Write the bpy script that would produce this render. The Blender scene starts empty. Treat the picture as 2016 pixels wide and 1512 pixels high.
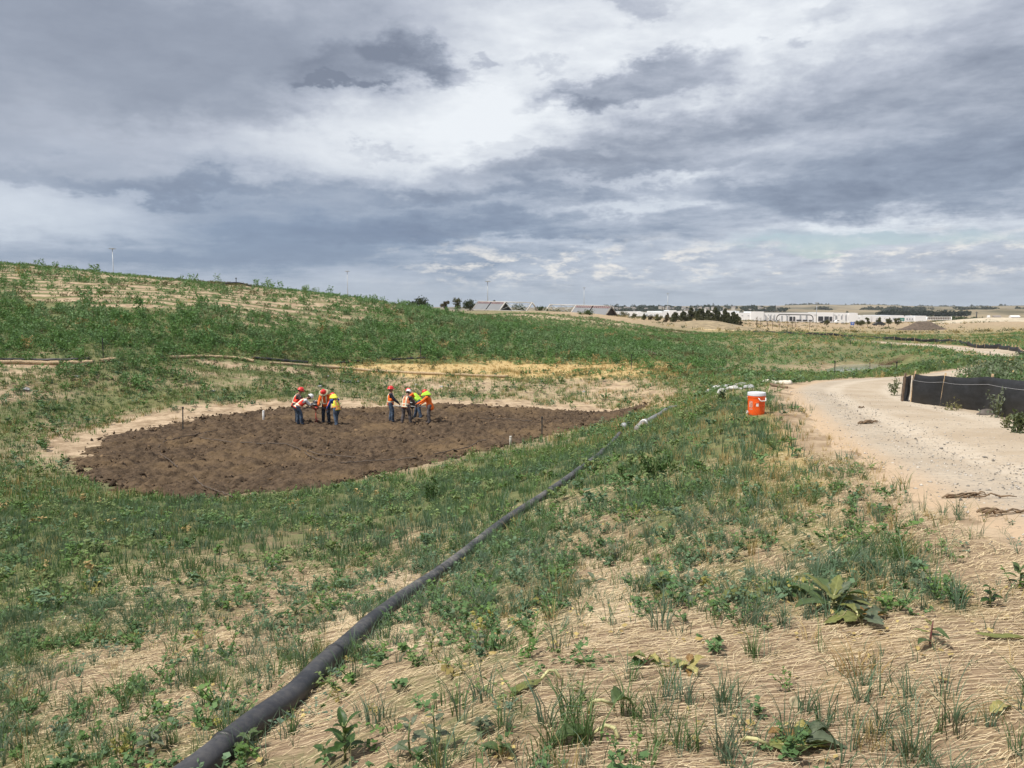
import bpy, bmesh, math, random
import numpy as np
from mathutils import Vector, Matrix, noise as mnoise

S = bpy.context.scene
COL = S.collection
R = math.radians
rnd = random.Random(7)
rng = np.random.default_rng(11)

# ------------------------------------------------------------------ camera
F = 1490.0                    # focal length in photo pixels (photo is 2016 wide)
CAMZ = 5.7                    # eye height above the planting bed
PITCH = math.atan((756 - 612) / F)
cam_data = bpy.data.cameras.new("camera")
cam = bpy.data.objects.new("camera", cam_data)
COL.objects.link(cam)
cam.location = (0, 0, CAMZ)
cam.rotation_euler = (R(90) - PITCH, 0, 0)
cam_data.sensor_width = 36
cam_data.lens = 36 * F / 2016
cam_data.clip_start = 0.05
cam_data.clip_end = 40000
S.camera = cam

# ------------------------------------------------------------------ exposure
S.view_settings.view_transform = 'Standard'
S.view_settings.look = 'None'
S.view_settings.gamma = 1
S.view_settings.use_curve_mapping = False
S.view_settings.exposure = 0.22
S.cycles.max_bounces = 6
S.cycles.diffuse_bounces = 3
S.cycles.glossy_bounces = 2
S.cycles.transmission_bounces = 4
S.cycles.transparent_max_bounces = 8

# ------------------------------------------------------------------ sun
SUN_EL, SUN_AZ = R(58), R(-118)          # azimuth from +Y towards +X
sun_data = bpy.data.lights.new("sun", 'SUN')
sun = bpy.data.objects.new("sun", sun_data)
COL.objects.link(sun)
sun_data.energy = 4.4
sun_data.angle = R(1.0)
sun_data.color = (1.0, 0.95, 0.86)
_d = Vector((math.sin(SUN_AZ) * math.cos(SUN_EL), math.cos(SUN_AZ) * math.cos(SUN_EL), math.sin(SUN_EL)))
sun.rotation_euler = _d.to_track_quat('Z', 'Y').to_euler()
sun.location = (0, 0, 60)


# ------------------------------------------------------------------ node helper
class NT:
    def __init__(self, tree):
        self.t = tree
        self.n = tree.nodes
        self.l = tree.links

    def _in(self, sock, v):
        if v is None:
            return
        if isinstance(v, bpy.types.NodeSocket):
            self.l.new(v, sock)
        else:
            sock.default_value = v

    def m(self, op, a, b=None, c=None, clamp=False):
        n = self.n.new('ShaderNodeMath')
        n.operation = op
        n.use_clamp = clamp
        for k, v in enumerate((a, b, c)):
            self._in(n.inputs[k], v)
        return n.outputs[0]

    def v(self, op, a, b=None, c=None, out=0):
        n = self.n.new('ShaderNodeVectorMath')
        n.operation = op
        for k, v in enumerate((a, b, c)):
            self._in(n.inputs[k], v)
        return n.outputs['Value' if op in ('LENGTH', 'DOT_PRODUCT', 'DISTANCE') else 'Vector']

    def xyz(self, a, b, c=0.0):
        n = self.n.new('ShaderNodeCombineXYZ')
        for k, v in enumerate((a, b, c)):
            self._in(n.inputs[k], v)
        return n.outputs[0]

    def sep(self, a):
        n = self.n.new('ShaderNodeSeparateXYZ')
        self._in(n.inputs[0], a)
        return n.outputs

    def noise(self, vec, scale=1.0, detail=4.0, rough=0.5, dist=0.0, lac=2.0, col=False):
        n = self.n.new('ShaderNodeTexNoise')
        self._in(n.inputs['Vector'], vec)
        self._in(n.inputs['Scale'], scale)
        n.inputs['Detail'].default_value = detail
        n.inputs['Roughness'].default_value = rough
        n.inputs['Lacunarity'].default_value = lac
        n.inputs['Distortion'].default_value = dist
        return n.outputs['Color' if col else 0]

    def voro(self, vec, scale=1.0, feature='F1', out='Distance', rand=1.0):
        n = self.n.new('ShaderNodeTexVoronoi')
        n.feature = feature
        self._in(n.inputs['Vector'], vec)
        n.inputs['Scale'].default_value = scale
        n.inputs['Randomness'].default_value = rand
        return n.outputs[out]

    def rng(self, x, a, b, c=0.0, d=1.0, smooth=True):
        n = self.n.new('ShaderNodeMapRange')
        n.interpolation_type = 'SMOOTHSTEP' if smooth else 'LINEAR'
        n.clamp = True
        self._in(n.inputs[0], x)
        for k, v in zip((1, 2, 3, 4), (a, b, c, d)):
            self._in(n.inputs[k], v)
        return n.outputs[0]

    def mix(self, f, a, b, mode='MIX'):
        n = self.n.new('ShaderNodeMix')
        n.data_type = 'RGBA'
        n.blend_type = mode
        self._in(n.inputs['Factor'], f)
        for nm, v in (('A', a), ('B', b)):
            s = [i for i in n.inputs if i.name == nm and i.type == 'RGBA'][0]
            if isinstance(v, tuple) and len(v) == 3:
                v = v + (1.0,)
            self._in(s, v)
        return [o for o in n.outputs if o.type == 'RGBA'][0]

    def ramp(self, x, stops):
        n = self.n.new('ShaderNodeValToRGB')
        cr = n.color_ramp
        while len(cr.elements) < len(stops):
            cr.elements.new(0.5)
        for e, (p, c) in zip(cr.elements, stops):
            e.position = p
            e.color = c + (1.0,)
        self._in(n.inputs[0], x)
        return n.outputs[0]

    def attr(self, name, out='Color'):
        n = self.n.new('ShaderNodeAttribute')
        n.attribute_name = name
        return n.outputs[out]

    def bump(self, h, strength=0.5, dist=0.02, normal=None):
        n = self.n.new('ShaderNodeBump')
        n.inputs['Strength'].default_value = strength
        n.inputs['Distance'].default_value = dist
        self._in(n.inputs['Height'], h)
        if normal is not None:
            self._in(n.inputs['Normal'], normal)
        return n.outputs[0]


# ------------------------------------------------------------------ sky
def ray(px, py):
    u, v = (px - 1008) / F, (756 - py) / F
    c, s = math.cos(PITCH), math.sin(PITCH)
    return Vector((u, c + v * s, -s + v * c))


def build_world():
    w = bpy.data.worlds.new("World")
    S.world = w
    w.use_nodes = True
    w.node_tree.nodes.clear()
    t = NT(w.node_tree)
    tc = t.n.new('ShaderNodeTexCoord')
    d = tc.outputs['Generated']
    dx, dy, dz = t.sep(d)
    az = t.m('ARCTAN2', dx, dy)
    el = t.m('ARCSINE', dz)
    dzp = t.m('ADD', t.m('MAXIMUM', dz, 0.0), 0.10)
    plane = t.xyz(t.m('DIVIDE', dx, dzp), t.m('DIVIDE', dy, dzp))      # cloud-deck coordinates
    AE = t.xyz(az, el)
    # break up the edges of the cloud masses
    w1 = t.noise(plane, 0.9, 6, 0.58, col=True)
    w2 = t.noise(t.xyz(t.m('MULTIPLY', az, 1.0), t.m('MULTIPLY', el, 1.9), 3.3), 7.0, 9, 0.66, col=True)
    off = t.v('MULTIPLY_ADD', w1, (0.16, 0.075, 0), (-0.08, -0.0375, 0))
    off2 = t.v('MULTIPLY_ADD', w2, (0.20, 0.13, 0), (-0.10, -0.065, 0))
    off2 = t.v('MULTIPLY', off2, t.xyz(1.0, t.rng(el, 0.0, 0.16, 0.25, 1.0, False), 0.0))
    P = t.v('ADD', t.v('ADD', AE, off), off2)

    def blob(px, py, sx, sy, edge=1.0, rot=0.0, src=None):
        r = ray(px, py)
        a, e = math.atan2(r.x, r.y), math.asin(r.z / r.length)
        ix, iy = F / sx, F / sy
        if rot:
            c, s = math.cos(rot), math.sin(rot)
            q = t.v('SUBTRACT', src or P, (a, e, 0))
            ux = t.v('DOT_PRODUCT', q, (c * ix, s * ix, 0))
            uy = t.v('DOT_PRODUCT', q, (-s * iy, c * iy, 0))
            L = t.v('LENGTH', t.xyz(ux, uy))
        else:
            L = t.v('LENGTH', t.v('MULTIPLY_ADD', src or P, (ix, iy, 0), (-a * ix, -e * iy, 0)))
        return t.rng(L, 1.0 + edge, max(0.0, 1.0 - edge), 0.0, 1.0)

    acc = None

    def add(x, k):
        nonlocal acc
        acc = t.m('MULTIPLY_ADD', x, k, acc if acc is not None else 0.0)

    acc = t.rng(el, 0.0, 0.12, 0.47, 0.56, False)
    # bright rifts of thin cloud
    for b in ((760, 225, 250, 80, 0.9), (940, 180, 260, 90, 0.9), (1000, 250, 130, 50, 0.9), (1280, 80, 420, 80, 0.8), (1560, 60, 200, 110, 0.9),
              (70, 415, 210, 55, 0.8), (560, 285, 260, 40, 0.9)):
        add(blob(*b), 0.235)
    for b in ((1880, 428, 280, 16, 0.9), (1700, 447, 130, 9, 0.9), (1240, 420, 150, 10, 0.9), (1300, 360, 170, 12, 0.9), (1050, 480, 280, 10, .9)):
        add(blob(*b), 0.20)
    # the dark sheet upper left, with its torn right end
    add(blob(300, 130, 560, 150, 0.5, 0.08), -0.29)
    add(blob(560, 175, 260, 55, 0.5, 0.22), -0.12)
    add(blob(200, 40, 500, 60, 0.8), -0.08)
    add(blob(690, 125, 120, 38, 0.6, 0.2), -0.26)
    add(blob(805, 108, 54, 46, 0.6, -0.5), -0.34)
    add(blob(860, 150, 62, 22, 0.4), -0.32)
    add(blob(668, 166, 56, 9, 0.5), -0.30)
    add(blob(940, 117, 22, 8, 0.6), -0.25)
    # the lens of dark cloud right of the middle
    add(blob(1250, 158, 165, 36, 0.40, 0.10), -0.46)
    add(blob(1130, 203, 90, 17, 0.5), -0.24)
    for b in ((1620, 35, 40, 18, .6), (1590, 90, 18, 9, .6), (1520, 75, 14, 7, .6), (1250, 22, 60, 14, .6), (1060, 125, 50, 10, .7), (960, 280, 60, 14, .6), (760, 278, 60, 9, .7)):
        add(blob(*b), -0.22)
    # bands on the right
    add(blob(1560, 200, 330, 50, 0.7, 0.12), -0.15)
    add(blob(1860, 130, 260, 110, 0.7), -0.19)
    add(blob(1880, 335, 340, 55, 0.7), -0.32)
    add(blob(1640, 395, 200, 30, 0.7), -0.20)
    add(blob(1130, 330, 260, 28, 0.6), -0.28)
    add(blob(1000, 385, 230, 18, 0.7), -0.24)
    add(blob(1330, 265, 250, 30, 0.7, 0.1), -0.16)
    # the rain-blue layer on the left
    add(blob(170, 340, 300, 14, 0.9), -0.16)
    add(blob(330, 362, 160, 10, 0.9), -0.10)
    add(blob(600, 430, 400, 70, 0.9), -0.27)
    add(blob(800, 480, 330, 40, 0.9), -0.14)
    add(blob(150, 505, 330, 30, 0.8), -0.24)
    add(blob(1150, 450, 400, 24, 0.9), -0.16)
    blue = t.m('ADD', t.m('ADD', t.m('MULTIPLY', blob(560, 470, 620, 110, 0.9), 0.75), t.m('MULTIPLY', blob(1780, 350, 420, 90, 0.9), 0.30)), t.rng(el, 0.20, 0.02, 0.10, 0.42), clamp=True)
    # fibrous detail
    pl2 = t.v('MULTIPLY_ADD', w1, (0.5, 0.5, 0), plane)
    n1 = t.noise(pl2, 1.15, 8, 0.58)
    n2 = t.noise(pl2, 4.2, 8, 0.66)
    n3 = t.noise(t.xyz(t.m('MULTIPLY', az, 1.0), t.m('MULTIPLY', el, 3.6), 0.7), 9.0, 7, 0.6)
    rough_zone = t.rng(az, -0.28, 0.12, 0.40, 1.15)
    det = t.m('MULTIPLY_ADD', n2, 0.42, -0.21)
    det = t.m('ADD', det, t.m('MULTIPLY_ADD', n1, 0.56, -0.28))
    det = t.m('ADD', det, t.m('MULTIPLY_ADD', n3, 0.46, -0.23))
    n4 = t.noise(t.v('MULTIPLY_ADD', w2, (0.10, 0.05, 0), t.xyz(az, t.m('MULTIPLY', el, 2.2), 1.9)), 26.0, 6, 0.6)
    det = t.m('ADD', det, t.m('MULTIPLY_ADD', n4, 0.26, -0.13))
    acc = t.m('MULTIPLY_ADD', det, rough_zone, acc)
    grey = t.ramp(acc, [(0.0, (0.19, 0.215, 0.27)), (0.25, (0.295, 0.325, 0.39)), (0.5, (0.44, 0.47, 0.54)),
                        (0.75, (0.62, 0.65, 0.70)), (1.0, (0.77, 0.80, 0.83))])
    slate = t.ramp(acc, [(0.0, (0.155, 0.20, 0.295)), (0.25, (0.22, 0.28, 0.385)), (0.5, (0.38, 0.435, 0.53)),
                         (0.75, (0.56, 0.615, 0.69)), (1.0, (0.77, 0.80, 0.84))])
    cloud = t.mix(blue, grey, slate)
    # small sunlit cumulus rows near the horizon
    cuv = t.xyz(t.m('MULTIPLY', az, 1.0), t.m('MULTIPLY', el, 3.0), 5.1)
    c1 = t.noise(cuv, 24.0, 9, 0.64)
    band = t.m('MULTIPLY', t.rng(el, 0.018, 0.048), t.rng(el, 0.105, 0.062))
    band = t.m('MULTIPLY', band, t.rng(az, -0.22, -0.04))
    cum = t.m('MULTIPLY', t.rng(c1, 0.49, 0.68), band)
    cloud = t.mix(t.m('MULTIPLY', cum, 0.85), cloud, (0.80, 0.77, 0.73))
    # haze towards the horizon
    cloud = t.mix(t.rng(el, 0.055, 0.0, 0.0, 0.7), cloud, (0.365, 0.425, 0.50))
    # clear sky behind: seen through thin places only
    sky = t.n.new('ShaderNodeTexSky')
    sky.sky_type = 'NISHITA'
    sky.sun_disc = False
    sky.sun_elevation = SUN_EL
    sky.sun_rotation = SUN_AZ
    bg1 = t.n.new('ShaderNodeBackground')
    t.l.new(sky.outputs[0], bg1.inputs[0])
    bg1.inputs[1].default_value = 0.10
    bg2 = t.n.new('ShaderNodeBackground')
    t.l.new(cloud, bg2.inputs[0])
    bg2.inputs[1].default_value = 1.0
    gap = t.m('MULTIPLY', t.m('ADD', blob(1740, 470, 190, 14, 0.9), blob(1620, 487, 120, 8, 0.9), clamp=True), 0.65)
    mx = t.n.new('ShaderNodeMixShader')
    t.l.new(t.m('SUBTRACT', 0.94, gap), mx.inputs[0])
    t.l.new(bg1.outputs[0], mx.inputs[1])
    t.l.new(bg2.outputs[0], mx.inputs[2])
    out = t.n.new('ShaderNodeOutputWorld')
    t.l.new(mx.outputs[0], out.inputs[0])
    w.cycles.sampling_method = 'MANUAL'
    w.cycles.sample_map_resolution = 512


build_world()


# ------------------------------------------------------------------ terrain height
def vhash(ix, iy, seed):
    h = (ix.astype(np.int64) * 374761393 + iy.astype(np.int64) * 668265263 + seed * 2147483647 // 7) & 0xffffffff
    h = ((h ^ (h >> 13)) * 1274126177) & 0xffffffff
    h = ((h ^ (h >> 16)) * 2246822519) & 0xffffffff
    return ((h ^ (h >> 15)) & 0xffffff) / float(0xffffff)


def vnoise(x, y, seed=0):
    x, y = np.asarray(x, float), np.asarray(y, float)
    ix, iy = np.floor(x), np.floor(y)
    fx, fy = x - ix, y - iy
    fx, fy = fx * fx * (3 - 2 * fx), fy * fy * (3 - 2 * fy)
    a, b = vhash(ix, iy, seed), vhash(ix + 1, iy, seed)
    c, d = vhash(ix, iy + 1, seed), vhash(ix + 1, iy + 1, seed)
    return (a * (1 - fx) + b * fx) * (1 - fy) + (c * (1 - fx) + d * fx) * fy


def fbm(x, y, scale=1.0, octs=4, seed=0, rough=0.5):
    s, amp, tot = 0.0, 1.0, 0.0
    x, y = np.asarray(x, float) / scale, np.asarray(y, float) / scale
    for o in range(octs):
        s = s + amp * vnoise(x, y, seed + o * 17)
        tot += amp
        amp *= rough
        x, y = x * 2.03 + 5.2, y * 2.03 + 1.7
    return s / tot


def sstep(a, b, x):
    t = np.clip((np.asarray(x, float) - a) / (b - a), 0, 1)
    return t * t * (3 - 2 * t)


def W(px, py, d):
    r = ray(px, py)
    k = d / r.y
    return (r.x * k, d, CAMZ + r.z * k)


# surveyed points: (photo x, photo y, forward distance in metres)
SURVEY = [
    # berm near the camera
    (1008, 1512, 2.75), (1500, 1512, 2.7), (2016, 1512, 2.7), (500, 1512, 3.3), (0, 1512, 4.0),
    (1008, 1300, 3.9), (1500, 1300, 3.6), (2016, 1300, 3.45), (500, 1430, 3.95),
    (0, 1350, 5.9), (0, 1250, 7.9), (0, 1100, 13.0), (0, 1000, 19.0), (0, 930, 26.0), (0, 850, 33.0),
    (700, 1270, 5.7), (894, 1096, 9.6), (1096, 965, 13.6), (1207, 872, 24.0), (1330, 806, 33.0),
    (500, 1150, 9.6), (300, 1050, 14.5), (750, 1020, 16.0), (1000, 930, 20.5),
    (1300, 1100, 6.9), (1300, 950, 11.0), (1400, 1000, 8.4), (1400, 870, 15.0), (1600, 1000, 7.6),
    (1488, 816, 17.3), (1420, 790, 23.0), (1450, 768, 27.0), (1700, 1080, 5.6), (1850, 1150, 4.7),
    # haul road
    (2016, 1060, 5.6), (1860, 960, 8.2), (1700, 880, 12.4), (1560, 825, 16.6), (1550, 768, 26.0), (1640, 752, 31.0),
    (1790, 792, 21.7), (1935, 815, 16.6), (2016, 842, 13.5), (2016, 930, 9.0), (1740, 747, 33.0),
    (1700, 780, 24.0), (1850, 870, 12.4),
    # planting bed (flat)
    (150, 930, 27.0), (350, 980, 23.1), (700, 945, 25.6), (1000, 880, 31.7), (1230, 813, 42.3), (600, 840, 37.2),
    (850, 836, 37.8), (360, 850, 35.7), (1067, 860, 34.3), (200, 850, 35.0), (1000, 815, 41.8), (700, 803, 44.5),
    # banks behind it
    (200, 830, 37.8), (0, 790, 37.5), (0, 750, 41.5), (0, 714, 45.0), (200, 780, 42.3), (200, 706, 47.0),
    (450, 790, 44.0), (450, 712, 53.0), (450, 750, 48.5), (700, 790, 46.5), (700, 770, 49.5), (700, 745, 55.0), (700, 712, 60.0),
    (1000, 785, 47.0), (1000, 750, 55.0), (1000, 708, 67.0), (1300, 780, 44.0), (1300, 740, 56.0), (1250, 725, 60.0),
    (1300, 705, 68.0), (1440, 745, 50.0), (1500, 740, 52.0), (1600, 742, 52.0), (1690, 727, 68.0), (1620, 727, 67.0), (1760, 724, 69.0),
    # weedy hill
    (0, 640, 56.0), (0, 575, 70.0), (0, 525, 92.0), (200, 640, 58.0), (200, 580, 72.0), (200, 543, 95.0),
    (480, 640, 64.0), (480, 590, 80.0), (480, 564, 100.0), (700, 650, 73.0), (700, 605, 86.0), (700, 588, 102.0),
    (840, 640, 80.0), (840, 612, 108.0), (1000, 650, 85.0), (920, 624, 107.0), (1000, 634, 106.0), (1200, 690, 75.0), (1200, 668, 90.0),
    (1200, 657, 104.0), (1340, 690, 84.0), (1340, 665, 110.0), (1450, 690, 88.0), (1450, 662, 125.0),
    # far side: mound with the path, dry grass knoll, plain
    (1050, 640, 122.0), (1050, 622, 140.0), (1000, 613, 175.0), (950, 613, 205.0), (1200, 634, 140.0), (1180, 621, 178.0), (1210, 622, 205.0), (1090, 614, 205.0),
    (1330, 655, 128.0), (1400, 634, 240.0), (1330, 640, 220.0), (1400, 655, 170.0), (1500, 653, 190.0), (1460, 645, 240.0),
    (1600, 676, 90.0), (1600, 660, 128.0), (1700, 668, 122.0), (1830, 680, 94.0), (1900, 692, 78.0), (1985, 707, 58.0),
    (1990, 692, 68.0), (1880, 672, 103.0), (1800, 690, 82.0), (1800, 705, 70.0), (1800, 742, 36.0), (1900, 745, 31.0), (2016, 738, 30.0),
    (1900, 712, 50.0), (2016, 660, 120.0), (1800, 650, 245.0), (1600, 645, 260.0), (1950, 650, 220.0), (1950, 632, 330.0), (1820, 649, 250.0),
    (1600, 635, 560.0), (1350, 628, 560.0), (2016, 632, 560.0),
]
PTS = [W(*s) for s in SURVEY]
PTS += [(0, -3, 4.1), (4, -5, 4.1), (-5, -4, 3.1), (-9, 3, 2.2), (-14, 10, 1.1), (9, 4, 3.9), (14, 8, 3.6), (12, -10, 4.0), (-12, -10, 2.4),
        (-26, 22, 0.8), (-34, 36, 2.6), (-50, 48, 6.0), (-70, 60, 10.0), (-90, 92, 13.0), (-80, 130, 12.0), (-25, 125, 7.2), (-6, 135, 4.6), (-40, 20, 3.0),
        (-60, -30, 5.0), (60, -40, 3.0), (26, 24, 2.6), (45, 40, 2.0), (90, 60, 1.2), (0, -80, 4.0), (-150, 100, 12), (-130, 220, 6), (-40, 260, 5.0), (150, 100, 0.5),
        (-300, 300, 4.0), (-150, 600, 2.0)]
for a in (-150, -100, -60, -38, -15, 5, 25, 45, 70, 110, 160):
    for r_, z_ in ((900, -6.0), (2500, -10.0), (9000, -16.0)):
        PTS.append((r_ * math.sin(R(a)), r_ * math.cos(R(a)), z_))
PTS = np.array(PTS)


def warp(x, y):
    r = np.sqrt(x * x + y * y) + 1e-6
    k = np.log1p(r / 4.0) / r
    return x * k, y * k


def _tps(r2):
    return 0.5 * r2 * np.log(r2 + 1e-12)


_cx, _cy = warp(PTS[:, 0], PTS[:, 1])
_n = len(PTS)
_A = np.zeros((_n + 3, _n + 3))
_A[:_n, :_n] = _tps((_cx[:, None] - _cx[None]) ** 2 + (_cy[:, None] - _cy[None]) ** 2) + np.eye(_n) * 2e-4
_A[:_n, _n:] = np.stack([np.ones(_n), _cx, _cy], 1)
_A[_n:, :_n] = _A[:_n, _n:].T
_w = np.linalg.solve(_A, np.concatenate([PTS[:, 2], np.zeros(3)]))

ROAD = np.array([(9.0, -14, 2.6), (6.4, -4, 2.8), (6.2, 2, 2.8), (6.4, 6, 2.6), (7.2, 10, 2.35), (8.6, 15, 2.4), (10.3, 21, 2.4), (12.6, 27, 2.4), (17.0, 32.5, 2.3),
                 (24, 37.5, 2.2), (32, 43, 2.1), (37.0, 50, 2.1), (39.8, 58, 2.1), (45.0, 70, 2.1), (48.5, 80, 2.0), (51.0, 92, 1.9), (50.5, 104, 1.7), (47, 113, 1.4), (42, 120, 1.0)])


def smooth_line(pts, n):
    pts = np.asarray(pts, float)
    k = len(pts)
    seg = np.linspace(0, k - 1, n)
    i = np.clip(np.floor(seg).astype(int), 0, k - 2)
    t = (seg - i)[:, None]
    p0, p1, p2, p3 = pts[np.clip(i - 1, 0, k - 1)], pts[i], pts[i + 1], pts[np.clip(i + 2, 0, k - 1)]
    return 0.5 * (2 * p1 + (p2 - p0) * t + (2 * p0 - 5 * p1 + 4 * p2 - p3) * t * t + (3 * p1 - p0 - 3 * p2 + p3) * t ** 3)


ROADC = smooth_line(ROAD, 260)


def road_dist(x, y):
    """signed distance outside the road edge (negative on the road)"""
    x, y = np.asarray(x, float), np.asarray(y, float)
    shp = x.shape
    x, y = x.ravel(), y.ravel()
    out = np.full(x.shape, 50.0)
    near = (y > -20) & (y < 130) & (x > -5) & (x < 65)
    idx = np.nonzero(near)[0]
    for c in range(0, len(idx), 20000):
        k = idx[c:c + 20000]
        d2 = (x[k, None] - ROADC[None, :, 0]) ** 2 + (y[k, None] - ROADC[None, :, 1]) ** 2
        j = d2.argmin(1)
        out[k] = np.sqrt(d2[np.arange(len(k)), j]) - ROADC[j, 2]
    return out.reshape(shp)


BED = np.array([W(px, py, d)[:2] for px, py, d in (
    (350, 985, 22.7), (250, 968, 23.8), (165, 940, 26.2), (150, 910, 28.6), (170, 880, 31.2), (215, 858, 34.0), (300, 842, 36.6), (420, 822, 40.0),
    (560, 810, 42.8), (700, 804, 44.3), (860, 803, 44.6), (1000, 806, 44.0), (1150, 806.5, 43.9), (1285, 810, 43.2), (1230, 823, 40.4),
    (1110, 848, 36.2), (1000, 880, 31.7), (870, 912, 28.4), (700, 946, 25.5), (520, 972, 23.6))])


def poly_dist(P, x, y):
    """signed distance to polygon, negative inside"""
    x, y = np.asarray(x, float), np.asarray(y, float)
    d = np.full(x.shape, 1e9)
    ins = np.zeros(x.shape, bool)
    n = len(P)
    for i in range(n):
        ax, ay = P[i]
        bx, by = P[(i + 1) % n]
        ex, ey = bx - ax, by - ay
        t = np.clip(((x - ax) * ex + (y - ay) * ey) / (ex * ex + ey * ey), 0, 1)
        d = np.minimum(d, np.hypot(x - ax - t * ex, y - ay - t * ey))
        c = ((ay > y) != (by > y)) & (x < ex * (y - ay) / (ey if ey else 1e-9) + ax)
        ins ^= c
    return np.where(ins, -d, d)


POND = np.array([W(px, py, d)[:2] for px, py, d in ((1650, 736, 58.5), (1690, 738, 57), (1740, 735, 59), (1785, 727, 66), (1770, 720, 72), (1720, 716, 75), (1665, 717, 74), (1635, 724, 68))])
POND_Z = 0.42


def H(x, y):
    x, y = np.asarray(x, float), np.asarray(y, float)
    shp = x.shape
    xf, yf = x.ravel(), y.ravel()
    z = np.empty(xf.shape)
    for c in range(0, len(xf), 20000):
        a, b = xf[c:c + 20000], yf[c:c + 20000]
        u, v = warp(a, b)
        K = _tps((u[:, None] - _cx[None]) ** 2 + (v[:, None] - _cy[None]) ** 2)
        z[c:c + 20000] = K @ _w[:_n] + _w[_n] + _w[_n + 1] * u + _w[_n + 2] * v
    r = np.hypot(xf, yf)
    flat = sstep(0.0, 1.5, road_dist(xf, yf)) * 0.9 + 0.1
    bed = sstep(-0.5, 2.0, poly_dist(BED, xf, yf)) * 0.85 + 0.15
    bump = (fbm(xf, yf, 1.1, 3, 3) - 0.5) * 0.11 * sstep(150, 30, r) + (fbm(xf, yf, 0.32, 3, 9) - 0.5) * 0.05 * sstep(60, 8, r)
    bump = bump + (fbm(xf, yf, 7.0, 3, 21) - 0.5) * 0.5 * sstep(30, 60, r) * sstep(400, 120, r)
    z = z + bump * flat * bed
    pd = poly_dist(POND, xf, yf)
    z = np.where(pd < 4, np.minimum(z, POND_Z - 0.12 + np.maximum(pd, -0.5) * 0.25 + sstep(1.5, 4, pd) * 3), z)
    return z.reshape(shp)


def hz(x, y):
    return float(H(np.array([x]), np.array([y]))[0])


def project(x, y, z):
    """photo pixel of world points"""
    c, s = math.cos(PITCH), math.sin(PITCH)
    zz = z - CAMZ
    dep = y * c - zz * s
    up = y * s + zz * c
    dep = np.where(dep > 0.05, dep, np.nan)
    return 1008 + F * x / dep, 756 - F * up / dep


# where the photo shows cover: rows of photo y, 21 columns of photo x (0..2000): green cover 0-9
GY = [520, 545, 560, 580, 600, 620, 640, 660, 680, 695, 708, 722, 740, 760, 780, 800, 825, 850, 900, 950, 1000, 1050, 1100, 1150, 1200, 1250, 1300, 1350, 1400, 1450, 1512]
GG = ["654333333355555555555", "554433344464444444444", "655555677764444444444", "744454556764444444444", "975554456764442333333", "999876667665442333333", "888876677788554445555", "899999999999986666666", "899999999999987667789", "766888899999978777889", "547966998888777777889", "446754431112356655899", "466766674445455665699", "566656564455456640079", "457888766655446665578", "688743333333556765555", "766333333334678655555", "754333333345697656775", "655433333677797656775", "777766777787787655664", "888887778886676655553", "887776665886565667664", "987666665775355567764", "987655453666356676653", "987665544666354556553", "976544433555333434342", "755455555564333334232", "644455455554232323231", "654455455554232222232", "665565455654232222232", "666565555554232322232"]
# dryness (straw gold) 0-9
YY = [520, 600, 660, 690, 705, 720, 735, 750, 780, 800, 850, 900, 950, 1050, 1150, 1250, 1350, 1512]
YG = ["111111112222555555555", "111111112222666666666", "111111111112235555555", "111111111111112444444", "222211146777863344443", "222222489999974333433", "222222258888885333322", "333333333444444333333", "333333333444443333433", "333344444444455667655", "444444444444455677755", "333333333322345677755", "444322222222245666655", "332222222233344545544", "332222233333333444444", "222223333333333344444", "333333333333333344444", "333333333333333344444"]


def _grid(rows, G, px, py):
    A = np.array([[int(ch) for ch in r] for r in G], float) / 9.0
    rows = np.array(rows, float)
    px = np.nan_to_num(px, nan=1008.0)
    py = np.nan_to_num(py, nan=1500.0)
    c = np.clip(px / 100.0, 0, 19.999)
    i = np.clip(np.searchsorted(rows, py) - 1, 0, len(rows) - 2)
    t = np.clip((py - rows[i]) / (rows[i + 1] - rows[i]), 0, 1)
    j = np.floor(c).astype(int)
    f = c - j
    a = A[i, j] * (1 - f) + A[i, j + 1] * f
    b = A[i + 1, j] * (1 - f) + A[i + 1, j + 1] * f
    return a * (1 - t) + b * t


def cover(x, y, z=None):
    """green cover and dryness at ground points (as estimated from the photograph)"""
    if z is None:
        z = H(x, y)
    px, py = project(x, y, z)
    g = _grid(GY, GG, px, py)
    d = _grid(YY, YG, px, py)
    return g, d


def hill_rows(x, y):
    """seed-drill rows along the hillside"""
    r = np.hypot(x, y)
    n = (fbm(x, y, 3.0, 3, 31) - 0.5) * 0.9
    ph = (y * 0.93 - x * 0.36 + n * 2.2) / 2.7
    return 0.5 + 0.5 * np.cos(ph * 2 * np.pi)


# ------------------------------------------------------------------ mesh helpers
def obj(name, verts, faces, mat=None, parent=None, smooth=True, loc=None, link=True):
    me = bpy.data.meshes.new(name)
    me.from_pydata([tuple(v) for v in verts], [], [tuple(f) for f in faces])
    me.update()
    if mat:
        for m_ in (mat if isinstance(mat, (list, tuple)) else [mat]):
            me.materials.append(m_)
    if smooth:
        me.shade_smooth()
    o = bpy.data.objects.new(name, me)
    if link:
        COL.objects.link(o)
    if parent:
        o.parent = parent
    if loc is not None:
        o.location = loc
    return o


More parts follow.
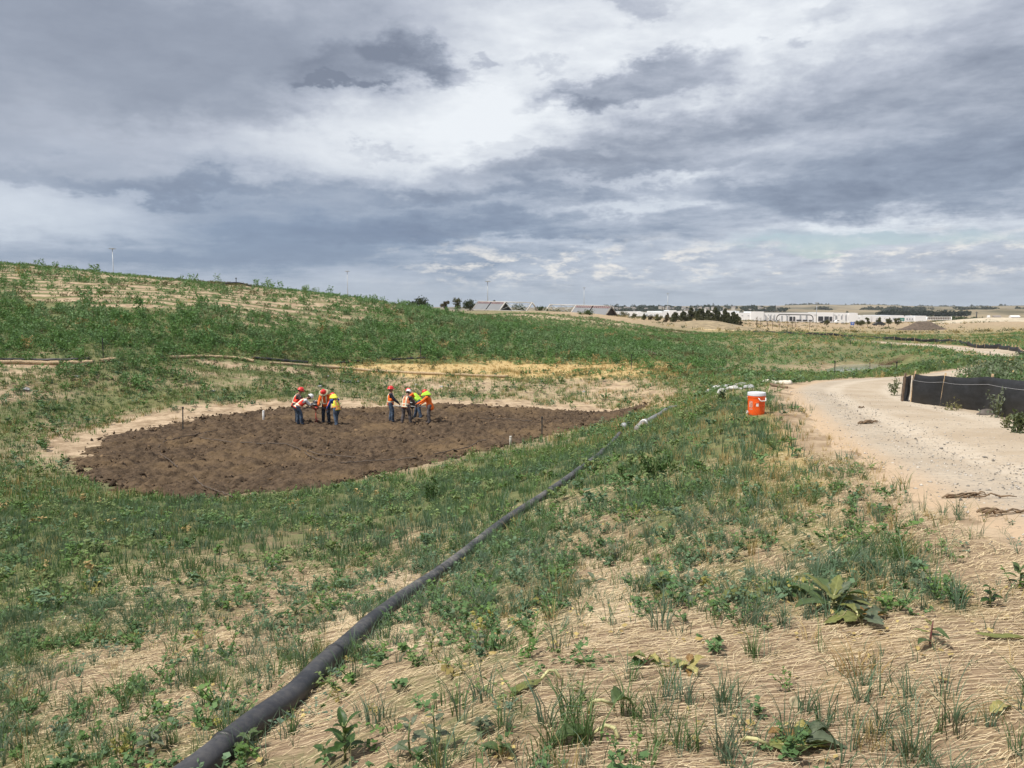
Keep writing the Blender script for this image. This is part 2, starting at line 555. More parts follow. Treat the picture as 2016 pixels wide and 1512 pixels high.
def fast_mesh(name, V, faces, mat, colors=None, smooth=False, k=4):
    """faces: (n,k) int array"""
    me = bpy.data.meshes.new(name)
    V = np.ascontiguousarray(V, np.float32)
    faces = np.ascontiguousarray(faces, np.int32)
    nf = len(faces)
    me.vertices.add(len(V))
    me.vertices.foreach_set("co", V.ravel())
    me.loops.add(nf * k)
    me.loops.foreach_set("vertex_index", faces.ravel())
    me.polygons.add(nf)
    me.polygons.foreach_set("loop_start", np.arange(nf, dtype=np.int32) * k)
    me.polygons.foreach_set("loop_total", np.full(nf, k, np.int32))
    me.update(calc_edges=True)
    if smooth:
        me.shade_smooth()
    if colors is not None:
        a = me.color_attributes.new("Col", 'FLOAT_COLOR', 'POINT')
        c = np.ones((len(V), 4), np.float32)
        c[:, :colors.shape[1]] = colors
        a.data.foreach_set("color", c.ravel())
    me.materials.append(mat)
    o = bpy.data.objects.new(name, me)
    COL.objects.link(o)
    return o


def grid_faces(ny, nx):
    i = np.arange(ny - 1)[:, None] * nx + np.arange(nx - 1)[None]
    return np.stack([i, i + 1, i + nx + 1, i + nx], -1).reshape(-1, 4)


def thing(name, label, cat, loc=(0, 0, 0), rotz=0.0, group=None):
    o = bpy.data.objects.new(name, None)
    o.empty_display_size = 0.2
    COL.objects.link(o)
    o.location = loc
    o.rotation_euler = (0, 0, rotz)
    return tag(o, label, cat, group)


def tag(o, label, cat, group=None):
    o["label"] = label
    o["category"] = cat
    if group:
        o["group"] = group
    return o


def kind(o, k, label=None):
    o["kind"] = k
    if label:
        o["label"] = label
    return o


def mat(name, base=(0.5, 0.5, 0.5), rough=0.7, var=0.0, scale=8.0, bump=0.0, bscale=40.0, metal=0.0, spec=0.5, coord='Object', two=None):
    m_ = bpy.data.materials.new(name)
    m_.use_nodes = True
    t = NT(m_.node_tree)
    b = t.n["Principled BSDF"]
    b.inputs['Roughness'].default_value = rough
    b.inputs['Metallic'].default_value = metal
    b.inputs['Specular IOR Level'].default_value = spec
    tc = t.n.new('ShaderNodeTexCoord').outputs[coord]
    if var or two:
        n = t.noise(tc, scale, 6, 0.6)
        lo = tuple(c * (1 - var) for c in base)
        hi = two or tuple(min(1, c * (1 + var)) for c in base)
        t.l.new(t.mix(t.rng(n, 0.32, 0.68), lo, hi), b.inputs['Base Color'])
    else:
        b.inputs['Base Color'].default_value = tuple(base) + (1,)
    if bump:
        t.l.new(t.bump(t.noise(tc, bscale, 4, 0.6), bump, 0.01), b.inputs['Normal'])
    return m_


# ------------------------------------------------------------------ ground material
def ground_material():
    m_ = bpy.data.materials.new("ground_cover")
    m_.use_nodes = True
    t = NT(m_.node_tree)
    b = t.n["Principled BSDF"]
    b.inputs['Roughness'].default_value = 0.95
    b.inputs['Specular IOR Level'].default_value = 0.1
    pos = t.n.new('ShaderNodeNewGeometry').outputs['Position']
    c = t.attr("Col")
    sepn = t.n.new('ShaderNodeSeparateColor')
    t.l.new(c, sepn.inputs[0])
    green, dry, near = sepn.outputs
    n_big = t.noise(pos, 0.35, 5, 0.6)
    n_mid = t.noise(pos, 2.3, 6, 0.65)
    n_fine = t.noise(pos, 14.0, 5, 0.7)
    px, py, pz = t.sep(pos)
    # straw lying along the slope: long thin fibres and the netting over it
    fib = t.noise(t.xyz(t.m('MULTIPLY', px, 9.0), t.m('MULTIPLY', py, 95.0), pz), 1.0, 4, 0.7)
    fib2 = t.noise(t.xyz(t.m('ADD', t.m('MULTIPLY', px, 14.0), t.m('MULTIPLY', py, 10.0)), t.m('MULTIPLY', py, 60.0), 3.0), 1.0, 4, 0.7)
    f = t.m('ADD', t.m('MULTIPLY', fib, 0.6), t.m('MULTIPLY', fib2, 0.4))
    straw = t.ramp(f, [(0.30, (0.085, 0.058, 0.038)), (0.46, (0.22, 0.155, 0.100)), (0.58, (0.37, 0.275, 0.180)), (0.72, (0.55, 0.435, 0.295))])
    n_lump = t.noise(pos, 0.9, 7, 0.7)
    soil = t.mix(t.rng(t.m('ADD', t.m('MULTIPLY', n_mid, 0.5), t.m('MULTIPLY', n_lump, 0.5)), 0.38, 0.60), (0.25, 0.18, 0.115), (0.50, 0.385, 0.265))
    soil = t.mix(t.m('MULTIPLY', t.rng(n_fine, 0.45, 0.75), 0.45), soil, (0.24, 0.16, 0.095))
    base = t.mix(near, soil, straw)
    gold = t.mix(t.rng(n_fine, 0.3, 0.7), (0.40, 0.28, 0.115), (0.60, 0.45, 0.215))
    fd = t.m('ADD', dry, t.m('MULTIPLY_ADD', n_mid, 0.7, -0.35))
    base = t.mix(t.m('MULTIPLY', t.rng(fd, 0.40, 0.75), 0.85), base, gold)
    gcol = t.mix(t.rng(n_mid, 0.3, 0.7), (0.070, 0.100, 0.038), (0.140, 0.165, 0.068))
    gcol = t.mix(t.m('MULTIPLY', t.rng(n_big, 0.4, 0.7), 0.5), gcol, (0.17, 0.16, 0.065))
    fg = t.m('ADD', green, t.m('ADD', t.m('MULTIPLY_ADD', n_mid, 0.7, -0.35), t.m('MULTIPLY_ADD', n_fine, 0.5, -0.25)))
    base = t.mix(t.m('MULTIPLY', t.rng(fg, 0.45, 0.80), 0.88), base, gcol)
    t.l.new(base, b.inputs['Base Color'])
    h = t.m('ADD', t.m('MULTIPLY', f, 0.5), t.m('MULTIPLY', n_fine, 0.6))
    t.l.new(t.bump(h, 0.8, 0.03), b.inputs['Normal'])
    return m_


def far_rim(x, y):
    """1 on the bed's far and left rims, 0 on the grassy near side"""
    yn = np.interp(x, [-16, -14.8, -12, -10, -7.8, -5.3, -2.6, -.2, 2.2, 4.9, 6.6, 9], [30, 26.2, 23.8, 22.7, 23.6, 25.5, 28.4, 31.7, 36.2, 39.8, 42.6, 46])
    return sstep(-.3, 1.6, y - yn)


def build_ground():
    n = 760
    L = 9000.0
    a = 7.0
    um = math.asinh(L / a)
    x = a * np.sinh(np.linspace(-um, um, n))
    y = a * np.sinh(np.linspace(-math.asinh(700 / a), um, n + 60))
    X, Y = np.meshgrid(x, y)
    Z = H(X, Y)
    r = np.hypot(X, Y)
    g, d = cover(X, Y, Z)
    g = np.where(Y < 1.5, 0.35, g)
    hillz = sstep(46, 60, r) * (Z > 1.2) * sstep(140, 100, r) * (X < 25)
    rows = hill_rows(X, Y)
    thin = sstep(0.85, 0.5, g)
    g = g + hillz * thin * (rows - 0.45) * 0.9
    far = sstep(200, 420, r)
    g = g * (1 - far) + 0.50 * far
    d = d * (1 - far) + 0.22 * far
    edge = sstep(1.9 + 1.2 * (X < -9), 0.2, poly_dist(BED, X, Y) + (fbm(X, Y, 1.3, 3, 44) - 0.5) * 1.6)       # bare sandy rim round the bed
    backside = far_rim(X, Y)
    g = g * (1 - edge * 0.9 * backside)
    d = d * (1 - edge * 0.4 * backside)
    rd = road_dist(X, Y)
    ev = sstep(0.9, 0.0, rd)
    g = g * (1 - ev)
    d = d * (1 - ev)
    near = sstep(30, 12, r) * sstep(-0.1, 0.7, rd)
    C = np.stack([g, d, near], -1).reshape(-1, 3)
    V = np.stack([X, Y, Z], -1).reshape(-1, 3)
    o = fast_mesh("ground", V, grid_faces(len(y), len(x)), ground_material(), C, smooth=True)
    kind(o, "structure", "slopes of sandy soil, straw matting and weeds around the basin")
    return o


build_ground()


# ------------------------------------------------------------------ haul road
def build_road():
    m_ = bpy.data.materials.new("road_gravel")
    m_.use_nodes = True
    t = NT(m_.node_tree)
    b = t.n["Principled BSDF"]
    b.inputs['Roughness'].default_value = 0.95
    b.inputs['Specular IOR Level'].default_value = 0.15
    pos = t.n.new('ShaderNodeNewGeometry').outputs['Position']
    across = t.sep(t.attr("Col"))[0]
    n1 = t.noise(pos, 0.7, 5, 0.6)
    n2 = t.noise(pos, 5.0, 6, 0.7)
    base = t.mix(t.rng(n1, 0.35, 0.65), (0.38, 0.305, 0.222), (0.46, 0.385, 0.295))
    base = t.mix(t.m('MULTIPLY', t.rng(n2, 0.4, 0.7), 0.4), base, (0.34, 0.27, 0.195))
    # loose gravel: darker grey in two wheel-side bands
    cell = t.n.new('ShaderNodeTexVoronoi')
    t.l.new(pos, cell.inputs['Vector'])
    cell.inputs['Scale'].default_value = 26.0
    wn = t.n.new('ShaderNodeSeparateColor')
    t.l.new(cell.outputs['Color'], wn.inputs[0])
    stone = t.mix(wn.outputs[0], (0.20, 0.185, 0.165), (0.72, 0.67, 0.59))
    pick = t.m('GREATER_THAN', t.m('ADD', wn.outputs[1], t.m('MULTIPLY_ADD', n1, 0.7, -0.35)), 0.70)
    pick = t.m('MULTIPLY', pick, t.rng(cell.outputs['Distance'], 0.45, 0.30))
    base = t.mix(t.m('MULTIPLY', pick, 0.45), base, stone)
    ruts = t.m('MULTIPLY', t.rng(t.m('ABSOLUTE', t.m('SUBTRACT', t.m('ABSOLUTE', across), 0.36)), 0.18, 0.05), 0.75)
    base = t.mix(t.m('MULTIPLY', ruts, t.rng(n2, 0.3, 0.6)), base, (0.53, 0.46, 0.37))
    mid = t.m('MULTIPLY', t.rng(t.m('ABSOLUTE', t.m('ADD', across, 0.62)), 0.26, 0.06), t.rng(n2, 0.30, 0.62))
    base = t.mix(t.m('MULTIPLY', mid, 0.40), base, (0.35, 0.31, 0.26))
    edge = t.rng(t.m('ABSOLUTE', across), 0.70, 0.95)
    base = t.mix(t.m('MULTIPLY', edge, 0.7), base, (0.47, 0.335, 0.215))
    t.l.new(base, b.inputs['Base Color'])
    h = t.m('ADD', t.m('MULTIPLY', pick, t.m('SUBTRACT', 0.5, cell.outputs['Distance'])), t.m('MULTIPLY', n2, 0.35))
    t.l.new(t.bump(h, 0.9, 0.04), b.inputs['Normal'])
    C = smooth_line(ROAD, 900)
    T = np.gradient(C[:, :2], axis=0)
    T /= np.linalg.norm(T, axis=1)[:, None]
    Nn = np.stack([T[:, 1], -T[:, 0]], 1)
    s = np.linspace(-1.12, 1.12, 41)
    X = C[:, None, 0] + Nn[:, None, 0] * s[None] * C[:, None, 2]
    Y = C[:, None, 1] + Nn[:, None, 1] * s[None] * C[:, None, 2]
    Z = H(X, Y)
    e = np.abs(s)[None] + (fbm(X, Y, 0.9, 4, 51) - 0.5) * 0.28
    Z = Z + 0.035 - 0.09 * sstep(0.88, 1.08, e) - 0.03 * np.exp(-((np.abs(s)[None] - 0.42) / 0.13) ** 2) * (fbm(X, Y, 2.0, 2, 5)) + (fbm(X, Y, 0.3, 3, 61) - 0.5) * 0.02
    V = np.stack([X, Y, Z], -1).reshape(-1, 3)
    A = np.broadcast_to(s[None], X.shape).reshape(-1, 1)
    o = fast_mesh("road", V, grid_faces(len(C), len(s)), m_, np.repeat(A, 3, 1), smooth=True)
    kind(o, "structure", "winding haul road of pale dirt and gravel")
    # loose stones, thick along the road's left side
    n = 7000
    k = rng.integers(60, 330, n)
    q = np.clip(np.where(rng.random(n) < 0.45, rng.normal(-0.55, 0.22, n), rng.uniform(-0.95, 0.95, n)), -1, 1)
    x = C[k, 0] + Nn[k, 0] * q * C[k, 2] + rng.normal(0, 0.08, n)
    y = C[k, 1] + Nn[k, 1] * q * C[k, 2] + rng.normal(0, 0.08, n)
    z = H(x, y) + 0.035
    sc = np.exp(rng.normal(math.log(0.0085), 0.45, n)).clip(0.004, 0.03)
    bv = np.array([(1, 0, 0), (-1, 0, 0), (0, 1, 0), (0, -1, 0), (0, 0, .7), (0, 0, -.5)], float)
    bf = np.array([(0, 2, 4), (2, 1, 4), (1, 3, 4), (3, 0, 4), (2, 0, 5), (1, 2, 5), (3, 1, 5), (0, 3, 5)])
    j = 1 + 0.35 * rng.normal(size=(n, 6, 1))
    th = rng.random(n) * 6.28
    v = bv[None] * j * sc[:, None, None]
    vx = v[..., 0] * np.cos(th)[:, None] - v[..., 1] * np.sin(th)[:, None] + x[:, None]
    vy = v[..., 0] * np.sin(th)[:, None] + v[..., 1] * np.cos(th)[:, None] + y[:, None]
    vz = v[..., 2] + z[:, None]
    V = np.stack([vx, vy, vz], -1).reshape(-1, 3)
    Fc = (bf[None] + (np.arange(n) * 6)[:, None, None]).reshape(-1, 3)
    tone = np.where(rng.random(n) < 0.35, rng.uniform(0.13, 0.28, n), rng.uniform(0.35, 0.65, n))
    Cc = np.repeat(tone[:, None] * np.array([1.0, 0.92, 0.82])[None], 6, 0)
    o = fast_mesh("gravel", V, Fc, vcol_mat("loose_stone", 0.9), Cc, k=3)
    kind(o, "stuff", "loose gravel scattered over the haul road")


def vcol_mat(name, rough=0.8, spec=0.2, trans=0.0, sheen=0.0):
    m_ = bpy.data.materials.new(name)
    m_.use_nodes = True
    t = NT(m_.node_tree)
    b = t.n["Principled BSDF"]
    b.inputs['Roughness'].default_value = rough
    b.inputs['Specular IOR Level'].default_value = spec
    c = t.attr("Col")
    pos = t.n.new('ShaderNodeNewGeometry').outputs['Position']
    n = t.noise(pos, 7.0, 3, 0.6)
    c = t.mix(t.rng(n, 0.25, 0.75), t.mix(0.22, c, (0.0, 0.0, 0.0)), c)
    t.l.new(c, b.inputs['Base Color'])
    if trans:
        tr = t.n.new('ShaderNodeBsdfTranslucent')
        t.l.new(t.mix(0.5, c, (0.20, 0.26, 0.05), 'MIX'), tr.inputs[0])
        mx = t.n.new('ShaderNodeMixShader')
        mx.inputs[0].default_value = trans
        t.l.new(b.outputs[0], mx.inputs[1])
        t.l.new(tr.outputs[0], mx.inputs[2])
        t.l.new(mx.outputs[0], t.n["Material Output"].inputs[0])
    return m_


build_road()


# ------------------------------------------------------------------ tilled bed
def build_bed():
    m_ = bpy.data.materials.new("tilled_soil")
    m_.use_nodes = True
    t = NT(m_.node_tree)
    b = t.n["Principled BSDF"]
    b.inputs['Roughness'].default_value = 0.95
    b.inputs['Specular IOR Level'].default_value = 0.15
    pos = t.n.new('ShaderNodeNewGeometry').outputs['Position']
    n1 = t.noise(pos, 0.22, 5, 0.65)
    n2 = t.noise(pos, 3.2, 6, 0.7)
    n3 = t.noise(pos, 11.0, 4, 0.7)
    base = t.mix(t.rng(n2, 0.3, 0.7), (0.043, 0.030, 0.020), (0.138, 0.096, 0.062))
    base = t.mix(t.m('MULTIPLY', t.rng(n1, 0.46, 0.68), 0.55), base, (0.205, 0.138, 0.074))
    base = t.mix(t.m('MULTIPLY', t.rng(n3, 0.58, 0.76), 0.55), base, (0.27, 0.19, 0.11))
    t.l.new(base, b.inputs['Base Color'])
    t.l.new(t.bump(t.m('ADD', n3, n2), 1.0, 0.06), b.inputs['Normal'])
    x0, y0 = BED.min(0) - 1
    x1, y1 = BED.max(0) + 1
    st = 0.085
    X, Y = np.meshgrid(np.arange(x0, x1, st), np.arange(y0, y1, st))
    pd = poly_dist(BED, X, Y) + (fbm(X, Y, 1.2, 4, 71) - 0.5) * 1.5 + (fbm(X, Y, 0.3, 2, 77) - 0.5) * 0.6
    # coarse base from H on a coarser grid (smooth there)
    Z = H(X[::6, ::6], Y[::6, ::6])
    iy = np.clip(np.arange(X.shape[0]) / 6.0, 0, Z.shape[0] - 1.001)
    ix = np.clip(np.arange(X.shape[1]) / 6.0, 0, Z.shape[1] - 1.001)
    a, fy = iy.astype(int), (iy % 1)[:, None]
    c, fx = ix.astype(int), (ix % 1)[None]
    Z = (Z[a][:, c] * (1 - fx) + Z[a][:, c + 1] * fx) * (1 - fy) + (Z[a + 1][:, c] * (1 - fx) + Z[a + 1][:, c + 1] * fx) * fy
    clod = np.maximum(0, fbm(X, Y, 0.34, 3, 81, 0.75) - 0.40) * 0.44 + np.maximum(0, fbm(X, Y, 0.2, 2, 88) - 0.45) * 0.22
    Z = Z + 0.02 + clod * sstep(0.3, -1.0, pd) - 0.28 * sstep(-0.25, 0.35, pd)
    keep = pd < 0.6
    fc = grid_faces(*X.shape)
    kf = keep.ravel()[fc].all(1)
    V = np.stack([X, Y, Z], -1).reshape(-1, 3)
    fc = fc[kf]
    used = np.unique(fc)
    mp = np.full(len(V), -1)
    mp[used] = np.arange(len(used))
    o = fast_mesh("soil", V[used], mp[fc], m_, smooth=True)
    kind(o, "structure", "freshly tilled dark brown soil of the planting bed")
    # loose clods
    n = 40000
    x = rng.uniform(x0, x1, n)
    y = rng.uniform(y0, y1, n)
    pk = poly_dist(BED, x, y)
    k = (pk < .75 * rng.random(n) ** 2.5 - .1) & (rng.random(n) < .35 + .65 * (fbm(x, y, 2.2, 3, 93) > .47))
    x, y = x[k], y[k]
    n = len(x)
    z = H(x, y) + .05
    bv = np.array([(1, 0, 0), (-1, 0, 0), (0, 1, 0), (0, -1, 0), (0, 0, .8), (0, 0, -.6)], float)
    bf = np.array([(0, 2, 4), (2, 1, 4), (1, 3, 4), (3, 0, 4), (2, 0, 5), (1, 2, 5), (3, 1, 5), (0, 3, 5)])
    sc = np.exp(rng.normal(math.log(.036), .5, n)).clip(.015, .12)
    v = bv[None] * (1 + .35 * rng.normal(size=(n, 6, 1))) * sc[:, None, None] + .25 * sc[:, None, None] * rng.normal(size=(n, 6, 3))
    V = (v + np.stack([x, y, z], -1)[:, None]).reshape(-1, 3)
    t_ = np.where(rng.random(n) < .12, rng.uniform(.6, 1.0, n), rng.uniform(0, .4, n))[:, None]
    C = np.array([.026, .017, .011]) * (1 - t_) + np.array([.23, .155, .09]) * t_
    kind(fast_mesh("clods", V, (bf[None] + (np.arange(n) * 6)[:, None, None]).reshape(-1, 3), vcol_mat("clod_earth", .95), np.repeat(C, 6, 0), k=3), "stuff", "dark earth clods strewn over the tilled bed")


build_bed()


# ------------------------------------------------------------------ pond
def build_pond():
    m_ = mat("pond_water", (0.30, 0.29, 0.24), 0.08, spec=0.5)
    c = POND.mean(0)
    ring = c + (POND - c) * 1.12
    V = [(c[0], c[1], POND_Z)] + [(p[0], p[1], POND_Z) for p in ring]
    n = len(ring)
    o = obj("water", V, [(0, 1 + i, 1 + (i + 1) % n) for i in range(n)], m_, smooth=False)
    kind(o, "structure", "shallow pond of standing water beyond the road")


build_pond()


# ------------------------------------------------------------------ placing helpers
def ground_at(px, py, off=0.0, dmax=1500.0):
    """the ground point seen at a photo pixel"""
    r = ray(px, py)
    lo, hi = 1.5, dmax
    for _ in range(3):
        t = np.geomspace(lo, hi, 260)
        x, y, z = r.x / r.y * t, t, CAMZ + r.z / r.y * t
        below = z <= H(x, y) + off
        k = int(np.argmax(below)) if below.any() else len(t) - 1
        lo, hi = t[max(k - 1, 0)], t[k]
    d = 0.5 * (lo + hi)
    x = r.x / r.y * d
    return Vector((x, d, hz(x, d)))


def at(px, d):
    """ground point in a photo column at a forward distance"""
    r = ray(px, 700)
    x = r.x / r.y * d
    return Vector((x, d, hz(x, d)))


class MB:
    """collects shapes into one mesh"""
    def __init__(self):
        self.v, self.f, self.mi = [], [], []
        self.cur = 0

    def add(self, v, f):
        o = len(self.v)
        self.v += [tuple(p) for p in v]
        self.f += [tuple(i + o for i in q) for q in f]
        self.mi += [self.cur] * len(f)
        return self

    def box(self, c, s, rot=None, bev=0.0):
        bm = bmesh.new()
        bmesh.ops.create_cube(bm, size=1.0)
        bmesh.ops.scale(bm, vec=s, verts=bm.verts)
        if bev:
            bmesh.ops.bevel(bm, geom=bm.edges[:], offset=bev, segments=2, affect='EDGES', profile=0.6)
        if rot is not None:
            bmesh.ops.transform(bm, matrix=rot.to_4x4(), verts=bm.verts)
        bmesh.ops.translate(bm, vec=c, verts=bm.verts)
        return self.bm(bm)

    def bm(self, bm):
        bm.verts.index_update()
        v = [x.co.copy() for x in bm.verts]
        f = [[q.index for q in p.verts] for p in bm.faces]
        bm.free()
        return self.add(v, f)

    def tube(self, pts, r, seg=8, cap=True):
        pts = [Vector(p) for p in pts]
        n = len(pts)
        rr = r if isinstance(r, (list, tuple, np.ndarray)) else [r] * n
        V, Fc = [], []
        up = Vector((0, 0, 1))
        prev = None
        for i, p in enumerate(pts):
            tg = (pts[min(i + 1, n - 1)] - pts[max(i - 1, 0)])
            if tg.length < 1e-9:
                tg = up.copy()
            tg.normalize()
            if prev is None:
                a = tg.cross(up)
                if a.length < 1e-3:
                    a = tg.cross(Vector((1, 0, 0)))
                a.normalize()
            else:
                a = prev - tg * prev.dot(tg)
                a.normalize()
            prev = a
            b = tg.cross(a)
            for k in range(seg):
                th = 2 * math.pi * k / seg
                V.append(p + (a * math.cos(th) + b * math.sin(th)) * rr[i])
        for i in range(n - 1):
            for k in range(seg):
                Fc.append((i * seg + k, i * seg + (k + 1) % seg, (i + 1) * seg + (k + 1) % seg, (i + 1) * seg + k))
        if cap:
            Fc.append(tuple(range(seg))[::-1])
            Fc.append(tuple((n - 1) * seg + k for k in range(seg)))
        return self.add(V, Fc)

    def lathe(self, prof, seg=24, c=(0, 0, 0)):
        V, Fc = [], []
        for (r, z) in prof:
            for k in range(seg):
                th = 2 * math.pi * k / seg
                V.append((c[0] + r * math.cos(th), c[1] + r * math.sin(th), c[2] + z))
        for i in range(len(prof) - 1):
            for k in range(seg):
                Fc.append((i * seg + k, i * seg + (k + 1) % seg, (i + 1) * seg + (k + 1) % seg, (i + 1) * seg + k))
        Fc.append(tuple(range(seg))[::-1])
        Fc.append(tuple((len(prof) - 1) * seg + k for k in range(seg)))
        return self.add(V, Fc)

    def blob(self, c, s, sub=2, jit=0.25, seed=0, freq=1.6, flat=None):
        bm = bmesh.new()
        bmesh.ops.create_icosphere(bm, subdivisions=sub, radius=1.0)
        for v in bm.verts:
            n = mnoise.noise(v.co * freq + Vector((seed * 7.3, seed * 3.1, seed)))
            v.co *= 1 + jit * n * 1.6
            v.co = Vector((v.co.x * s[0], v.co.y * s[1], v.co.z * s[2]))
            if flat is not None and v.co.z < flat:
                v.co.z = flat
        bmesh.ops.translate(bm, vec=c, verts=bm.verts)
        return self.bm(bm)

    def build(self, name, m_=None, parent=None, smooth=True, loc=None):
        o = obj(name, self.v, self.f, m_, parent, smooth, loc)
        if any(self.mi):
            o.data.polygons.foreach_set("material_index", self.mi)
        return o


def sharp(o, ang=40):
    o.data.set_sharp_from_angle(angle=R(ang))
    return o


MT = {}
MT['white'] = mat("white_paint", (0.80, 0.80, 0.78), 0.6, 0.05, 3)
MT['white_wall'] = mat("white_wall", (0.82, 0.825, 0.83), 0.7, 0.05, 0.05)
MT['grey_wall'] = mat("grey_panel", (0.34, 0.36, 0.385), 0.7, 0.12, 0.3)
MT['dark_glass'] = mat("dark_glass", (0.03, 0.035, 0.045), 0.12, spec=0.6)
MT['black_plastic'] = mat("black_plastic", (0.018, 0.019, 0.021), 0.5, 0.3, 9, 0.15, 60)
MT['steel_dark'] = mat("dark_steel", (0.035, 0.036, 0.034), 0.6, 0.35, 12)
MT['steel'] = mat("galvanised_steel", (0.42, 0.44, 0.45), 0.5, 0.1, 4, metal=0.5)
MT['wood'] = mat("stake_wood", (0.52, 0.37, 0.22), 0.85, 0.3, 14, 0.3, 80)
MT['straw'] = mat("wattle_straw", (0.42, 0.31, 0.19), 0.95, 0.3, 14, 0.8, 60)
MT['stone'] = mat("field_stone", (0.36, 0.36, 0.355), 0.9, 0.35, 9, 0.6, 30)
MT['red_steel'] = mat("red_enamel", (0.42, 0.045, 0.030), 0.45, 0.25, 10)
MT['orange_plastic'] = mat("orange_plastic", (0.82, 0.105, 0.012), 0.42, 0.06, 6, 0.04, 30)
MT['engine'] = mat("engine_grey", (0.055, 0.055, 0.058), 0.45, 0.4, 16)
MT['bark'] = mat("bark", (0.12, 0.09, 0.065), 0.9, 0.3, 10, 0.5, 30)
MT['deadwood'] = mat("dead_twig", (0.17, 0.115, 0.07), 0.9, 0.35, 20, 0.4, 60)


# ------------------------------------------------------------------ distant hills
def build_hills():
    m_ = bpy.data.materials.new("far_hills")
    m_.use_nodes = True
    t = NT(m_.node_tree)
    b = t.n["Principled BSDF"]
    b.inputs['Roughness'].default_value = 1.0
    b.inputs['Specular IOR Level'].default_value = 0.0
    pos = t.n.new('ShaderNodeNewGeometry').outputs['Position']
    p2 = t.v('MULTIPLY', pos, (1.0, 0.6, 6.0))
    n1 = t.noise(p2, 0.0035, 6, 0.62)
    n2 = t.noise(p2, 0.016, 5, 0.65)
    base = t.mix(t.rng(n1, 0.38, 0.62), (0.120, 0.108, 0.072), (0.285, 0.232, 0.155))
    base = t.mix(t.m('MULTIPLY', t.rng(n2, 0.52, 0.68), 0.7), base, (0.085, 0.088, 0.060))
    t.l.new(base, b.inputs['Base Color'])
    specs = [  # (distance, depth, profile [(photo x, photo y of the crest)])
        (4300.0, 1400.0, [(-1200, 607), (300, 606), (900, 605), (1180, 604.5), (1300, 604), (1420, 602.5), (1520, 602.5), (1600, 600.5), (1700, 602), (1800, 603.5), (1900, 605), (1960, 604), (2100, 603), (2600, 602), (3600, 606)]),
        (2500.0, 700.0, [(-1200, 614), (800, 613), (1150, 606.5), (1250, 605.5), (1350, 605), (1460, 606), (1540, 608), (1640, 611), (1760, 612), (1900, 610.5), (2016, 609), (2500, 608), (3600, 612)]),
    ]
    for dist, dep, prof in specs:
        P = np.array(prof, float)
        px = np.linspace(P[0, 0], P[-1, 0], 420)
        py = np.interp(px, P[:, 0], P[:, 1]) - (fbm(px, px * 0, 90, 4, 5) - 0.5) * 2.2
        ang = np.arctan((px - 1008) / F)
        rows = np.linspace(-1, 1.4, 26)
        X, Y, Z = [], [], []
        for s in rows:
            rr = dist + s * dep
            top = CAMZ + (612 - py) / F * dist
            hgt = np.cos(np.clip(s, -1, 1) * math.pi / 2) ** 1.3 if s < 0 else 1.0 - 0.15 * s
            zz = -11 + (top + 11) * hgt + (fbm(px * 3 + s * 70, px * 0 + s * 300, 160, 4, int(dist)) - 0.5) * 9 * (1 if s < -0.05 else 0)
            X.append(rr * np.sin(ang))
            Y.append(rr * np.cos(ang))
            Z.append(zz)
        V = np.stack([np.array(X), np.array(Y), np.array(Z)], -1).reshape(-1, 3)
        o = fast_mesh("hills", V, grid_faces(len(rows), len(px)), m_, smooth=True)
        kind(o, "structure", "low dry grass hills along the horizon")
        o["r"] = dist


build_hills()


# ------------------------------------------------------------------ trees
def leaf_cloud(centres, radii, n, size, r_=None, colA=(0.05, 0.075, 0.028), colB=(0.10, 0.12, 0.05), squash=1.0):
    """n small leaf faces spread through overlapping clumps"""
    r_ = r_ or rng
    k = r_.integers(0, len(centres), n)
    d = r_.normal(size=(n, 3))
    d /= np.linalg.norm(d, axis=1)[:, None]
    rad = radii[k] * r_.random(n) ** 0.42
    p = centres[k] + d * rad[:, None] * np.array([1, 1, squash])
    a = r_.normal(size=(n, 3))
    a /= np.linalg.norm(a, axis=1)[:, None]
    b = np.cross(a, r_.normal(size=(n, 3)))
    b /= np.linalg.norm(b, axis=1)[:, None]
    s = size * r_.uniform(0.6, 1.35, n)[:, None]
    a, b = a * s, b * s * 0.62
    V = np.stack([p - a, p - b * 0.9, p + a, p + b * 0.9], 1).reshape(-1, 3)
    Fc = np.arange(n * 4).reshape(-1, 4)
    tone = r_.random(n)[:, None] * 0.6 + (k % 5)[:, None] / 4.0 * 0.4
    c = np.array(colA)[None] * (1 - tone) + np.array(colB)[None] * tone
    return V, Fc, np.repeat(c, 4, 0)


LEAF = vcol_mat("tree_leaves", 0.75, 0.15, 0.18)


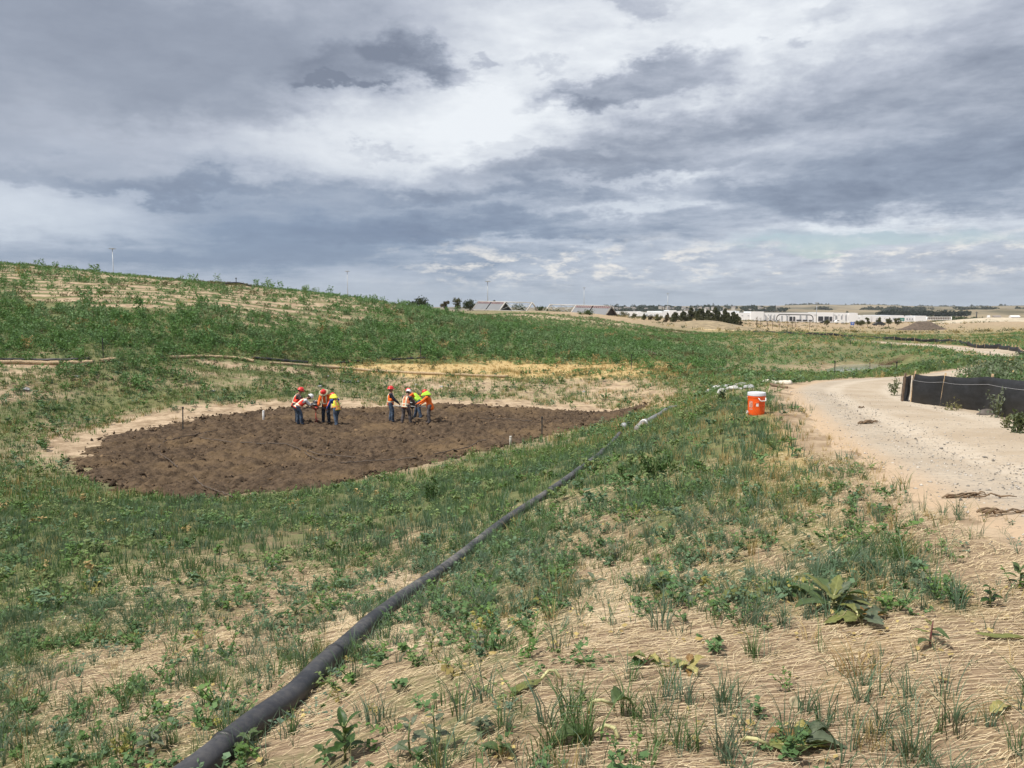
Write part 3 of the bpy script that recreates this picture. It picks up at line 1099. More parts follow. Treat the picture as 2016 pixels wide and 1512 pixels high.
def tree(base, h, w, label, style='round', col=((0.035, 0.055, 0.02), (0.085, 0.10, 0.04)), n=420, group=None, name="tree", cat="tree", seed=None):
    r_ = np.random.default_rng(seed if seed is not None else int(abs(base[0] * 13 + base[1] * 7)) + 5)
    t = thing(name, label, cat, base, 0, group)
    mb = MB()
    lean = r_.normal(0, 0.03, 2) * h
    mb.tube([(0, 0, -0.3), (lean[0] * .3, lean[1] * .3, h * 0.35), (lean[0], lean[1], h * 0.8)], [h * 0.028, h * 0.02, h * 0.006], 6)
    cs, rs = [], []
    if style == 'pine':
        m = 13
        for i in range(m):
            f = 0.18 + 0.8 * i / (m - 1)
            wd = w * 0.5 * min(1.0, 1.25 * (1.12 - f)) ** 0.8
            a = r_.random() * 6.28
            cs.append((math.cos(a) * wd * 0.55, math.sin(a) * wd * 0.55, f * h))
            rs.append(max(wd * 0.62, h * 0.05))
            mb.tube([(0, 0, f * h * 0.95), (math.cos(a) * wd * 0.7, math.sin(a) * wd * 0.7, f * h)], [h * 0.008, h * 0.003], 4)
    else:
        m = 11
        for i in range(m):
            a, q = r_.random() * 6.28, r_.random() ** 0.6
            z = h * (0.38 + 0.52 * r_.random())
            rr = w * 0.36 * q * (1.15 - abs(z / h - 0.6))
            cs.append((math.cos(a) * rr, math.sin(a) * rr, z))
            rs.append(w * (0.15 + 0.10 * r_.random()))
            mb.tube([(lean[0] * .3, lean[1] * .3, h * 0.3), (math.cos(a) * rr * 0.9, math.sin(a) * rr * 0.9, z)], [h * 0.013, h * 0.004], 4)
    mb.build("trunk", MT['bark'], t)
    V, Fc, C = leaf_cloud(np.array(cs), np.array(rs), n, h * (0.05 if style == 'pine' else .04) + 0.06, r_, col[0], col[1])
    o = fast_mesh("crown", V, Fc, LEAF, C)
    o.parent = t
    return t


def px_tree(px, pyb, hpx, wpx, d, label, **k):
    b = W(px, pyb, d)
    g = hz(b[0], b[1])
    z = min(b[2], g) if b[2] < g else b[2]
    top = b[2] + hpx * d / F
    return tree((b[0], b[1], g - 0.1), top - g + 0.1, wpx * d / F, label, **k)


olive = ((0.075, 0.080, 0.035), (0.14, 0.135, 0.065))
dark = ((0.022, 0.038, 0.018), (0.055, 0.07, 0.032))
pineg = ((0.048, 0.056, 0.030), (0.115, 0.115, 0.062))
brown = ((0.07, 0.055, 0.035), (0.13, 0.10, 0.06))
for px, yb, h, w, d, st, c, lb in (
    (832, 606, 19, 46, 235, 'round', dark, "wide dark green tree clump on the hill's skyline, leftmost"),
    (812, 604, 10, 26, 232, 'round', dark, "small dark tree just left of the wide tree clump on the skyline"),
    (877, 609, 17, 20, 240, 'round', brown, "small brownish tree between the skyline clump and the pavilions"),
    (900, 611, 24, 24, 245, 'round', olive, "tallest tree left of the pavilions, with thin olive crown"),
    (926, 611, 20, 36, 250, 'round', dark, "broad deep green tree touching the left pavilion's sloping roof"),
    (974, 602, 12, 12, 262, 'round', brown, "brown tree top showing over the left pavilion's ridge"),
    (1020, 614, 14, 34, 270, 'round', ((0.03, 0.055, 0.018), (0.08, 0.11, 0.035)), "leafy green tree seen through the left pavilion's open frame"),
    (1064, 615, 13, 22, 270, 'round', ((0.03, 0.055, 0.018), (0.08, 0.11, 0.035)), "leafy green tree in the gap between the two pavilions"),
    (1160, 627, 15, 26, 168, 'round', ((0.05, 0.085, 0.035), (0.11, 0.15, 0.06)), "pale green shrub in front of the right pavilion's panels"),
    (1142, 625, 8, 22, 165, 'round', ((0.05, 0.085, 0.035), (0.11, 0.15, 0.06)), "low green shrub at the foot of the right pavilion's left panel"),
    (1230, 628, 14, 20, 260, 'round', olive, "grey green tree just right of the right pavilion"),
    (1248, 629, 12, 16, 262, 'round', olive, "second grey green tree right of the right pavilion"),
    (1268, 632, 14, 11, 235, 'pine', olive, "narrow olive conifer before the white buildings"),
    (1281, 634, 13, 14, 232, 'round', brown, "brownish small tree next to the narrow olive conifer"),
    (1296, 635, 16, 18, 230, 'round', olive, "olive tree left of the dark pine grove"),
    (1313, 635, 18, 16, 228, 'pine', brown, "brown tinged conifer at the dark pine grove's left edge"),
):
    px_tree(px, yb, h, w, d, lb, style=st, col=c, n=1000 if w > 25 else 620)
for i, (px, yb, h, w) in enumerate(((1330, 634, 18, 26), (1346, 634, 20, 24), (1362, 634, 26, 26), (1379, 634, 25, 26), (1395, 634, 22, 26), (1409, 634, 27, 26),
                                    (1428, 634, 25, 24), (1443, 635, 20, 24), (1452, 635, 16, 20))):
    px_tree(px, yb, h, w, 236 + 4 * (i % 3), "dark pine crowded into the grove on the dry grass knoll", style='pine', col=pineg, n=1300, group="pines of the knoll grove", name="pine_tree")
for px, yb, h, w, lb in ((1627, 643, 13, 12, "lone small tree on the plain in front of the warehouse"),
                         (1687, 646, 14, 15, "low round tree right of the blue road sign"),
                         (1697, 647, 16, 15, "round tree in the middle of the clump by the blue sign"),
                         (1708, 646, 21, 12, "tallest narrow tree of the clump by the blue sign"),
                         (1731, 640, 15, 13, "round tree between the blue sign's clump and the green sign"),
                         (1749, 640, 15, 14, "round tree nearest left of the green sign"),
                         (1766, 638, 12, 15, "low tree partly behind the green road sign")):
    px_tree(px, yb, h, w, 300, lb, style='round', col=olive, n=700)
px_tree(1669, 618, 9, 9, 1150, "dark lone tree on the slope above the warehouse roof", style='round', col=dark, n=200)


# bare young trees planted in a loose row before the warehouse
def sapling_proto():
    mb = MB()
    r_ = random.Random(4)
    mb.tube([(0, 0, -0.1), (0.03, 0, 1.5), (0, 0.02, 3.0)], [0.05, 0.035, 0.01], 5)
    for i in range(26):
        z = r_.uniform(0.9, 2.7)
        a = r_.random() * 6.28
        L = r_.uniform(0.3, 0.75) * (1.2 - z / 4)
        mb.tube([(0, 0, z), (math.cos(a) * L * .6, math.sin(a) * L * .6, z + L * .5), (math.cos(a) * L, math.sin(a) * L, z + L)], [0.02, 0.014, 0.006], 4)
    return mb


_sm = sapling_proto().build("trunk", MT['bark'])
_st = thing("sapling", "bare young tree planted in the loose row before the warehouse", "tree", (0, 0, 0), 0, "bare saplings before the warehouse")
_sm.parent = _st
V, Fc, C = leaf_cloud(np.array([(0, 0, 1.9), (0, 0, 2.5), (0.1, 0, 1.4)]), np.array([0.5, 0.4, 0.4]), 60, 0.07, None, (0.12, 0.09, 0.06), (0.2, 0.14, 0.09))
_sc = fast_mesh("crown", V, Fc, LEAF, C)
_sc.parent = _st
for i, (px, yb, h) in enumerate(((1490, 637, 17), (1497, 643, 20), (1511, 646, 24), (1521, 641, 17), (1534, 641, 16), (1551, 642, 13), (1560, 641, 12), (1566, 642, 11), (1594, 643, 14), (1456, 640, 9))):
    d = 205 + (i * 37) % 40
    b = W(px, yb, d)
    g = hz(b[0], b[1])
    o = _st if i == 0 else _st.copy()
    if i:
        COL.objects.link(o)
        for ch in (_sm, _sc):
            c = ch.copy()
            COL.objects.link(c)
            c.parent = o
    o.location = (b[0], b[1], g - 0.05)
    o.rotation_euler = (0, 0, i * 1.3)
    k = max(0.4, (b[2] + h * d / F - g) / 3.2)
    o.scale = (k, k, k)


# far wood on the ridge and tree lines (one mass)
def far_wood():
    Vs, Fs, Cs = [], [], []
    off = 0

    def put(px, py, d, h, w, colr):
        nonlocal off
        x, y, z = W(px, py, d)
        n = 24
        r_ = rng
        c = np.stack([r_.normal(0, w * .3, 4), r_.normal(0, w * .3, 4), np.abs(r_.normal(h * .5, h * .2, 4))], 1)
        V, Fc, C = leaf_cloud(c, np.full(4, w * 0.33), n, w * 0.24, r_, colr[0], colr[1], h / w)
        Vs.append(V + np.array([x, y, z - h * 0.15]))
        Fs.append(Fc + off)
        Cs.append(C)
        off += len(V)
    dk = ((0.022, 0.032, 0.024), (0.060, 0.074, 0.052))
    for px in np.arange(1165, 1545, 1.5):
        for _ in range(4):
            y = rng.uniform(605.2, 613.5)
            dens = fbm(np.array([px]), np.array([y * 6]), 14, 3, 91)[0]
            if dens > 0.47:
                put(px + rng.normal(0, 1.5), y, 2050 - (y - 609) * 30, rng.uniform(5, 10), rng.uniform(7, 14), dk)
    for px in np.arange(1730, 1905, 1.4):
        for _ in range(3):
            y = rng.uniform(616.5, 622.5)
            if fbm(np.array([px]), np.array([y * 5]), 12, 3, 95)[0] > 0.43 - (0.1 if px < 1840 else 0):
                put(px, y, 1350, rng.uniform(4, 8), rng.uniform(5, 10), dk)
    for px in np.arange(1500, 2030, 2.0):
        if fbm(np.array([px]), np.array([0.0]), 26, 3, 97)[0] > 0.47:
            put(px, np.interp(px, [1500, 1600, 1700, 1800, 1900, 1960, 2100], [602.8, 601.0, 602.6, 604, 605.4, 604.4, 603.4]) + rng.uniform(0, 2), 4150, rng.uniform(9, 18), rng.uniform(12, 24), dk)
    for px in np.arange(1545, 2016, 1.6):
        if fbm(np.array([px]), np.array([9.0]), 30, 3, 98)[0] > 0.52:
            put(px, rng.uniform(608, 613), 2400, rng.uniform(5, 10), rng.uniform(9, 22), ((0.04, 0.05, 0.03), (0.075, 0.08, 0.05)))
    for px in np.arange(1840, 1925, 3.0):
        put(px, rng.uniform(629, 633), 700, rng.uniform(2.5, 4), rng.uniform(5, 8), ((0.04, 0.06, 0.025), (0.09, 0.11, 0.05)))
    o = fast_mesh("woodland", np.concatenate(Vs), np.concatenate(Fs), LEAF, np.concatenate(Cs))
    kind(o, "stuff", "dark far woodland along the ridges of the horizon")


far_wood()


def house(px, py, d, w, colr, i):
    x, y, z = W(px, py, d)
    mb = MB()
    h = w * 0.38
    mb.box((0, 0, h * 0.5 - 2), (w, w * 0.7, h + 4))
    t = thing("house", "tiny pale house among the trees of the far ridge", "house", (x, y, z - 1), rnd.uniform(-0.5, 0.5), "houses on the far ridge")
    mb.build("wall", colr, t, smooth=False)
    m2 = MB()
    a, b = w * 0.56, w * 0.40
    m2.add([(-a, -b, h), (a, -b, h), (a, b, h), (-a, b, h), (-a, 0, h + w * 0.26), (a, 0, h + w * 0.26)], [(0, 1, 5, 4), (2, 3, 4, 5), (0, 4, 3), (1, 2, 5), (0, 3, 2, 1)])
    m2.build("roof", MT['roof'], t, smooth=False)


MT['roof'] = mat("roof_shingle", (0.27, 0.235, 0.215), 0.9, 0.15, 1)
_hw = [mat("house_wall", c, 0.9) for c in ((0.50, 0.46, 0.40), (0.58, 0.56, 0.52), (0.40, 0.36, 0.30))]
for i in range(46):
    px = rnd.uniform(1185, 1540) if i < 36 else rnd.uniform(1545, 1720)
    py = rnd.uniform(605.5, 611.5) if i < 36 else rnd.uniform(602.2, 604.5)
    house(px, py, 1960 if i < 36 else 4000, rnd.uniform(5.5, 9.5) * (1 if i < 36 else 1.6), _hw[i % 3], i)
for px, py, wd, lb in ((1997, 626, 17, "long low white barn at the right edge below the hills"), (1946, 626, 5, "tiny white shed right of the dark utility pole"), (1962, 626, 14, "dull brown barn between the white shed and the white barn")):
    d = 1100
    x, y, z = W(px, py, d)
    w = wd * d / F
    t = thing("barn", lb, "barn", (x, y, z - 1))
    h = 2.8
    MB().box((0, 0, h / 2 - 1), (w, w * 0.45, h + 2)).build("wall", MT['white_wall'] if 'brown' not in lb else _hw[2], t, smooth=False)
    a, b = w * 0.53, w * 0.27
    MB().add([(-a, -b, h), (a, -b, h), (a, b, h), (-a, b, h), (-a, 0, h + 1.9), (a, 0, h + 1.9)], [(0, 1, 5, 4), (2, 3, 4, 5), (0, 4, 3), (1, 2, 5), (0, 3, 2, 1)]).build(
        "roof", MT['white'] if 'brown' not in lb else MT['roof'], t, smooth=False)


# ------------------------------------------------------------------ warehouses
def warehouse(px0, px1, ytop, ybase, d, label, bays=0, pil=None, doors=None, blocks=(), windows=()):
    x0, _, zt = W(px0, ytop, d)
    x1, _, zb = W(px1, ybase, d)
    w, h = x1 - x0, zt - zb
    k = d / F
    t = thing("warehouse", label, "warehouse", ((x0 + x1) / 2, d, zb))
    mb = MB()
    mb.box((0, 30, h / 2 - 1.5), (w, 60, h + 3))
    for (a, b, yt) in blocks:                       # taller or stepped-forward pieces of wall
        ww, hh = (b - a) * k, zt - zb + (ytop - yt) * k
        cx = ((a + b) / 2 - 1008) * k - (x0 + x1) / 2
        mb.box((cx, 10 - 0.6, hh / 2 - 1.5), (ww, 20, hh + 3))
    mb.build("wall", MT['white_wall'], t, smooth=False)
    mr = MB()
    mr.box((0, 30, h + 0.06), (w - 1.0, 59, 0.12))
    mr.build("roof", MT['steel'], t, smooth=False)

    def face(nm, a, b, yt, yb, m_, off):
        ww, hh = (b - a) * k, (yb - yt) * k
        cx = ((a + b) / 2 - 1008) * k - (x0 + x1) / 2
        cz = (ybase - (yt + yb) / 2) * k
        MB().box((cx, off, cz), (ww, 0.25, hh)).build(nm, m_, t, smooth=False)
    for (a, b) in (pil or ()):
        face("panel", a, b, ytop + 5.5, ybase - 1.2, MT['grey_wall'], -0.12)
    for (a, b, yt, yb, off) in (doors or ()):
        face("dock_door", a, b, yt, yb, MT['dark_glass'], off)
    for (a, b, yt, yb) in windows:
        face("window", a, b, yt, yb, MT['grey_wall'], -0.10)
    return t


main_p = [(1489, 1492), (1497, 1499.5), (1504.5, 1507), (1513, 1516), (1520.5, 1523), (1536, 1538.5), (1546, 1549), (1572, 1575), (1584, 1587),
          (1642, 1645.5), (1653, 1655.5), (1661.5, 1664), (1668, 1670.5), (1674, 1676.5), (1680.5, 1683)]
main_d = [(1552, 1557.5, 623.5, 632, -0.2), (1559.5, 1563, 623.5, 632, -0.2), (1566, 1575.5, 629.3, 632, -0.35), (1578, 1587, 629.5, 632, -0.35), (1590, 1598.5, 630, 632, -0.35),
          (1608, 1617.5, 623, 632, -0.75), (1620, 1628.5, 623, 632, -0.75), (1630, 1635, 623.5, 632, -0.75), (1502, 1507, 630.4, 632, -0.35), (1512, 1517, 630.4, 632, -0.35), (1524, 1531, 630.4, 632, -0.35),
          (1636.5, 1640, 631, 632.2, -0.35), (1648, 1652, 631, 632.2, -0.35), (1657, 1660.5, 631, 632.2, -0.35), (1671, 1673.5, 631, 632.2, -0.35), (1678, 1680, 631, 632.2, -0.35)]
warehouse(1454, 1685, 616, 632.6, 620, "large white warehouse with tall dark glazed entrance and grey bays", pil=main_p, doors=main_d,
          blocks=((1476, 1501, 613.2), (1606, 1637, 615.0), (1668, 1685, 616.2)),
          windows=[(a, a + 1.8, 619.5, 621) for a in (1490, 1497, 1503, 1510, 1515, 1522, 1530, 1545, 1550, 1572, 1585, 1601, 1604, 1640, 1648, 1655, 1662, 1669, 1676)] +
          [(1458, 1461, 621, 622), (1470, 1473, 621, 622), (1482, 1487, 621, 622)])
warehouse(1205, 1262, 613.0, 626.5, 520, "white flat roofed warehouse behind the grey green trees", doors=[(1255, 1263.5, 623, 627.5, -0.8)],
          blocks=((1254, 1265, 614.0),), windows=[(1262 - 44, 1262 - 40, 618, 621)])
warehouse(1264, 1303, 615.8, 627.5, 525, "lower white warehouse wing with grey windows left of the pines", windows=[(1270, 1274, 619, 623), (1279, 1283, 619, 623), (1286, 1289, 619, 623)])
warehouse(1303, 1366, 612.5, 629, 540, "tall white warehouse block half hidden by the pine grove", blocks=((1316, 1330, 610.6),))
warehouse(1415, 1455, 612.6, 632, 640, "white warehouse end with sloped roofline right behind the pines", blocks=((1432, 1447, 611.6),))
warehouse(1686, 1755, 622.0, 632.8, 760, "low white warehouse with small windows right of the main warehouse", windows=[(1687.5, 1690, 625.5, 626.6), (1699, 1702, 625.5, 626.6), (1722, 1726, 626, 627), (1738, 1740, 626, 627)], blocks=((1690, 1712, 621.0),))
warehouse(1753, 1779, 620.8, 632.5, 770, "white warehouse block with grey window bays behind the green sign", windows=[(1755, 1761, 626, 629.5), (1764, 1769, 626, 629.5)])
warehouse(1779, 1820, 623.0, 632.5, 780, "farthest white warehouse wing with narrow grey panels behind the dirt pile", blocks=((1798, 1820, 621.8),), windows=[(a, a + 2.2, 626.5, 630) for a in (1782, 1787, 1792, 1800, 1808)])


# ------------------------------------------------------------------ A-frame pavilions
def pavilion(pxl, yl, pxr, yr, dl, dr, s0, s1, label, hgt=2.35):
    a, b = Vector(W(pxl, yl, dl)), Vector(W(pxr, yr, dr))
    t = thing("pavilion", label, "pavilion", (a + b) / 2 - Vector((0, 0, hgt)))
    o = (a + b) / 2 - Vector((0, 0, hgt))
    a, b = a - o, b - o
    L = (b - a)
    n = Vector((L.y, -L.x, 0)).normalized()
    if n.y > 0:
        n = -n
    wd = hgt * 1.02

    def P(s, q):                                     # s along the ridge, q -1 far foot, 0 ridge, 1 near foot
        p = a + L * s
        return p + n * (q * wd) + Vector((0, 0, -hgt * abs(q)))
    fr = MB()
    for s in (0.0, s0, s1, 1.0):
        for q in (-1.08, 1.08):
            fr.tube([P(s, 0), P(s, q)], 0.19, 6)
    fr.tube([P(0, 0), P(1, 0)], 0.13, 6)
    for q in (-0.98, 0.98):
        fr.tube([P(0, q), P(1, q)], 0.10, 6)
    fr.build("frame", MT['pav'], t)
    br = MB()
    for (u, v) in ((0.0, s0), (s1, 1.0)):
        if v - u > 0.1:
            for q in (-1, 1):
                m = (u + v) / 2
                br.tube([P(u, 0.02), P(m, q * .95)], 0.07, 5)
                br.tube([P(m, q * .95), P(v, 0.02)], 0.07, 5)
                br.tube([P(u, q * .95), P(m, 0.03)], 0.05, 5)
                br.tube([P(m, 0.03), P(v, q * .95)], 0.05, 5)
    if br.v:
        br.build("brace", MT['steel'], t)
    for q in (-1, 1):                                # roof panels on both slopes, two bays each
        for (u, v) in ((s0 + .01, (s0 + s1) / 2 - .01), ((s0 + s1) / 2 + .01, s1 - .01)):
            lo = MB()
            lo.add([P(u, q * .30), P(v, q * .30), P(v, q * .97), P(u, q * .97)] + [p + Vector((0, 0, .12)) for p in (P(u, q * .30), P(v, q * .30), P(v, q * .97), P(u, q * .97))],
                   [(0, 1, 2, 3), (7, 6, 5, 4), (0, 4, 5, 1), (1, 5, 6, 2), (2, 6, 7, 3), (3, 7, 4, 0)])
            lo.build("roof_panel", MT['pav_panel'], t, smooth=False)
            hi = MB()
            for j in range(9):
                e0, e1 = u + (v - u) * (j + .18) / 9, u + (v - u) * (j + .82) / 9
                hi.add([P(e0, q * .07), P(e1, q * .07), P(e1, q * .26), P(e0, q * .26)] + [p + Vector((0, 0, .1)) for p in (P(e0, q * .07), P(e1, q * .07), P(e1, q * .26), P(e0, q * .26))],
                       [(0, 1, 2, 3), (7, 6, 5, 4), (0, 4, 5, 1), (1, 5, 6, 2), (2, 6, 7, 3), (3, 7, 4, 0)])
            hi.build("skylight_strip", MT['pav_sky'], t, smooth=False)
    for s in (s0 + 0.02, s1 - 0.02):                 # louvred gables
        gb = MB()
        for j in range(6):
            z0, z1 = 0.15 + 0.135 * j, 0.15 + 0.135 * j + 0.085
            gb.add([P(s, z1) * 1.0, P(s, -z1) * 1.0, P(s, -z0), P(s, z0)], [(0, 1, 2, 3)])
        gb.build("gable_louvre", MT['pav_dark'], t, smooth=False)
        bk = MB()
        bk.add([P(s - 0.012 if s > .5 else s + 0.012, 0), P(s - 0.012 if s > .5 else s + 0.012, 1), P(s - 0.012 if s > .5 else s + 0.012, -1)], [(0, 1, 2)])
        bk.build("gable_wall", MT['steel_dark'], t, smooth=False)
    return t


MT['pav'] = mat("pavilion_frame", (0.50, 0.47, 0.43), 0.7, 0.1, 1)
MT['pav_panel'] = mat("pavilion_panel", (0.17, 0.175, 0.185), 0.55, 0.05, 0.4)
MT['pav_sky'] = mat("pavilion_strip", (0.23, 0.15, 0.15), 0.5, 0.2, 0.5)
MT['pav_dark'] = mat("pavilion_louvre", (0.085, 0.07, 0.06), 0.8, 0.2, 1)
pavilion(942, 593.2, 1048, 595.8, 214, 200, 0.0, 0.52, "grey A-frame pavilion on the left, its right half an open frame", 2.35)
pavilion(1083, 599.5, 1204, 602.6, 214, 199, 0.44, 1.0, "grey A-frame pavilion on the right, its left half an open frame", 2.45)


# ------------------------------------------------------------------ masts, signs, gantry, arch, vehicles
def mast(px, ytop, d, label, name="light_mast", zb=None):
    r = W(px, ytop, d)
    g = hz(r[0], r[1]) if zb is None else zb
    h = r[2] - g
    t = thing(name, label, "light pole", (r[0], r[1], g))
    k = d / 400.0
    MB().tube([(0, 0, -1), (0, 0, h * .5), (0, 0, h)], [0.20 * k + .05, 0.15 * k + .05, 0.09 * k + .05], 8).build("pole", MT['steel'], t)
    hd = MB()
    hd.lathe([(0.5, 0), (0.75, 0.12), (0.75, 0.3), (0.3, 0.45)], 10, (0, 0, h - 0.4))
    for i in range(4):
        a = i * math.pi / 2 + 0.4
        hd.box((math.cos(a) * 0.95, math.sin(a) * 0.95, h - 0.25), (0.6, 0.45, 0.25), Matrix.Rotation(a, 3, 'Z'))
    hd.build("lamp_head", MT['steel'], t, smooth=False)


for px, yt, d, lb in ((221, 488.5, 300, "tall pale light mast rising behind the weedy hill, leftmost of all"),
                      (683.5, 533, 400, "thin light mast behind the middle of the hill's skyline"),
                      (960, 553, 330, "light mast standing behind the left pavilion"),
                      (1150, 566, 600, "faint light mast behind the right pavilion's panels"),
                      (1315, 577, 560, "light mast above the white buildings left of the pine grove"),
                      (1608.5, 595, 430, "pale light mast in front of the big warehouse's entrance")):
    mast(px, yt, d, lb)


def board_sign(px, yt, yb, wpx, d, m_, label, ybase, name="road_sign", lines=()):
    k = d / F
    x, y, z = W(px, (yt + yb) / 2, d)
    g = min(hz(x, y), W(px, ybase, d)[2])
    t = thing(name, label, "sign", (x, y, g))
    w, h, zc = wpx * k, (yb - yt) * k, z - g
    MB().box((0, 0, zc), (w, 0.12, h)).build("sign_board", m_, t, smooth=False)
    for s in (-1, 1):
        MB().tube([(s * w * .36, 0.2, -0.5), (s * w * .36, 0.2, zc + h * .4)], 0.10, 6).build("post", MT['steel'], t)
    ln = MB()
    for (cx, cz, lw, lh) in lines:
        ln.box((cx * w, -0.075, zc + cz * h), (lw * w, 0.02, lh * h))
    if lines:
        ln.build("sign_lettering", MT['white'], t, smooth=False)


MT['blue'] = mat("blue_sign", (0.012, 0.10, 0.48), 0.5)
MT['green'] = mat("green_sign", (0.0, 0.20, 0.16), 0.5)
board_sign(1678.3, 634.2, 639.8, 7, 290, MT['blue'], "blue road sign on two posts beside the warehouse", 645.5, lines=((0, .15, .6, .12), (0, -.15, .4, .12)))
board_sign(1776.3, 625.8, 631.8, 8.5, 420, MT['green'], "green highway sign in front of the far white warehouses", 636, lines=((0, .1, .7, .08), (-.1, -.15, .5, .08)))


def gantry():
    d = 640
    a, b = Vector(W(1825, 623.6, d)), Vector(W(1873, 624.4, d))
    g = W(1850, 634, d)[2]
    t = thing("sign_gantry", "white steel highway sign gantry spanning two posts behind the dirt pile", "gantry", (a.x, d, g))
    L, h = b.x - a.x, a.z - g
    for x in (0, L):
        MB().tube([(x, 0, -0.5), (x, 0, h)], 0.42, 8).build("post", MT['white'], t)
    tr = MB()
    for z in (h - 0.2, h - 2.6):
        tr.box((L / 2, 0, z), (L, 0.5, 0.45))
    n = 14
    for i in range(n + 1):
        tr.box((L * i / n, 0, h - 1.4), (0.16, 0.3, 2.2))
    tr.build("truss", MT['white'], t, smooth=False)
    MB().box((L / 2, 0.5, h - 1.4), (L * .96, 0.1, 1.7)).build("sign_back", mat("sign_back", (0.20, 0.155, 0.125), 0.7, 0.25, 0.6), t, smooth=False)


gantry()


def arch():
    d = 330
    k = d / F
    g = W(1565, 632, d)[2]
    x0, x1 = (1529 - 1565) * k, (1600.5 - 1565) * k
    h = (632 - 619) * k
    r = 1.7
    pts = [(x0, 0, -0.6), (x0, 0, h - r)]
    pts += [(x0 + r - r * math.cos(a), 0, h - r + r * math.sin(a)) for a in np.linspace(0.2, math.pi / 2, 7)]
    pts += [(x1 - r + r * math.sin(a), 0, h - r + r * math.cos(a) - 0.25) for a in np.linspace(0, math.pi / 2 - .2, 7)]
    pts += [(x1, 0, h - r - .3), (x1, 0, -0.6)]
    t = thing("gateway_arch", "dark round cornered tube arch standing before the warehouse", "arch", (W(1565, 632, d)[0], d, g))
    MB().tube(pts, 0.19, 8).build("arch_tube", MT['steel_dark'], t)
    for x in (x0, x1):
        MB().lathe([(0.4, -0.6), (0.4, 0.15), (0.22, 0.25)], 10, (x, 0, 0)).build("footing", MT['stone'], t)


arch()


def car(px, py, d, m_, label, van=False):
    x, y, z = W(px, py, d)
    g = hz(x, y)
    t = thing("parked_car", label, "car", (x, y, max(g, z)))
    prof = [(-2.2, .35), (-2.25, .75), (-1.3, .95), (-.7, 1.45), (.9, 1.5), (1.6, 1.0), (2.2, .9), (2.25, .35)] if not van else \
        [(-2.6, .4), (-2.7, 1.0), (-2.2, 1.2), (-1.7, 2.0), (2.6, 2.05), (2.65, .4)]
    n = len(prof)
    mb = MB()
    mb.add([(p, -.85, q) for p, q in prof] + [(p, .85, q) for p, q in prof],
           [tuple(range(n)), tuple(range(2 * n - 1, n - 1, -1))] + [(i, n + i, n + (i + 1) % n, (i + 1) % n) for i in range(n)])
    mb.build("body", m_, t, smooth=False)
    MB().box((0.1 if not van else -1.2, -0.86, 1.2 if not van else 1.6), (1.7 if not van else 1.0, 0.03, 0.36)).build("window", MT['dark_glass'], t, smooth=False)
    for wx in (-1.4, 1.4):
        for wy in (-.8, .8):
            w = MB()
            w.lathe([(0.33, -.1), (0.33, .1)], 12)
            o = w.build("wheel", MT['black_plastic'], t)
            o.rotation_euler = (R(90), 0, 0)
            o.location = (wx, wy, 0.33)


car(1653, 637.0, 400, MT['white'], "white van parked on the lot before the warehouse", True)
car(1623, 636.6, 400, MT['steel_dark'], "dark car parked left of the white van")
car(1730, 641.3, 292, MT['steel_dark'], "dark car under the round tree near the green sign")


def pole_dark():
    x, y, z = W(1923, 613.5, 600)
    g = W(1923, 631, 600)[2]
    t = thing("utility_pole", "dark utility pole against the far hills on the right", "pole", (x, y, g))
    MB().tube([(0, 0, -1), (0, 0, z - g)], [0.5, 0.35], 8).build("pole", MT['steel_dark'], t)
    MB().box((0, 0, z - g - 0.8), (2.4, 0.2, 0.25)).build("crossarm", MT['steel_dark'], t, smooth=False)


pole_dark()


def dirt_pile():
    g = at(1815, 248)
    n, m = 90, 46
    V = []
    for j in range(m):
        for i in range(n):
            u, v = i / (n - 1) * 2 - 1, j / (m - 1) * 2 - 1
            X = u * 7.4
            c = np.interp(u, [-1, -.32, -.18, .12, .22, .34, 1], [0, 2.62, 2.62, 2.78, 2.8, 2.5, 0])
            z = c * max(0, 1 - abs(v) ** 1.15) + (mnoise.fractal(Vector((X, v * 5, 0)) * 0.9, 1.0, 2.0, 4) * 0.13)
            V.append((X, v * 4.5, z - 0.12))
    o = fast_mesh("dirt_pile", np.array(V), grid_faces(m, n), mat("pile_earth", (0.105, 0.078, 0.058), 0.95, 0.3, 1.5, 0.8, 6), smooth=True)
    o.location = (g.x, g.y, W(1815, 648.3, 248)[2])
    tag(o, "dark brown heap of loose earth with a double peak on the plain", "dirt pile")


dirt_pile()


def sand_bank(name, px0, px1, yc, d, h, m_, lab):
    a, b = W(px0, yc, d), W(px1, yc, d)
    n, m = 80, 24
    L = b[0] - a[0]
    V = []
    for j in range(m):
        for i in range(n):
            u, v = i / (n - 1), j / (m - 1) * 2 - 1
            z = h * math.sin(math.pi * u) ** 0.6 * math.cos(v * math.pi / 2) ** 1.2 * (0.8 + 0.4 * float(fbm(np.array([u * L]), np.array([v * 8]), 9, 3, 7)[0]))
            V.append((a[0] + u * L, d + v * 22, hz(a[0] + u * L, d + v * 22) - 0.15 + z))
    kind(fast_mesh(name, np.array(V), grid_faces(m, n), m_, smooth=True), "structure", lab)


m_sand = mat("sand", (0.46, 0.39, 0.285), 0.95, 0.18, 0.3, 0.4, 3)
m_dry = mat("dry_grass_knoll", (0.27, 0.21, 0.125), 0.95, 0.3, 0.6, 0.6, 4)
sand_bank("sand_bank", 1832, 2080, 640, 330, 1.7, m_sand, "bare pale sand bank on the right of the plain")
sand_bank("knoll", 1310, 1500, 640, 215, 1.5, m_dry, "low knoll of dry grass below the pine grove")


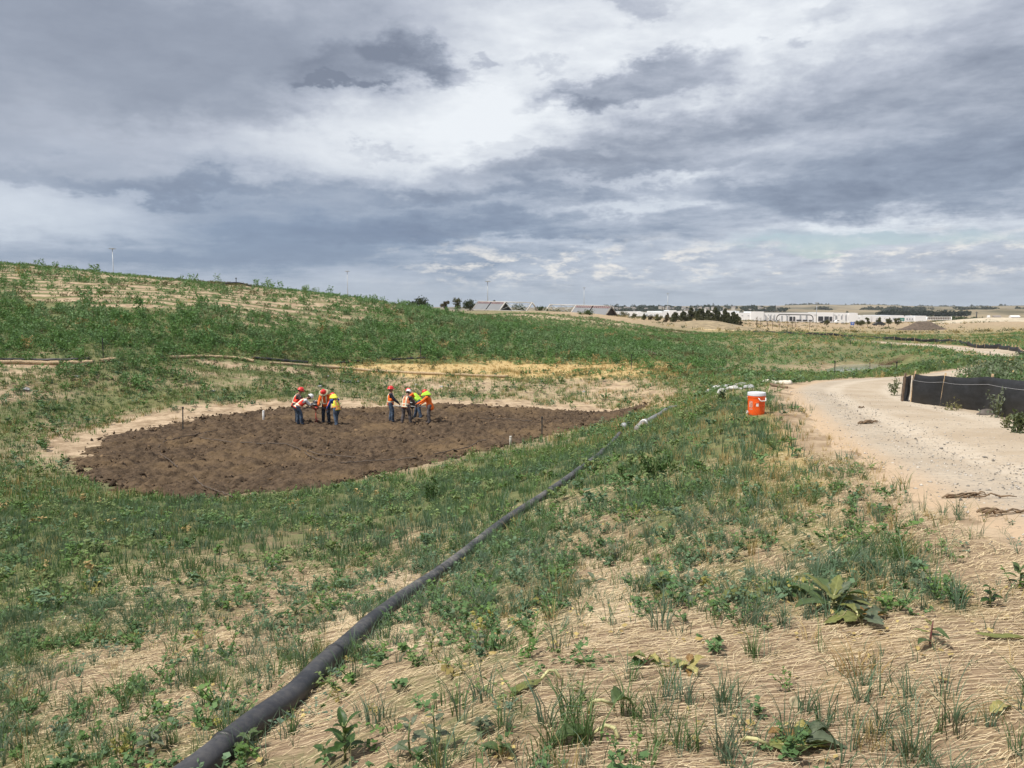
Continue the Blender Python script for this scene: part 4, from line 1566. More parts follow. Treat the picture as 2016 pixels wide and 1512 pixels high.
# pale worn dirt path over the mound behind the hill, and a sand strip
def path(name, pts, w, m_, lab):
    P = np.array([tuple(ground_at(px, py, 0, 400)) + (wd,) for px, py, wd in pts])
    C = smooth_line(P, 120)
    T = np.gradient(C[:, :2], axis=0)
    T /= np.linalg.norm(T, axis=1)[:, None] + 1e-9
    Nn = np.stack([T[:, 1], -T[:, 0]], 1)
    s = np.linspace(-1, 1, 13)
    X = C[:, None, 0] + Nn[:, None, 0] * s * C[:, None, 3]
    Y = C[:, None, 1] + Nn[:, None, 1] * s * C[:, None, 3]
    Z = H(X, Y) + 0.10 - 0.25 * sstep(0.75, 1.0, np.abs(s)[None] + (fbm(X, Y, 3, 3, 15) - .5) * .4)
    kind(fast_mesh(name, np.stack([X, Y, Z], -1).reshape(-1, 3), grid_faces(120, 13), m_, smooth=True), "structure", lab)


path("path", [(1000, 619, 1.2), (1060, 622, 2.2), (1130, 630, 2.0), (1210, 638, 1.8), (1280, 645, 2.2), (1330, 652, 3.0), (1350, 657, 2.6)], 2, mat("path_dirt", (0.42, 0.32, 0.21), 0.95, 0.2, 0.5), "pale dirt path curving over the dry mound")
path("path", [(1352, 644, 1.2), (1400, 649, 1.4), (1450, 651, 1.4), (1484, 652, 1.0)], 2, mat("yellow_sand", (0.50, 0.39, 0.22), 0.95, 0.15, 0.4), "strip of yellow sand below the dry knoll")


# ------------------------------------------------------------------ pipes
def ground_line(pix, lift=0.0, n=90, dmax=200, d=None):
    P = [ground_at(px, py, lift, dmax) for px, py in pix]
    C = smooth_line(np.array([tuple(p) for p in P]), n)
    C[:, 2] = H(C[:, 0], C[:, 1]) + lift
    # iron out the small bumps: a stiff tube bridges hollows
    k = 5
    pad = np.pad(C[:, 2], k, mode='edge')
    C[:, 2] = np.maximum(np.convolve(pad, np.ones(2 * k + 1) / (2 * k + 1), 'same')[k:-k], C[:, 2] - lift * 0.5)
    return C


def pipe_material():
    m_ = bpy.data.materials.new("weathered_pipe")
    m_.use_nodes = True
    t = NT(m_.node_tree)
    b = t.n["Principled BSDF"]
    pos = t.n.new('ShaderNodeNewGeometry').outputs['Position']
    n = t.noise(pos, 2.2, 6, 0.65)
    n2 = t.noise(pos, 26.0, 4, 0.7)
    up = t.sep(t.n.new('ShaderNodeNewGeometry').outputs['Normal'])[2]
    base = t.mix(t.rng(n, 0.35, 0.7), (0.021, 0.022, 0.027), (0.050, 0.050, 0.056))
    pale_top = t.m('MULTIPLY', t.rng(up, 0.1, 0.9), t.rng(t.m('ADD', n2, t.m('MULTIPLY_ADD', n, 0.9, -0.45)), 0.40, 0.75))  # patchy paler tone on the upward-facing sides
    far = t.rng(t.sep(pos)[1], 3.0, 9.0, 0.15, 0.75)      # the far end is paler
    base = t.mix(t.m('MULTIPLY', pale_top, far), base, (0.21, 0.19, 0.165))
    t.l.new(base, b.inputs['Base Color'])
    b.inputs['Roughness'].default_value = 0.5
    t.l.new(t.bump(n2, 0.12, 0.01), b.inputs['Normal'])
    return m_


MT['pipe'] = pipe_material()
PIPE_R = 0.072
pc = ground_line([(296, 1580), (365, 1532), (417, 1490), (500, 1425), (587, 1357), (655, 1293), (739, 1220), (815, 1163), (889, 1110), (998, 1024), (1082, 968), (1130, 932), (1186, 887), (1220, 859)], PIPE_R * 0.86, 120)
t = thing("black_pipe", "long black plastic pipe running down the grassy slope", "pipe", tuple(pc[60]))
o_ = Vector(pc[60])
MB().tube([Vector(p) - o_ for p in pc], PIPE_R, 18).build("pipe_wall", MT['pipe'], t)
for k in (21, 46, 71, 92):                                       # butt-weld beads between pipe lengths
    a, b = Vector(pc[k]) - o_, Vector(pc[k + 1]) - o_
    dd = (b - a).normalized()
    MB().tube([a, a + dd * .006, a + dd * .016, a + dd * .022], [PIPE_R + .001, PIPE_R + .008, PIPE_R + .008, PIPE_R + .001], 18, False).build("weld_bead", MT['black_plastic'], t)

g1 = ground_line([(1256, 844), (1269, 833), (1278, 828), (1298, 816), (1315, 808), (1334, 800)], 0.14, 40)
MT['grey_pipe'] = mat("grey_pipe", (0.185, 0.185, 0.185), 0.6, 0.25, 3, 0.1, 30)
t = thing("grey_pipe", "dusty grey pipe with a white banded collar at its near end", "pipe", tuple(g1[0]))
o_ = Vector(g1[0])
g1 = [Vector(p) - o_ for p in g1]
MB().tube(g1[9:], 0.105, 16).build("pipe_wall", MT['grey_pipe'], t)
MB().tube(g1[:12], [0.132] * 11 + [0.11], 16).build("collar", mat("collar_grey", (0.24, 0.225, 0.215), 0.7, 0.2, 5), t)
MB().tube([g1[6], g1[7]], 0.142, 16).build("white_band", MT['white'], t)

# valve set beside the pipe
vg = ground_at(1229, 846)
t = thing("valve_assembly", "grey and black valve assembly with red handle lying beside the pipes", "valve", tuple(vg), R(20))
MB().lathe([(0.05, 0), (0.13, .03), (0.165, .12), (0.15, .22), (0.09, .28), (0.02, .30)], 16).build("actuator_dome", mat("valve_grey", (0.30, 0.31, 0.32), 0.4), t)
fb = MB()
fb.lathe([(0.15, 0), (0.15, .05), (0.10, .06), (0.10, .24), (0.14, .25), (0.14, .30)], 12, (0.30, 0.02, 0))
fb.box((0.30, 0.02, .30), (0.10, 0.30, 0.06), None, .01)
fb.build("valve_body", MT['black_plastic'], t)
MB().tube([(0.42, 0.03, .14), (0.62, 0.05, .16), (0.80, 0.06, .18)], 0.055, 12).build("white_spigot", MT['white'], t)
rh = MB()
rh.tube([(0.66, 0.05, .22), (0.66, 0.05, .30)], 0.02, 8)
rh.box((0.69, 0.05, .315), (0.26, 0.05, 0.035), Matrix.Rotation(R(14), 3, 'Y'), .01)
rh.build("red_handle", mat("red_handle", (0.55, 0.04, 0.03), 0.45), t)


# ------------------------------------------------------------------ drink cooler
def cooler():
    g = ground_at(1488.5, 815.5)
    k = 0.53 / 0.53
    t = thing("drink_cooler", "orange drink cooler with white lid standing in grass beside the road", "cooler", (g.x, g.y, g.z - 0.01), R(-8))
    r = 0.195
    body = MB()
    body.lathe([(r * .86, 0), (r * .93, .012), (r * .955, .05), (r * .97, .16), (r * .985, .36), (r * 1.0, .405), (r * 1.035, .412), (r * 1.035, .437), (r * 1.0, .443), (r * .98, .452)], 40)
    sharp(body.build("body", MT['orange_plastic'], t), 35)
    lid = MB()
    lid.lathe([(r * 1.0, .450), (r * 1.055, .452), (r * 1.06, .505), (r * 1.03, .522), (r * .92, .526), (r * .88, .520), (r * .2, .520), (r * .15, .525)], 40)
    sharp(lid.build("lid", mat("cooler_lid", (0.62, 0.64, 0.67), 0.5), t), 35)
    for a in (-62, 118):                     # two bail handles with the moulded recess below each
        ar = R(a)
        ca, sa = math.cos(ar), math.sin(ar)

        def P(u, rr, z):
            return (ca * rr - sa * u, sa * rr + ca * u, z)
        hd = MB()
        hd.tube([P(-.098, r * 1.0, .405), P(-.092, r * 1.10, .395), P(-.078, r * 1.20, .355), P(-.06, r * 1.23, .345), P(.06, r * 1.23, .345), P(.078, r * 1.20, .355), P(.092, r * 1.10, .395), P(.098, r * 1.0, .405)], 0.011, 8)
        hd.build("handle", MT['white'], t)
        rc = MB()
        rot = Matrix.Rotation(ar, 3, 'Z')
        for u in (-.075, .075):
            rc.box(P(u, r * .985, .29), (0.012, 0.012, 0.15), rot, .003)
        rc.box(P(0, r * .985, .215), (0.012, 0.150, 0.012), rot, .003)
        rc.build("handle_recess", mat("orange_rib", (0.70, 0.080, 0.010), 0.45), t)
    for (a, w, z0, z1, nm, m_) in ((-93, .055, .215, .290, "label", MT['white']), (-140, .10, .18, .33, "logo_panel", mat("faded_print", (0.55, 0.26, 0.20), 0.6, 0.6, 45)), (-138, .09, .13, .155, "label_strip", mat("faded_strip", (0.60, 0.30, 0.22), 0.6))):
        v, f = [], []
        n = 8
        for i in range(n + 1):
            th = R(a) + (i / n - .5) * w / r
            for z in (z0, z1):
                rr = r * np.interp(z, [.05, .16, .36, .405], [.955, .97, .985, 1.0]) + .0025
                v.append((math.cos(th) * rr, math.sin(th) * rr, z))
        f = [(2 * i, 2 * i + 2, 2 * i + 3, 2 * i + 1) for i in range(n)]
        obj(nm, v, f, m_, t)
    sp = MB()
    a = R(-160)
    sp.tube([(math.cos(a) * r * .95, math.sin(a) * r * .95, .06), (math.cos(a) * r * 1.2, math.sin(a) * r * 1.2, .06), (math.cos(a) * r * 1.22, math.sin(a) * r * 1.22, .03)], .014, 8)
    sp.box((math.cos(a) * r * 1.15, math.sin(a) * r * 1.15, .085), (.03, .03, .03), None, .004)
    sp.build("spigot", MT['white'], t)
    # thin lanyard hanging round the front
    ln = MB()
    ln.tube([(math.cos(R(q)) * (r * 1.0 + .012), math.sin(R(q)) * (r * 1.0 + .012), z) for q, z in ((-70, .345), (-95, .315), (-112, .29), (-116, .24), (-110, .16), (-100, .09), (-92, .03))], .004, 5)
    ln.build("lanyard", mat("orange_cord", (0.85, 0.20, 0.05), 0.7), t)


cooler()


# ------------------------------------------------------------------ silt fences
def fabric_mat():
    m_ = bpy.data.materials.new("silt_fabric")
    m_.use_nodes = True
    t = NT(m_.node_tree)
    b = t.n["Principled BSDF"]
    tc = t.n.new('ShaderNodeTexCoord').outputs['UV']
    pos = t.n.new('ShaderNodeNewGeometry').outputs['Position']
    z = t.sep(pos)[2]
    n = t.noise(t.v('MULTIPLY', pos, (3.0, 3.0, 9.0)), 1.0, 5, 0.65)
    b.inputs['Roughness'].default_value = 0.62
    b.inputs['Specular IOR Level'].default_value = 0.3
    weave = t.noise(t.v('MULTIPLY', pos, (20.0, 20.0, 160.0)), 1.0, 3, 0.7)
    base = t.mix(t.rng(n, 0.35, 0.7), (0.008, 0.008, 0.008), (0.021, 0.021, 0.023))
    base = t.mix(t.m('MULTIPLY', t.rng(weave, 0.45, 0.75), 0.5), base, (0.030, 0.030, 0.032))
    t.l.new(base, b.inputs['Base Color'])
    t.l.new(t.bump(weave, 0.3, 0.01), b.inputs['Normal'])
    return m_


MT['fabric'] = fabric_mat()


def fabric(name, feet, heights, parent, origin, sag=0.10, nseg=14, nz=9, thick=0.006, lean=None):
    """cloth hung from stake to stake; feet: list of Vector"""
    rows = []
    for i in range(len(feet) - 1):
        for j in range(nseg + (1 if i == len(feet) - 2 else 0)):
            s = j / nseg
            f = feet[i].lerp(feet[i + 1], s)
            L = (feet[i + 1] - feet[i]).length
            h = heights[i] * (1 - s) + heights[i + 1] * s
            bow = math.sin(math.pi * s)
            dirv = (feet[i + 1] - feet[i]).normalized()
            nrm = Vector((dirv.y, -dirv.x, 0))
            col = []
            gz = hz(f.x, f.y)
            for k in range(nz):
                q = k / (nz - 1)
                out = 0.10 * math.sin(math.pi * q) * bow + 0.02 * mnoise.noise(Vector((f.x * 2, f.y * 2, q * 3)))
                zz = gz - 0.06 + (h + 0.06 - sag * bow * 0.8) * q
                ln = (lean or Vector((0, 0, 0))) * q
                col.append(f + nrm * out + ln + Vector((0, 0, zz - f.z)) - origin)
            rows.append(col)
    V = [p for c in rows for p in c]
    m = len(rows)
    Fc = [(i * nz + k, (i + 1) * nz + k, (i + 1) * nz + k + 1, i * nz + k + 1) for i in range(m - 1) for k in range(nz - 1)]
    o = obj(name, V, Fc, MT['fabric'], parent)
    sm = o.modifiers.new("thickness", 'SOLIDIFY')
    sm.thickness = thick
    return rows


def near_fence():
    fp = [(1791, 793, 21.7, .84), (1849, 801, 19.4, .82), (1936, 813, 16.6, .82), (2068, 850, 13.0, .86), (2330, 935, 9.6, .86)]
    feet, hs = [], []
    for px, py, d, h in fp:
        p = ground_at(px, py)
        feet.append(p)
        hs.append(h)
    o0 = feet[1].copy()
    t = thing("silt_fence", "near black silt fence on wooden stakes along the road's right edge", "fence", tuple(o0))
    lean = Vector((0.07, 0.0, 0))
    rows = fabric("fabric", feet, hs, t, o0, 0.05, lean=lean)
    ln = MB()
    ln.tube([c[6] * .55 + c[7] * .45 + Vector((-.02, -.035, 0)) for c in rows], 0.0035, 5)
    ln.build("drawcord", mat("pale_cord", (0.42, 0.42, 0.43), 0.7), t)
    tails = [feet[0] + Vector((-.015, .05, 0)), feet[0] + Vector((-.03, .45, 0))]
    fabric("fabric", tails, [.80, .74], t, o0, 0.02, 6, lean=Vector((0.05, 0, 0)))
    for i, (p, h) in enumerate(zip(feet, hs)):
        mb = MB()
        top = p + Vector((0.07 + 0.03 * (i == 2), -0.04, h + (0.06 if i else .07)))
        dv = (top - p).normalized()
        q = dv.to_track_quat('Z', 'Y').to_matrix()
        c = (p + top) / 2 - o0 + Vector((0, -0.035, -0.08))
        mb.box(c, (0.042, 0.042, (top - p).length + 0.18), q, .004)
        mb.build("stake", MT['wood'], t, smooth=False)
    mb = MB()
    p = feet[0] + Vector((-.09, .20, 0))
    mb.box(p - o0 + Vector((0, 0, .36)), (0.05, 0.04, .95), Matrix.Rotation(R(4), 3, 'Y'), .004)
    mb.build("stake", mat("weathered_stake", (0.17, 0.12, 0.085), 0.9, 0.3, 12), t, smooth=False)


near_fence()


def far_fence():
    pix = [(1482, 655.5), (1520, 657), (1560, 659), (1600, 660.5), (1640, 662.5), (1680, 665), (1720, 667.5), (1760, 669.8), (1800, 671.5), (1840, 673.5), (1870, 675.2), (1882, 676.3)]
    pix2 = [(1888, 677), (1905, 681), (1922, 686), (1938, 686.5), (1965, 687.5), (1985, 690), (2004, 694), (2012, 704), (2040, 716)]
    for k, (pp, lb) in enumerate(((pix, "long low black silt fence winding across the far field"), (pix2, "short black silt fence curving along the far bend of the road"))):
        feet = [ground_at(px, py, 0, 300) for px, py in pp]
        o0 = feet[len(feet) // 2].copy()
        t = thing("silt_fence", lb, "fence", tuple(o0))
        fabric("fabric", feet, [.52 + .06 * math.sin(i * 2.1) for i in range(len(feet))], t, o0, .16, 6, 5, 0.02)
        for i in range(len(feet) - 1):
            for s in (0.0, 0.34, 0.67):
                p = feet[i].lerp(feet[i + 1], s)
                p.z = hz(p.x, p.y)
                MB().box(p - o0 + Vector((0, -.06, .26)), (.05, .05, .66), Matrix.Rotation(R(rnd.uniform(-4, 4)), 3, 'Y')).build("stake", MT['wood'], t, smooth=False)


far_fence()


# ------------------------------------------------------------------ posts and stakes
def tpost(px, pyb, hpx, label, group=None, name="steel_post", lean=0.0, cap=True, dmax=400):
    p = ground_at(px, pyb, 0, dmax)
    h = hpx * p.y / F
    t = thing(name, label, "post", tuple(p), R(rnd.uniform(-20, 20)), group)
    w = 0.055
    mb = MB()
    rot = Matrix.Rotation(R(lean), 3, 'Y')
    mb.box((lean * .008 * h, 0, h / 2 - .15), (w, 0.012, h + .3), rot)
    mb.box((lean * .008 * h, 0.022, h / 2 - .15), (0.012, 0.035, h + .3), rot)
    mb.build("post_shaft", MT['steel_dark'], t, smooth=False)
    if cap:
        MB().box((lean * .0165 * h, 0.012, h - .05), (w * 1.3, .06, .10), rot, .008).build("post_cap", MT['black_plastic'], t)
    for z in (.35, .65):
        MB().box((lean * .016 * h * z, -.014, h * z), (.03, .02, .04), rot).build("clip", MT['black_plastic'], t, smooth=False)
    return t


tpost(360, 849, 49, "black steel post standing in the tilled soil near its left end", lean=2)
tpost(1067, 858.5, 39, "black steel post at the right edge of the tilled soil")
tpost(203.5, 704, 38, "black steel post with pale cap among weeds left on the hill foot")
tpost(828, 709, 29, "black steel post on the weedy hill's foot above the dry yellow grass")
tpost(1243, 725, 27, "black post at the right end of the dry yellow grass")
tpost(1495, 694, 15, "black post in the low green field right of the hill")
tpost(1643, 739, 29, "tallest black post by the pond, standing left of the water")
tpost(1712, 731, 17, "middle black post standing at the pond's near edge")
tpost(1765, 731, 19, "black post at the pond's right end")
tpost(1549.5, 685, 10, "small black post far out in the low field, left of the road's bend")
tpost(1530, 676, 9, "tiny black post in the far field nearest the dark fence's left end")
tpost(1674, 680, 10, "small black post in the far field below the winding fence")
tpost(1754.5, 690, 13, "black post in the far field between the pond and the winding fence")
tpost(1809, 698, 9, "small black post on the bank left of the road's far bend")
tpost(1949, 699, 7, "tiny post beside the far bend of the road")


def pvc(px, pyb, hpx, label, m_):
    p = ground_at(px, pyb)
    h = hpx * p.y / F
    t = thing("marker_stake", label, "stake", tuple(p), 0)
    MB().tube([(0, 0, -.2), (0.01, 0, h * .5), (0.02, 0, h - .004), (0.02, 0, h)], [.05, .05, .05, .044], 12).build("stake_tube", m_, t)
    MB().lathe([(.052, h - .07), (.056, h - .065), (.056, h - .01), (.03, h + .004)], 12, (.02, 0, 0)).build("end_cap", m_, t)


pvc(518.5, 830, 22, "white marker tube in the tilled soil left of the workers", MT['white'])
pvc(1004.5, 877, 19, "weathered pale marker tube at the near edge of the tilled soil", mat("weathered_white", (0.50, 0.47, 0.42), 0.8, 0.2, 20))


# ------------------------------------------------------------------ hoses and wattles
def line_thing(name, pix, r, m_, label, cat, lift=None, n=60, seg=8, wob=0.0, group=None, partname=None, dmax=200, extra=0.0):
    lift = r * .8 + extra if lift is None else lift
    C = ground_line(pix, lift, n, dmax)
    o0 = Vector(C[n // 2])
    pts = []
    for i, c in enumerate(C):
        pts.append(Vector(c) - o0 + Vector((0, 0, wob * mnoise.noise(Vector((i * .35, r * 90, 0))))))
    rr = [r * (1 + 0.12 * mnoise.noise(Vector((i * .5, 3, 1)))) for i in range(n)] if wob else r
    o = MB().tube(pts, rr, seg).build(name, m_)
    o.location = o0
    tag(o, label, cat, group)
    return o


MT['hose'] = mat("brown_drip_hose", (0.085, 0.060, 0.042), 0.6, 0.3, 9)
for pix, lb in (
    ([(316, 894), (334, 906), (351, 921)], "short straight piece of irrigation hose below the left steel post"),
    ([(382, 938), (395, 952), (418, 963), (440, 970), (458, 979)], "irrigation hose running out of the tilled soil's near left edge"),
    ([(311, 881), (323, 869), (350, 862), (375, 857), (400, 852), (427, 848)], "irrigation hose curving past the foot of the left steel post"),
    ([(392, 861), (451, 869), (500, 872), (556, 873), (580, 880), (608, 889), (650, 896), (700, 901)], "long irrigation hose snaking across the middle of the tilled soil"),
    ([(635, 907), (615, 899), (602, 893), (602, 888), (614, 885)], "hose end bent back in a loop on the long irrigation hose"),
    ([(670, 911), (700, 909), (760, 905), (821, 901)], "straight hose lying along the near edge of the tilled soil"),
    ([(853, 894), (890, 886), (922, 880), (943, 868), (957, 867)], "bent hose on the tilled soil left of the pale marker tube"),
    ([(945, 823), (1000, 825), (1047, 829)], "straight hose on the tilled soil right of the workers"),
):
    line_thing("irrigation_hose", pix, 0.020, MT['hose'], lb, "hose", extra=0.16, n=50, seg=6, wob=0.05)
for pix, r, lb in (
    ([(-30, 713), (0, 713), (60, 714), (120, 714), (183, 712)], 0.13, "leftmost tan straw wattle roll at the foot of the hill"),
    ([(198, 710.5), (213, 708), (228, 707.5)], 0.12, "short tan straw wattle right of the steel post at the hill's foot"),
    ([(332, 703.5), (370, 702.5), (421, 702), (465, 705), (500, 711)], 0.11, "tan straw wattle half buried in weeds left of the long one"),
    ([(532, 714), (575, 717), (624, 721), (680, 725), (723, 729), (780, 732), (850, 736), (930, 739), (1000, 741)], 0.11, "longest tan straw wattle reaching along the dry grass"),
):
    o = line_thing("straw_wattle", pix, r, MT['straw'], lb, "straw wattle", n=70, seg=10, wob=0.05)
for pix, r, lb in (
    ([(-30, 709), (0, 708), (60, 708), (120, 708), (176, 706)], 0.085, "black hose lying just above the leftmost straw wattle"),
    ([(300, 702), (345, 700.5), (400, 700), (440, 701)], 0.06, "black hose piece in weeds above the half buried wattle"),
    ([(496, 704), (530, 707), (570, 711), (606, 713.5)], 0.10, "thick black hose at the hill's foot above the longest wattle"),
    ([(664, 714), (690, 712.5), (714, 711)], 0.09, "short black hose at the top left of the dry yellow grass"),
    ([(770, 708), (800, 706), (840, 705), (876, 704)], 0.08, "black hose crossing the foot of the hill by the steel post"),
    ([(1210, 688), (1240, 690), (1262, 690), (1280, 693), (1291, 698)], 0.13, "dark brown hose end at the right tip of the hill's weeds"),
):
    line_thing("black_hose", pix, r, MT['black_plastic'] if 'brown' not in lb else MT['hose'], lb, "hose", n=50, seg=8, wob=0.03)
# bowed black hose and a stub post on the crest
a, b = at(440, 97), at(502, 99)
t = thing("black_hose", "black hose bowed up in an arch on the hill's crest", "hose", tuple(a))
MB().tube([Vector((0, 0, 0)).lerp(b - a, s) + Vector((0, 0, 0.42 * math.sin(math.pi * s) + .05)) for s in np.linspace(0, 1, 16)], 0.07, 8).build("hose_wall", MT['black_plastic'], t)
p = at(470, 97.5)
t = thing("steel_post", "short black post beside the arched hose on the hill's crest", "post", tuple(p))
MB().tube([(0, 0, -.2), (0, 0, .95)], .05, 8).build("post_shaft", MT['steel_dark'], t)
MB().lathe([(.085, .86), (.085, 1.0), (.05, 1.02)], 8).build("post_cap", MT['black_plastic'], t)


# ------------------------------------------------------------------ rocks, logs, twigs
def rock(px, py, s, label, group=None, m_=None, flat=0.5, seed=0, sy=0.8):
    p = ground_at(px, py)
    o = MB().blob((0, 0, s * flat * .35), (s, s * sy, s * flat), 3, 0.35, seed, 1.3).build("rock", m_ or MT['stone'])
    o.location = p
    o.rotation_euler = (0, 0, rnd.uniform(0, 3))
    tag(o, label, "rock", group)
    return o


for i, (px, py, s) in enumerate(((677, 751.5, .17), (683, 753, .15), (691, 754, .19), (704, 753, .2), (630, 762, .17), (646, 741, .1), (52, 768, .2), (150, 742, .12), (420, 771, .14), (820, 758, .12), (870, 762, .14), (905, 756, .12), (1150, 772, .14))):
    rock(px, py, s, "small grey field stone on the sandy bank behind the tilled soil", "stones on the sandy bank", seed=i)
pale = mat("pale_rock", (0.46, 0.45, 0.43), 0.9, 0.35, 7, 0.7, 22)
for i, (px, py, s, f, sy, lb) in enumerate((
    (1398, 773, .30, .5, .8, "leftmost grey rock of the pale rock row behind the cooler"),
    (1412, 768, .36, .55, .8, "whitish rock next to the leftmost rock of the row behind the cooler"),
    (1422, 774, .25, .5, .7, "small pale rock in front of the rock row behind the cooler"),
    (1432, 766, .40, .5, .8, "broad grey rock in the middle of the row behind the cooler"),
    (1447, 768, .30, .4, .8, "flat pale rock right of the middle rock behind the cooler"),
    (1461, 763, .42, .45, .8, "tallest grey rock directly behind the cooler's left side"),
    (1474, 764, .30, .35, .8, "last grey rock at the right end of the row behind the cooler"))):
    rock(px, py, s * .95, lb, None, pale if i in (1, 2, 4) else None, f, 20 + i, sy)
line_thing("driftwood_log", [(1494, 757), (1510, 753.5), (1530, 752.5), (1556, 753)], 0.10, mat("bleached_wood", (0.62, 0.57, 0.48), 0.9, 0.2, 8, 0.5, 30), "bleached pale log lying behind the cooler at the road's edge", "log", n=30, seg=10, wob=0.05)
line_thing("driftwood_log", [(1518, 758), (1533, 760), (1549, 762.5)], 0.06, MT['deadwood'], "thin dark brown log on the road's edge behind the cooler", "log", n=20, seg=7, wob=0.04)
line_thing("driftwood_log", [(1500, 730), (1540, 733), (1590, 736)], 0.09, MT['deadwood'], "fallen brown branch on the green flat left of the pond", "log", n=24, seg=6, wob=0.08)


def twig_pile(px, py, label, L, n, seed, name="twig_pile", stiff=False, h=.04):
    p = ground_at(px, py)
    r_ = random.Random(seed)
    mb = MB()
    for i in range(n):
        a = r_.gauss(0.05, 0.28)
        x, y = r_.uniform(-L * .45, L * .3), r_.gauss(0, L * .07)
        l = L * r_.uniform(.25, .6)
        pts = []
        for k in range(6):
            q = k / 5
            pts.append((x + math.cos(a) * l * q, y + math.sin(a) * l * q + .02 * r_.gauss(0, 1) * L, .012 + h * math.sin(q * 3.1) * r_.random()))
        gz = [hz(p.x + u, p.y + v) - p.z + w + .035 for u, v, w in pts]
        mb.tube([(u, v, g) for (u, v, w), g in zip(pts, gz)], [.014 * r_.uniform(.5, 1.2) * (1 - .6 * k / 5) for k in range(6)], 5)
    o = mb.build(name, MT['deadwood'])
    o.location = p
    tag(o, label, "twigs")


twig_pile(1706, 837, "flat clump of dead twigs in the middle of the road", .42, 26, 3, h=.06)
twig_pile(1894, 987, "long dark twigs lying at the road's left edge", .62, 7, 5)
twig_pile(1978, 1020, "crooked bark strip on the road near the right edge of the photo", .46, 9, 8)
twig_pile(1695, 806, "tiny dark twig scrap higher up on the road", .16, 8, 9)
twig_pile(1745, 719, "brown brushwood heaped on the pond's far bank", 3.2, 60, 11, h=.5)
rock(1945, 818, .16, "dark stone under the silver weed beside the near fence", None, mat("dark_stone", (0.10, 0.085, 0.075), 0.9, 0.3, 8, .5, 20), .6, 31, 1.5)


# jerrycan on the sandy rim behind the right-hand crew
p = ground_at(825.5, 790)
t = thing("fuel_can", "red fuel can with black cap on the sandy rim behind the workers", "fuel can", tuple(p), R(20))
MB().box((0, 0, .19), (.24, .17, .38), Matrix.Rotation(R(-8), 3, 'Y'), .035).build("can_body", MT['red_steel'], t)
MB().tube([(-.06, 0, .37), (-.07, 0, .44), (-.02, 0, .5)], .03, 8).build("cap", MT['black_plastic'], t)
MB().tube([(.0, 0, .38), (.02, 0, .44), (.09, 0, .43), (.1, 0, .37)], .016, 8).build("handle", MT['red_steel'], t)


# ------------------------------------------------------------------ workers
def cone(bm, a, b, ra, rb, seg=12):
    """rounded taper between two points"""
    a, b = Vector(a), Vector(b)
    d = b - a
    L = d.length
    q = d.to_track_quat('Z', 'Y').to_matrix().to_4x4() if L > 1e-6 else Matrix.Identity(4)
    prof = []
    for i in range(5):
        th = -math.pi / 2 + math.pi / 2 * i / 4
        prof.append((ra * math.cos(th) + 1e-5, ra * math.sin(th)))
    for i in range(5):
        th = math.pi / 2 * i / 4
        prof.append((rb * math.cos(th) + 1e-5, L + rb * math.sin(th)))
    vs = []
    for r_, z in prof:
        vs.append([bm.verts.new((q @ Vector((r_ * math.cos(2 * math.pi * k / seg), r_ * math.sin(2 * math.pi * k / seg), z))) + a) for k in range(seg)])
    for i in range(len(vs) - 1):
        for k in range(seg):
            bm.faces.new((vs[i][k], vs[i][(k + 1) % seg], vs[i + 1][(k + 1) % seg], vs[i + 1][k]))
    bm.faces.new(vs[0][::-1])
    bm.faces.new(vs[-1])


def ell(bm, c, s, rot=None, sub=2):
    r = bmesh.ops.create_icosphere(bm, subdivisions=sub, radius=1.0)
    for v in r['verts']:
        p = Vector((v.co.x * s[0], v.co.y * s[1], v.co.z * s[2]))
        v.co = (rot @ p if rot is not None else p) + Vector(c)


def fuse(name, bm, m_, parent, voxel=0.016, smooth=4):
    """one continuous skin over the collected volumes"""
    me = bpy.data.meshes.new(name)
    bm.to_mesh(me)
    bm.free()
    me.materials.append(m_)
    o = bpy.data.objects.new(name, me)
    COL.objects.link(o)
    o.parent = parent
    rm = o.modifiers.new("skin", 'REMESH')
    rm.mode = 'VOXEL'
    rm.voxel_size = voxel
    rm.use_smooth_shade = True
    if smooth:
        s = o.modifiers.new("relax", 'SMOOTH')
        s.iterations = smooth
        s.factor = 0.5
    return o


MT['skin'] = mat("skin", (0.26, 0.135, 0.085), 0.55, 0.1, 14)
MT['denim'] = mat("denim", (0.030, 0.050, 0.095), 0.9, 0.55, 7, 0.5, 26, two=(0.085, 0.125, 0.19))
MT['denim_dark'] = mat("dark_denim", (0.014, 0.018, 0.032), 0.9, 0.5, 7, 0.5, 26, two=(0.035, 0.05, 0.08))
MT['charcoal'] = mat("charcoal_trousers", (0.055, 0.048, 0.052), 0.9, 0.4, 7, 0.5, 26, two=(0.13, 0.115, 0.12))
MT['boot'] = mat("work_boot", (0.10, 0.07, 0.05), 0.8, 0.3, 16)
MT['navy'] = mat("navy_shirt", (0.012, 0.014, 0.03), 0.85, 0.3, 9, 0.4, 24)
MT['royal'] = mat("blue_shirt", (0.02, 0.07, 0.30), 0.85, 0.3, 9, 0.4, 24)
MT['greyshirt'] = mat("grey_brown_shirt", (0.085, 0.065, 0.065), 0.85, 0.3, 9, 0.4, 24)
MT['whiteshirt'] = mat("white_shirt", (0.62, 0.63, 0.66), 0.85, 0.1, 9, 0.3, 24)
MT['orange'] = mat("hi_vis_orange", (0.86, 0.155, 0.012), 0.8, 0.12, 9, 0.3, 24)
MT['redvest'] = mat("hi_vis_red", (0.72, 0.045, 0.022), 0.8, 0.15, 9, 0.3, 24)
MT['salmon'] = mat("faded_orange", (0.78, 0.24, 0.10), 0.8, 0.15, 9, 0.3, 24)
MT['lime'] = mat("hi_vis_lime", (0.46, 0.78, 0.06), 0.8, 0.12, 9, 0.3, 24)
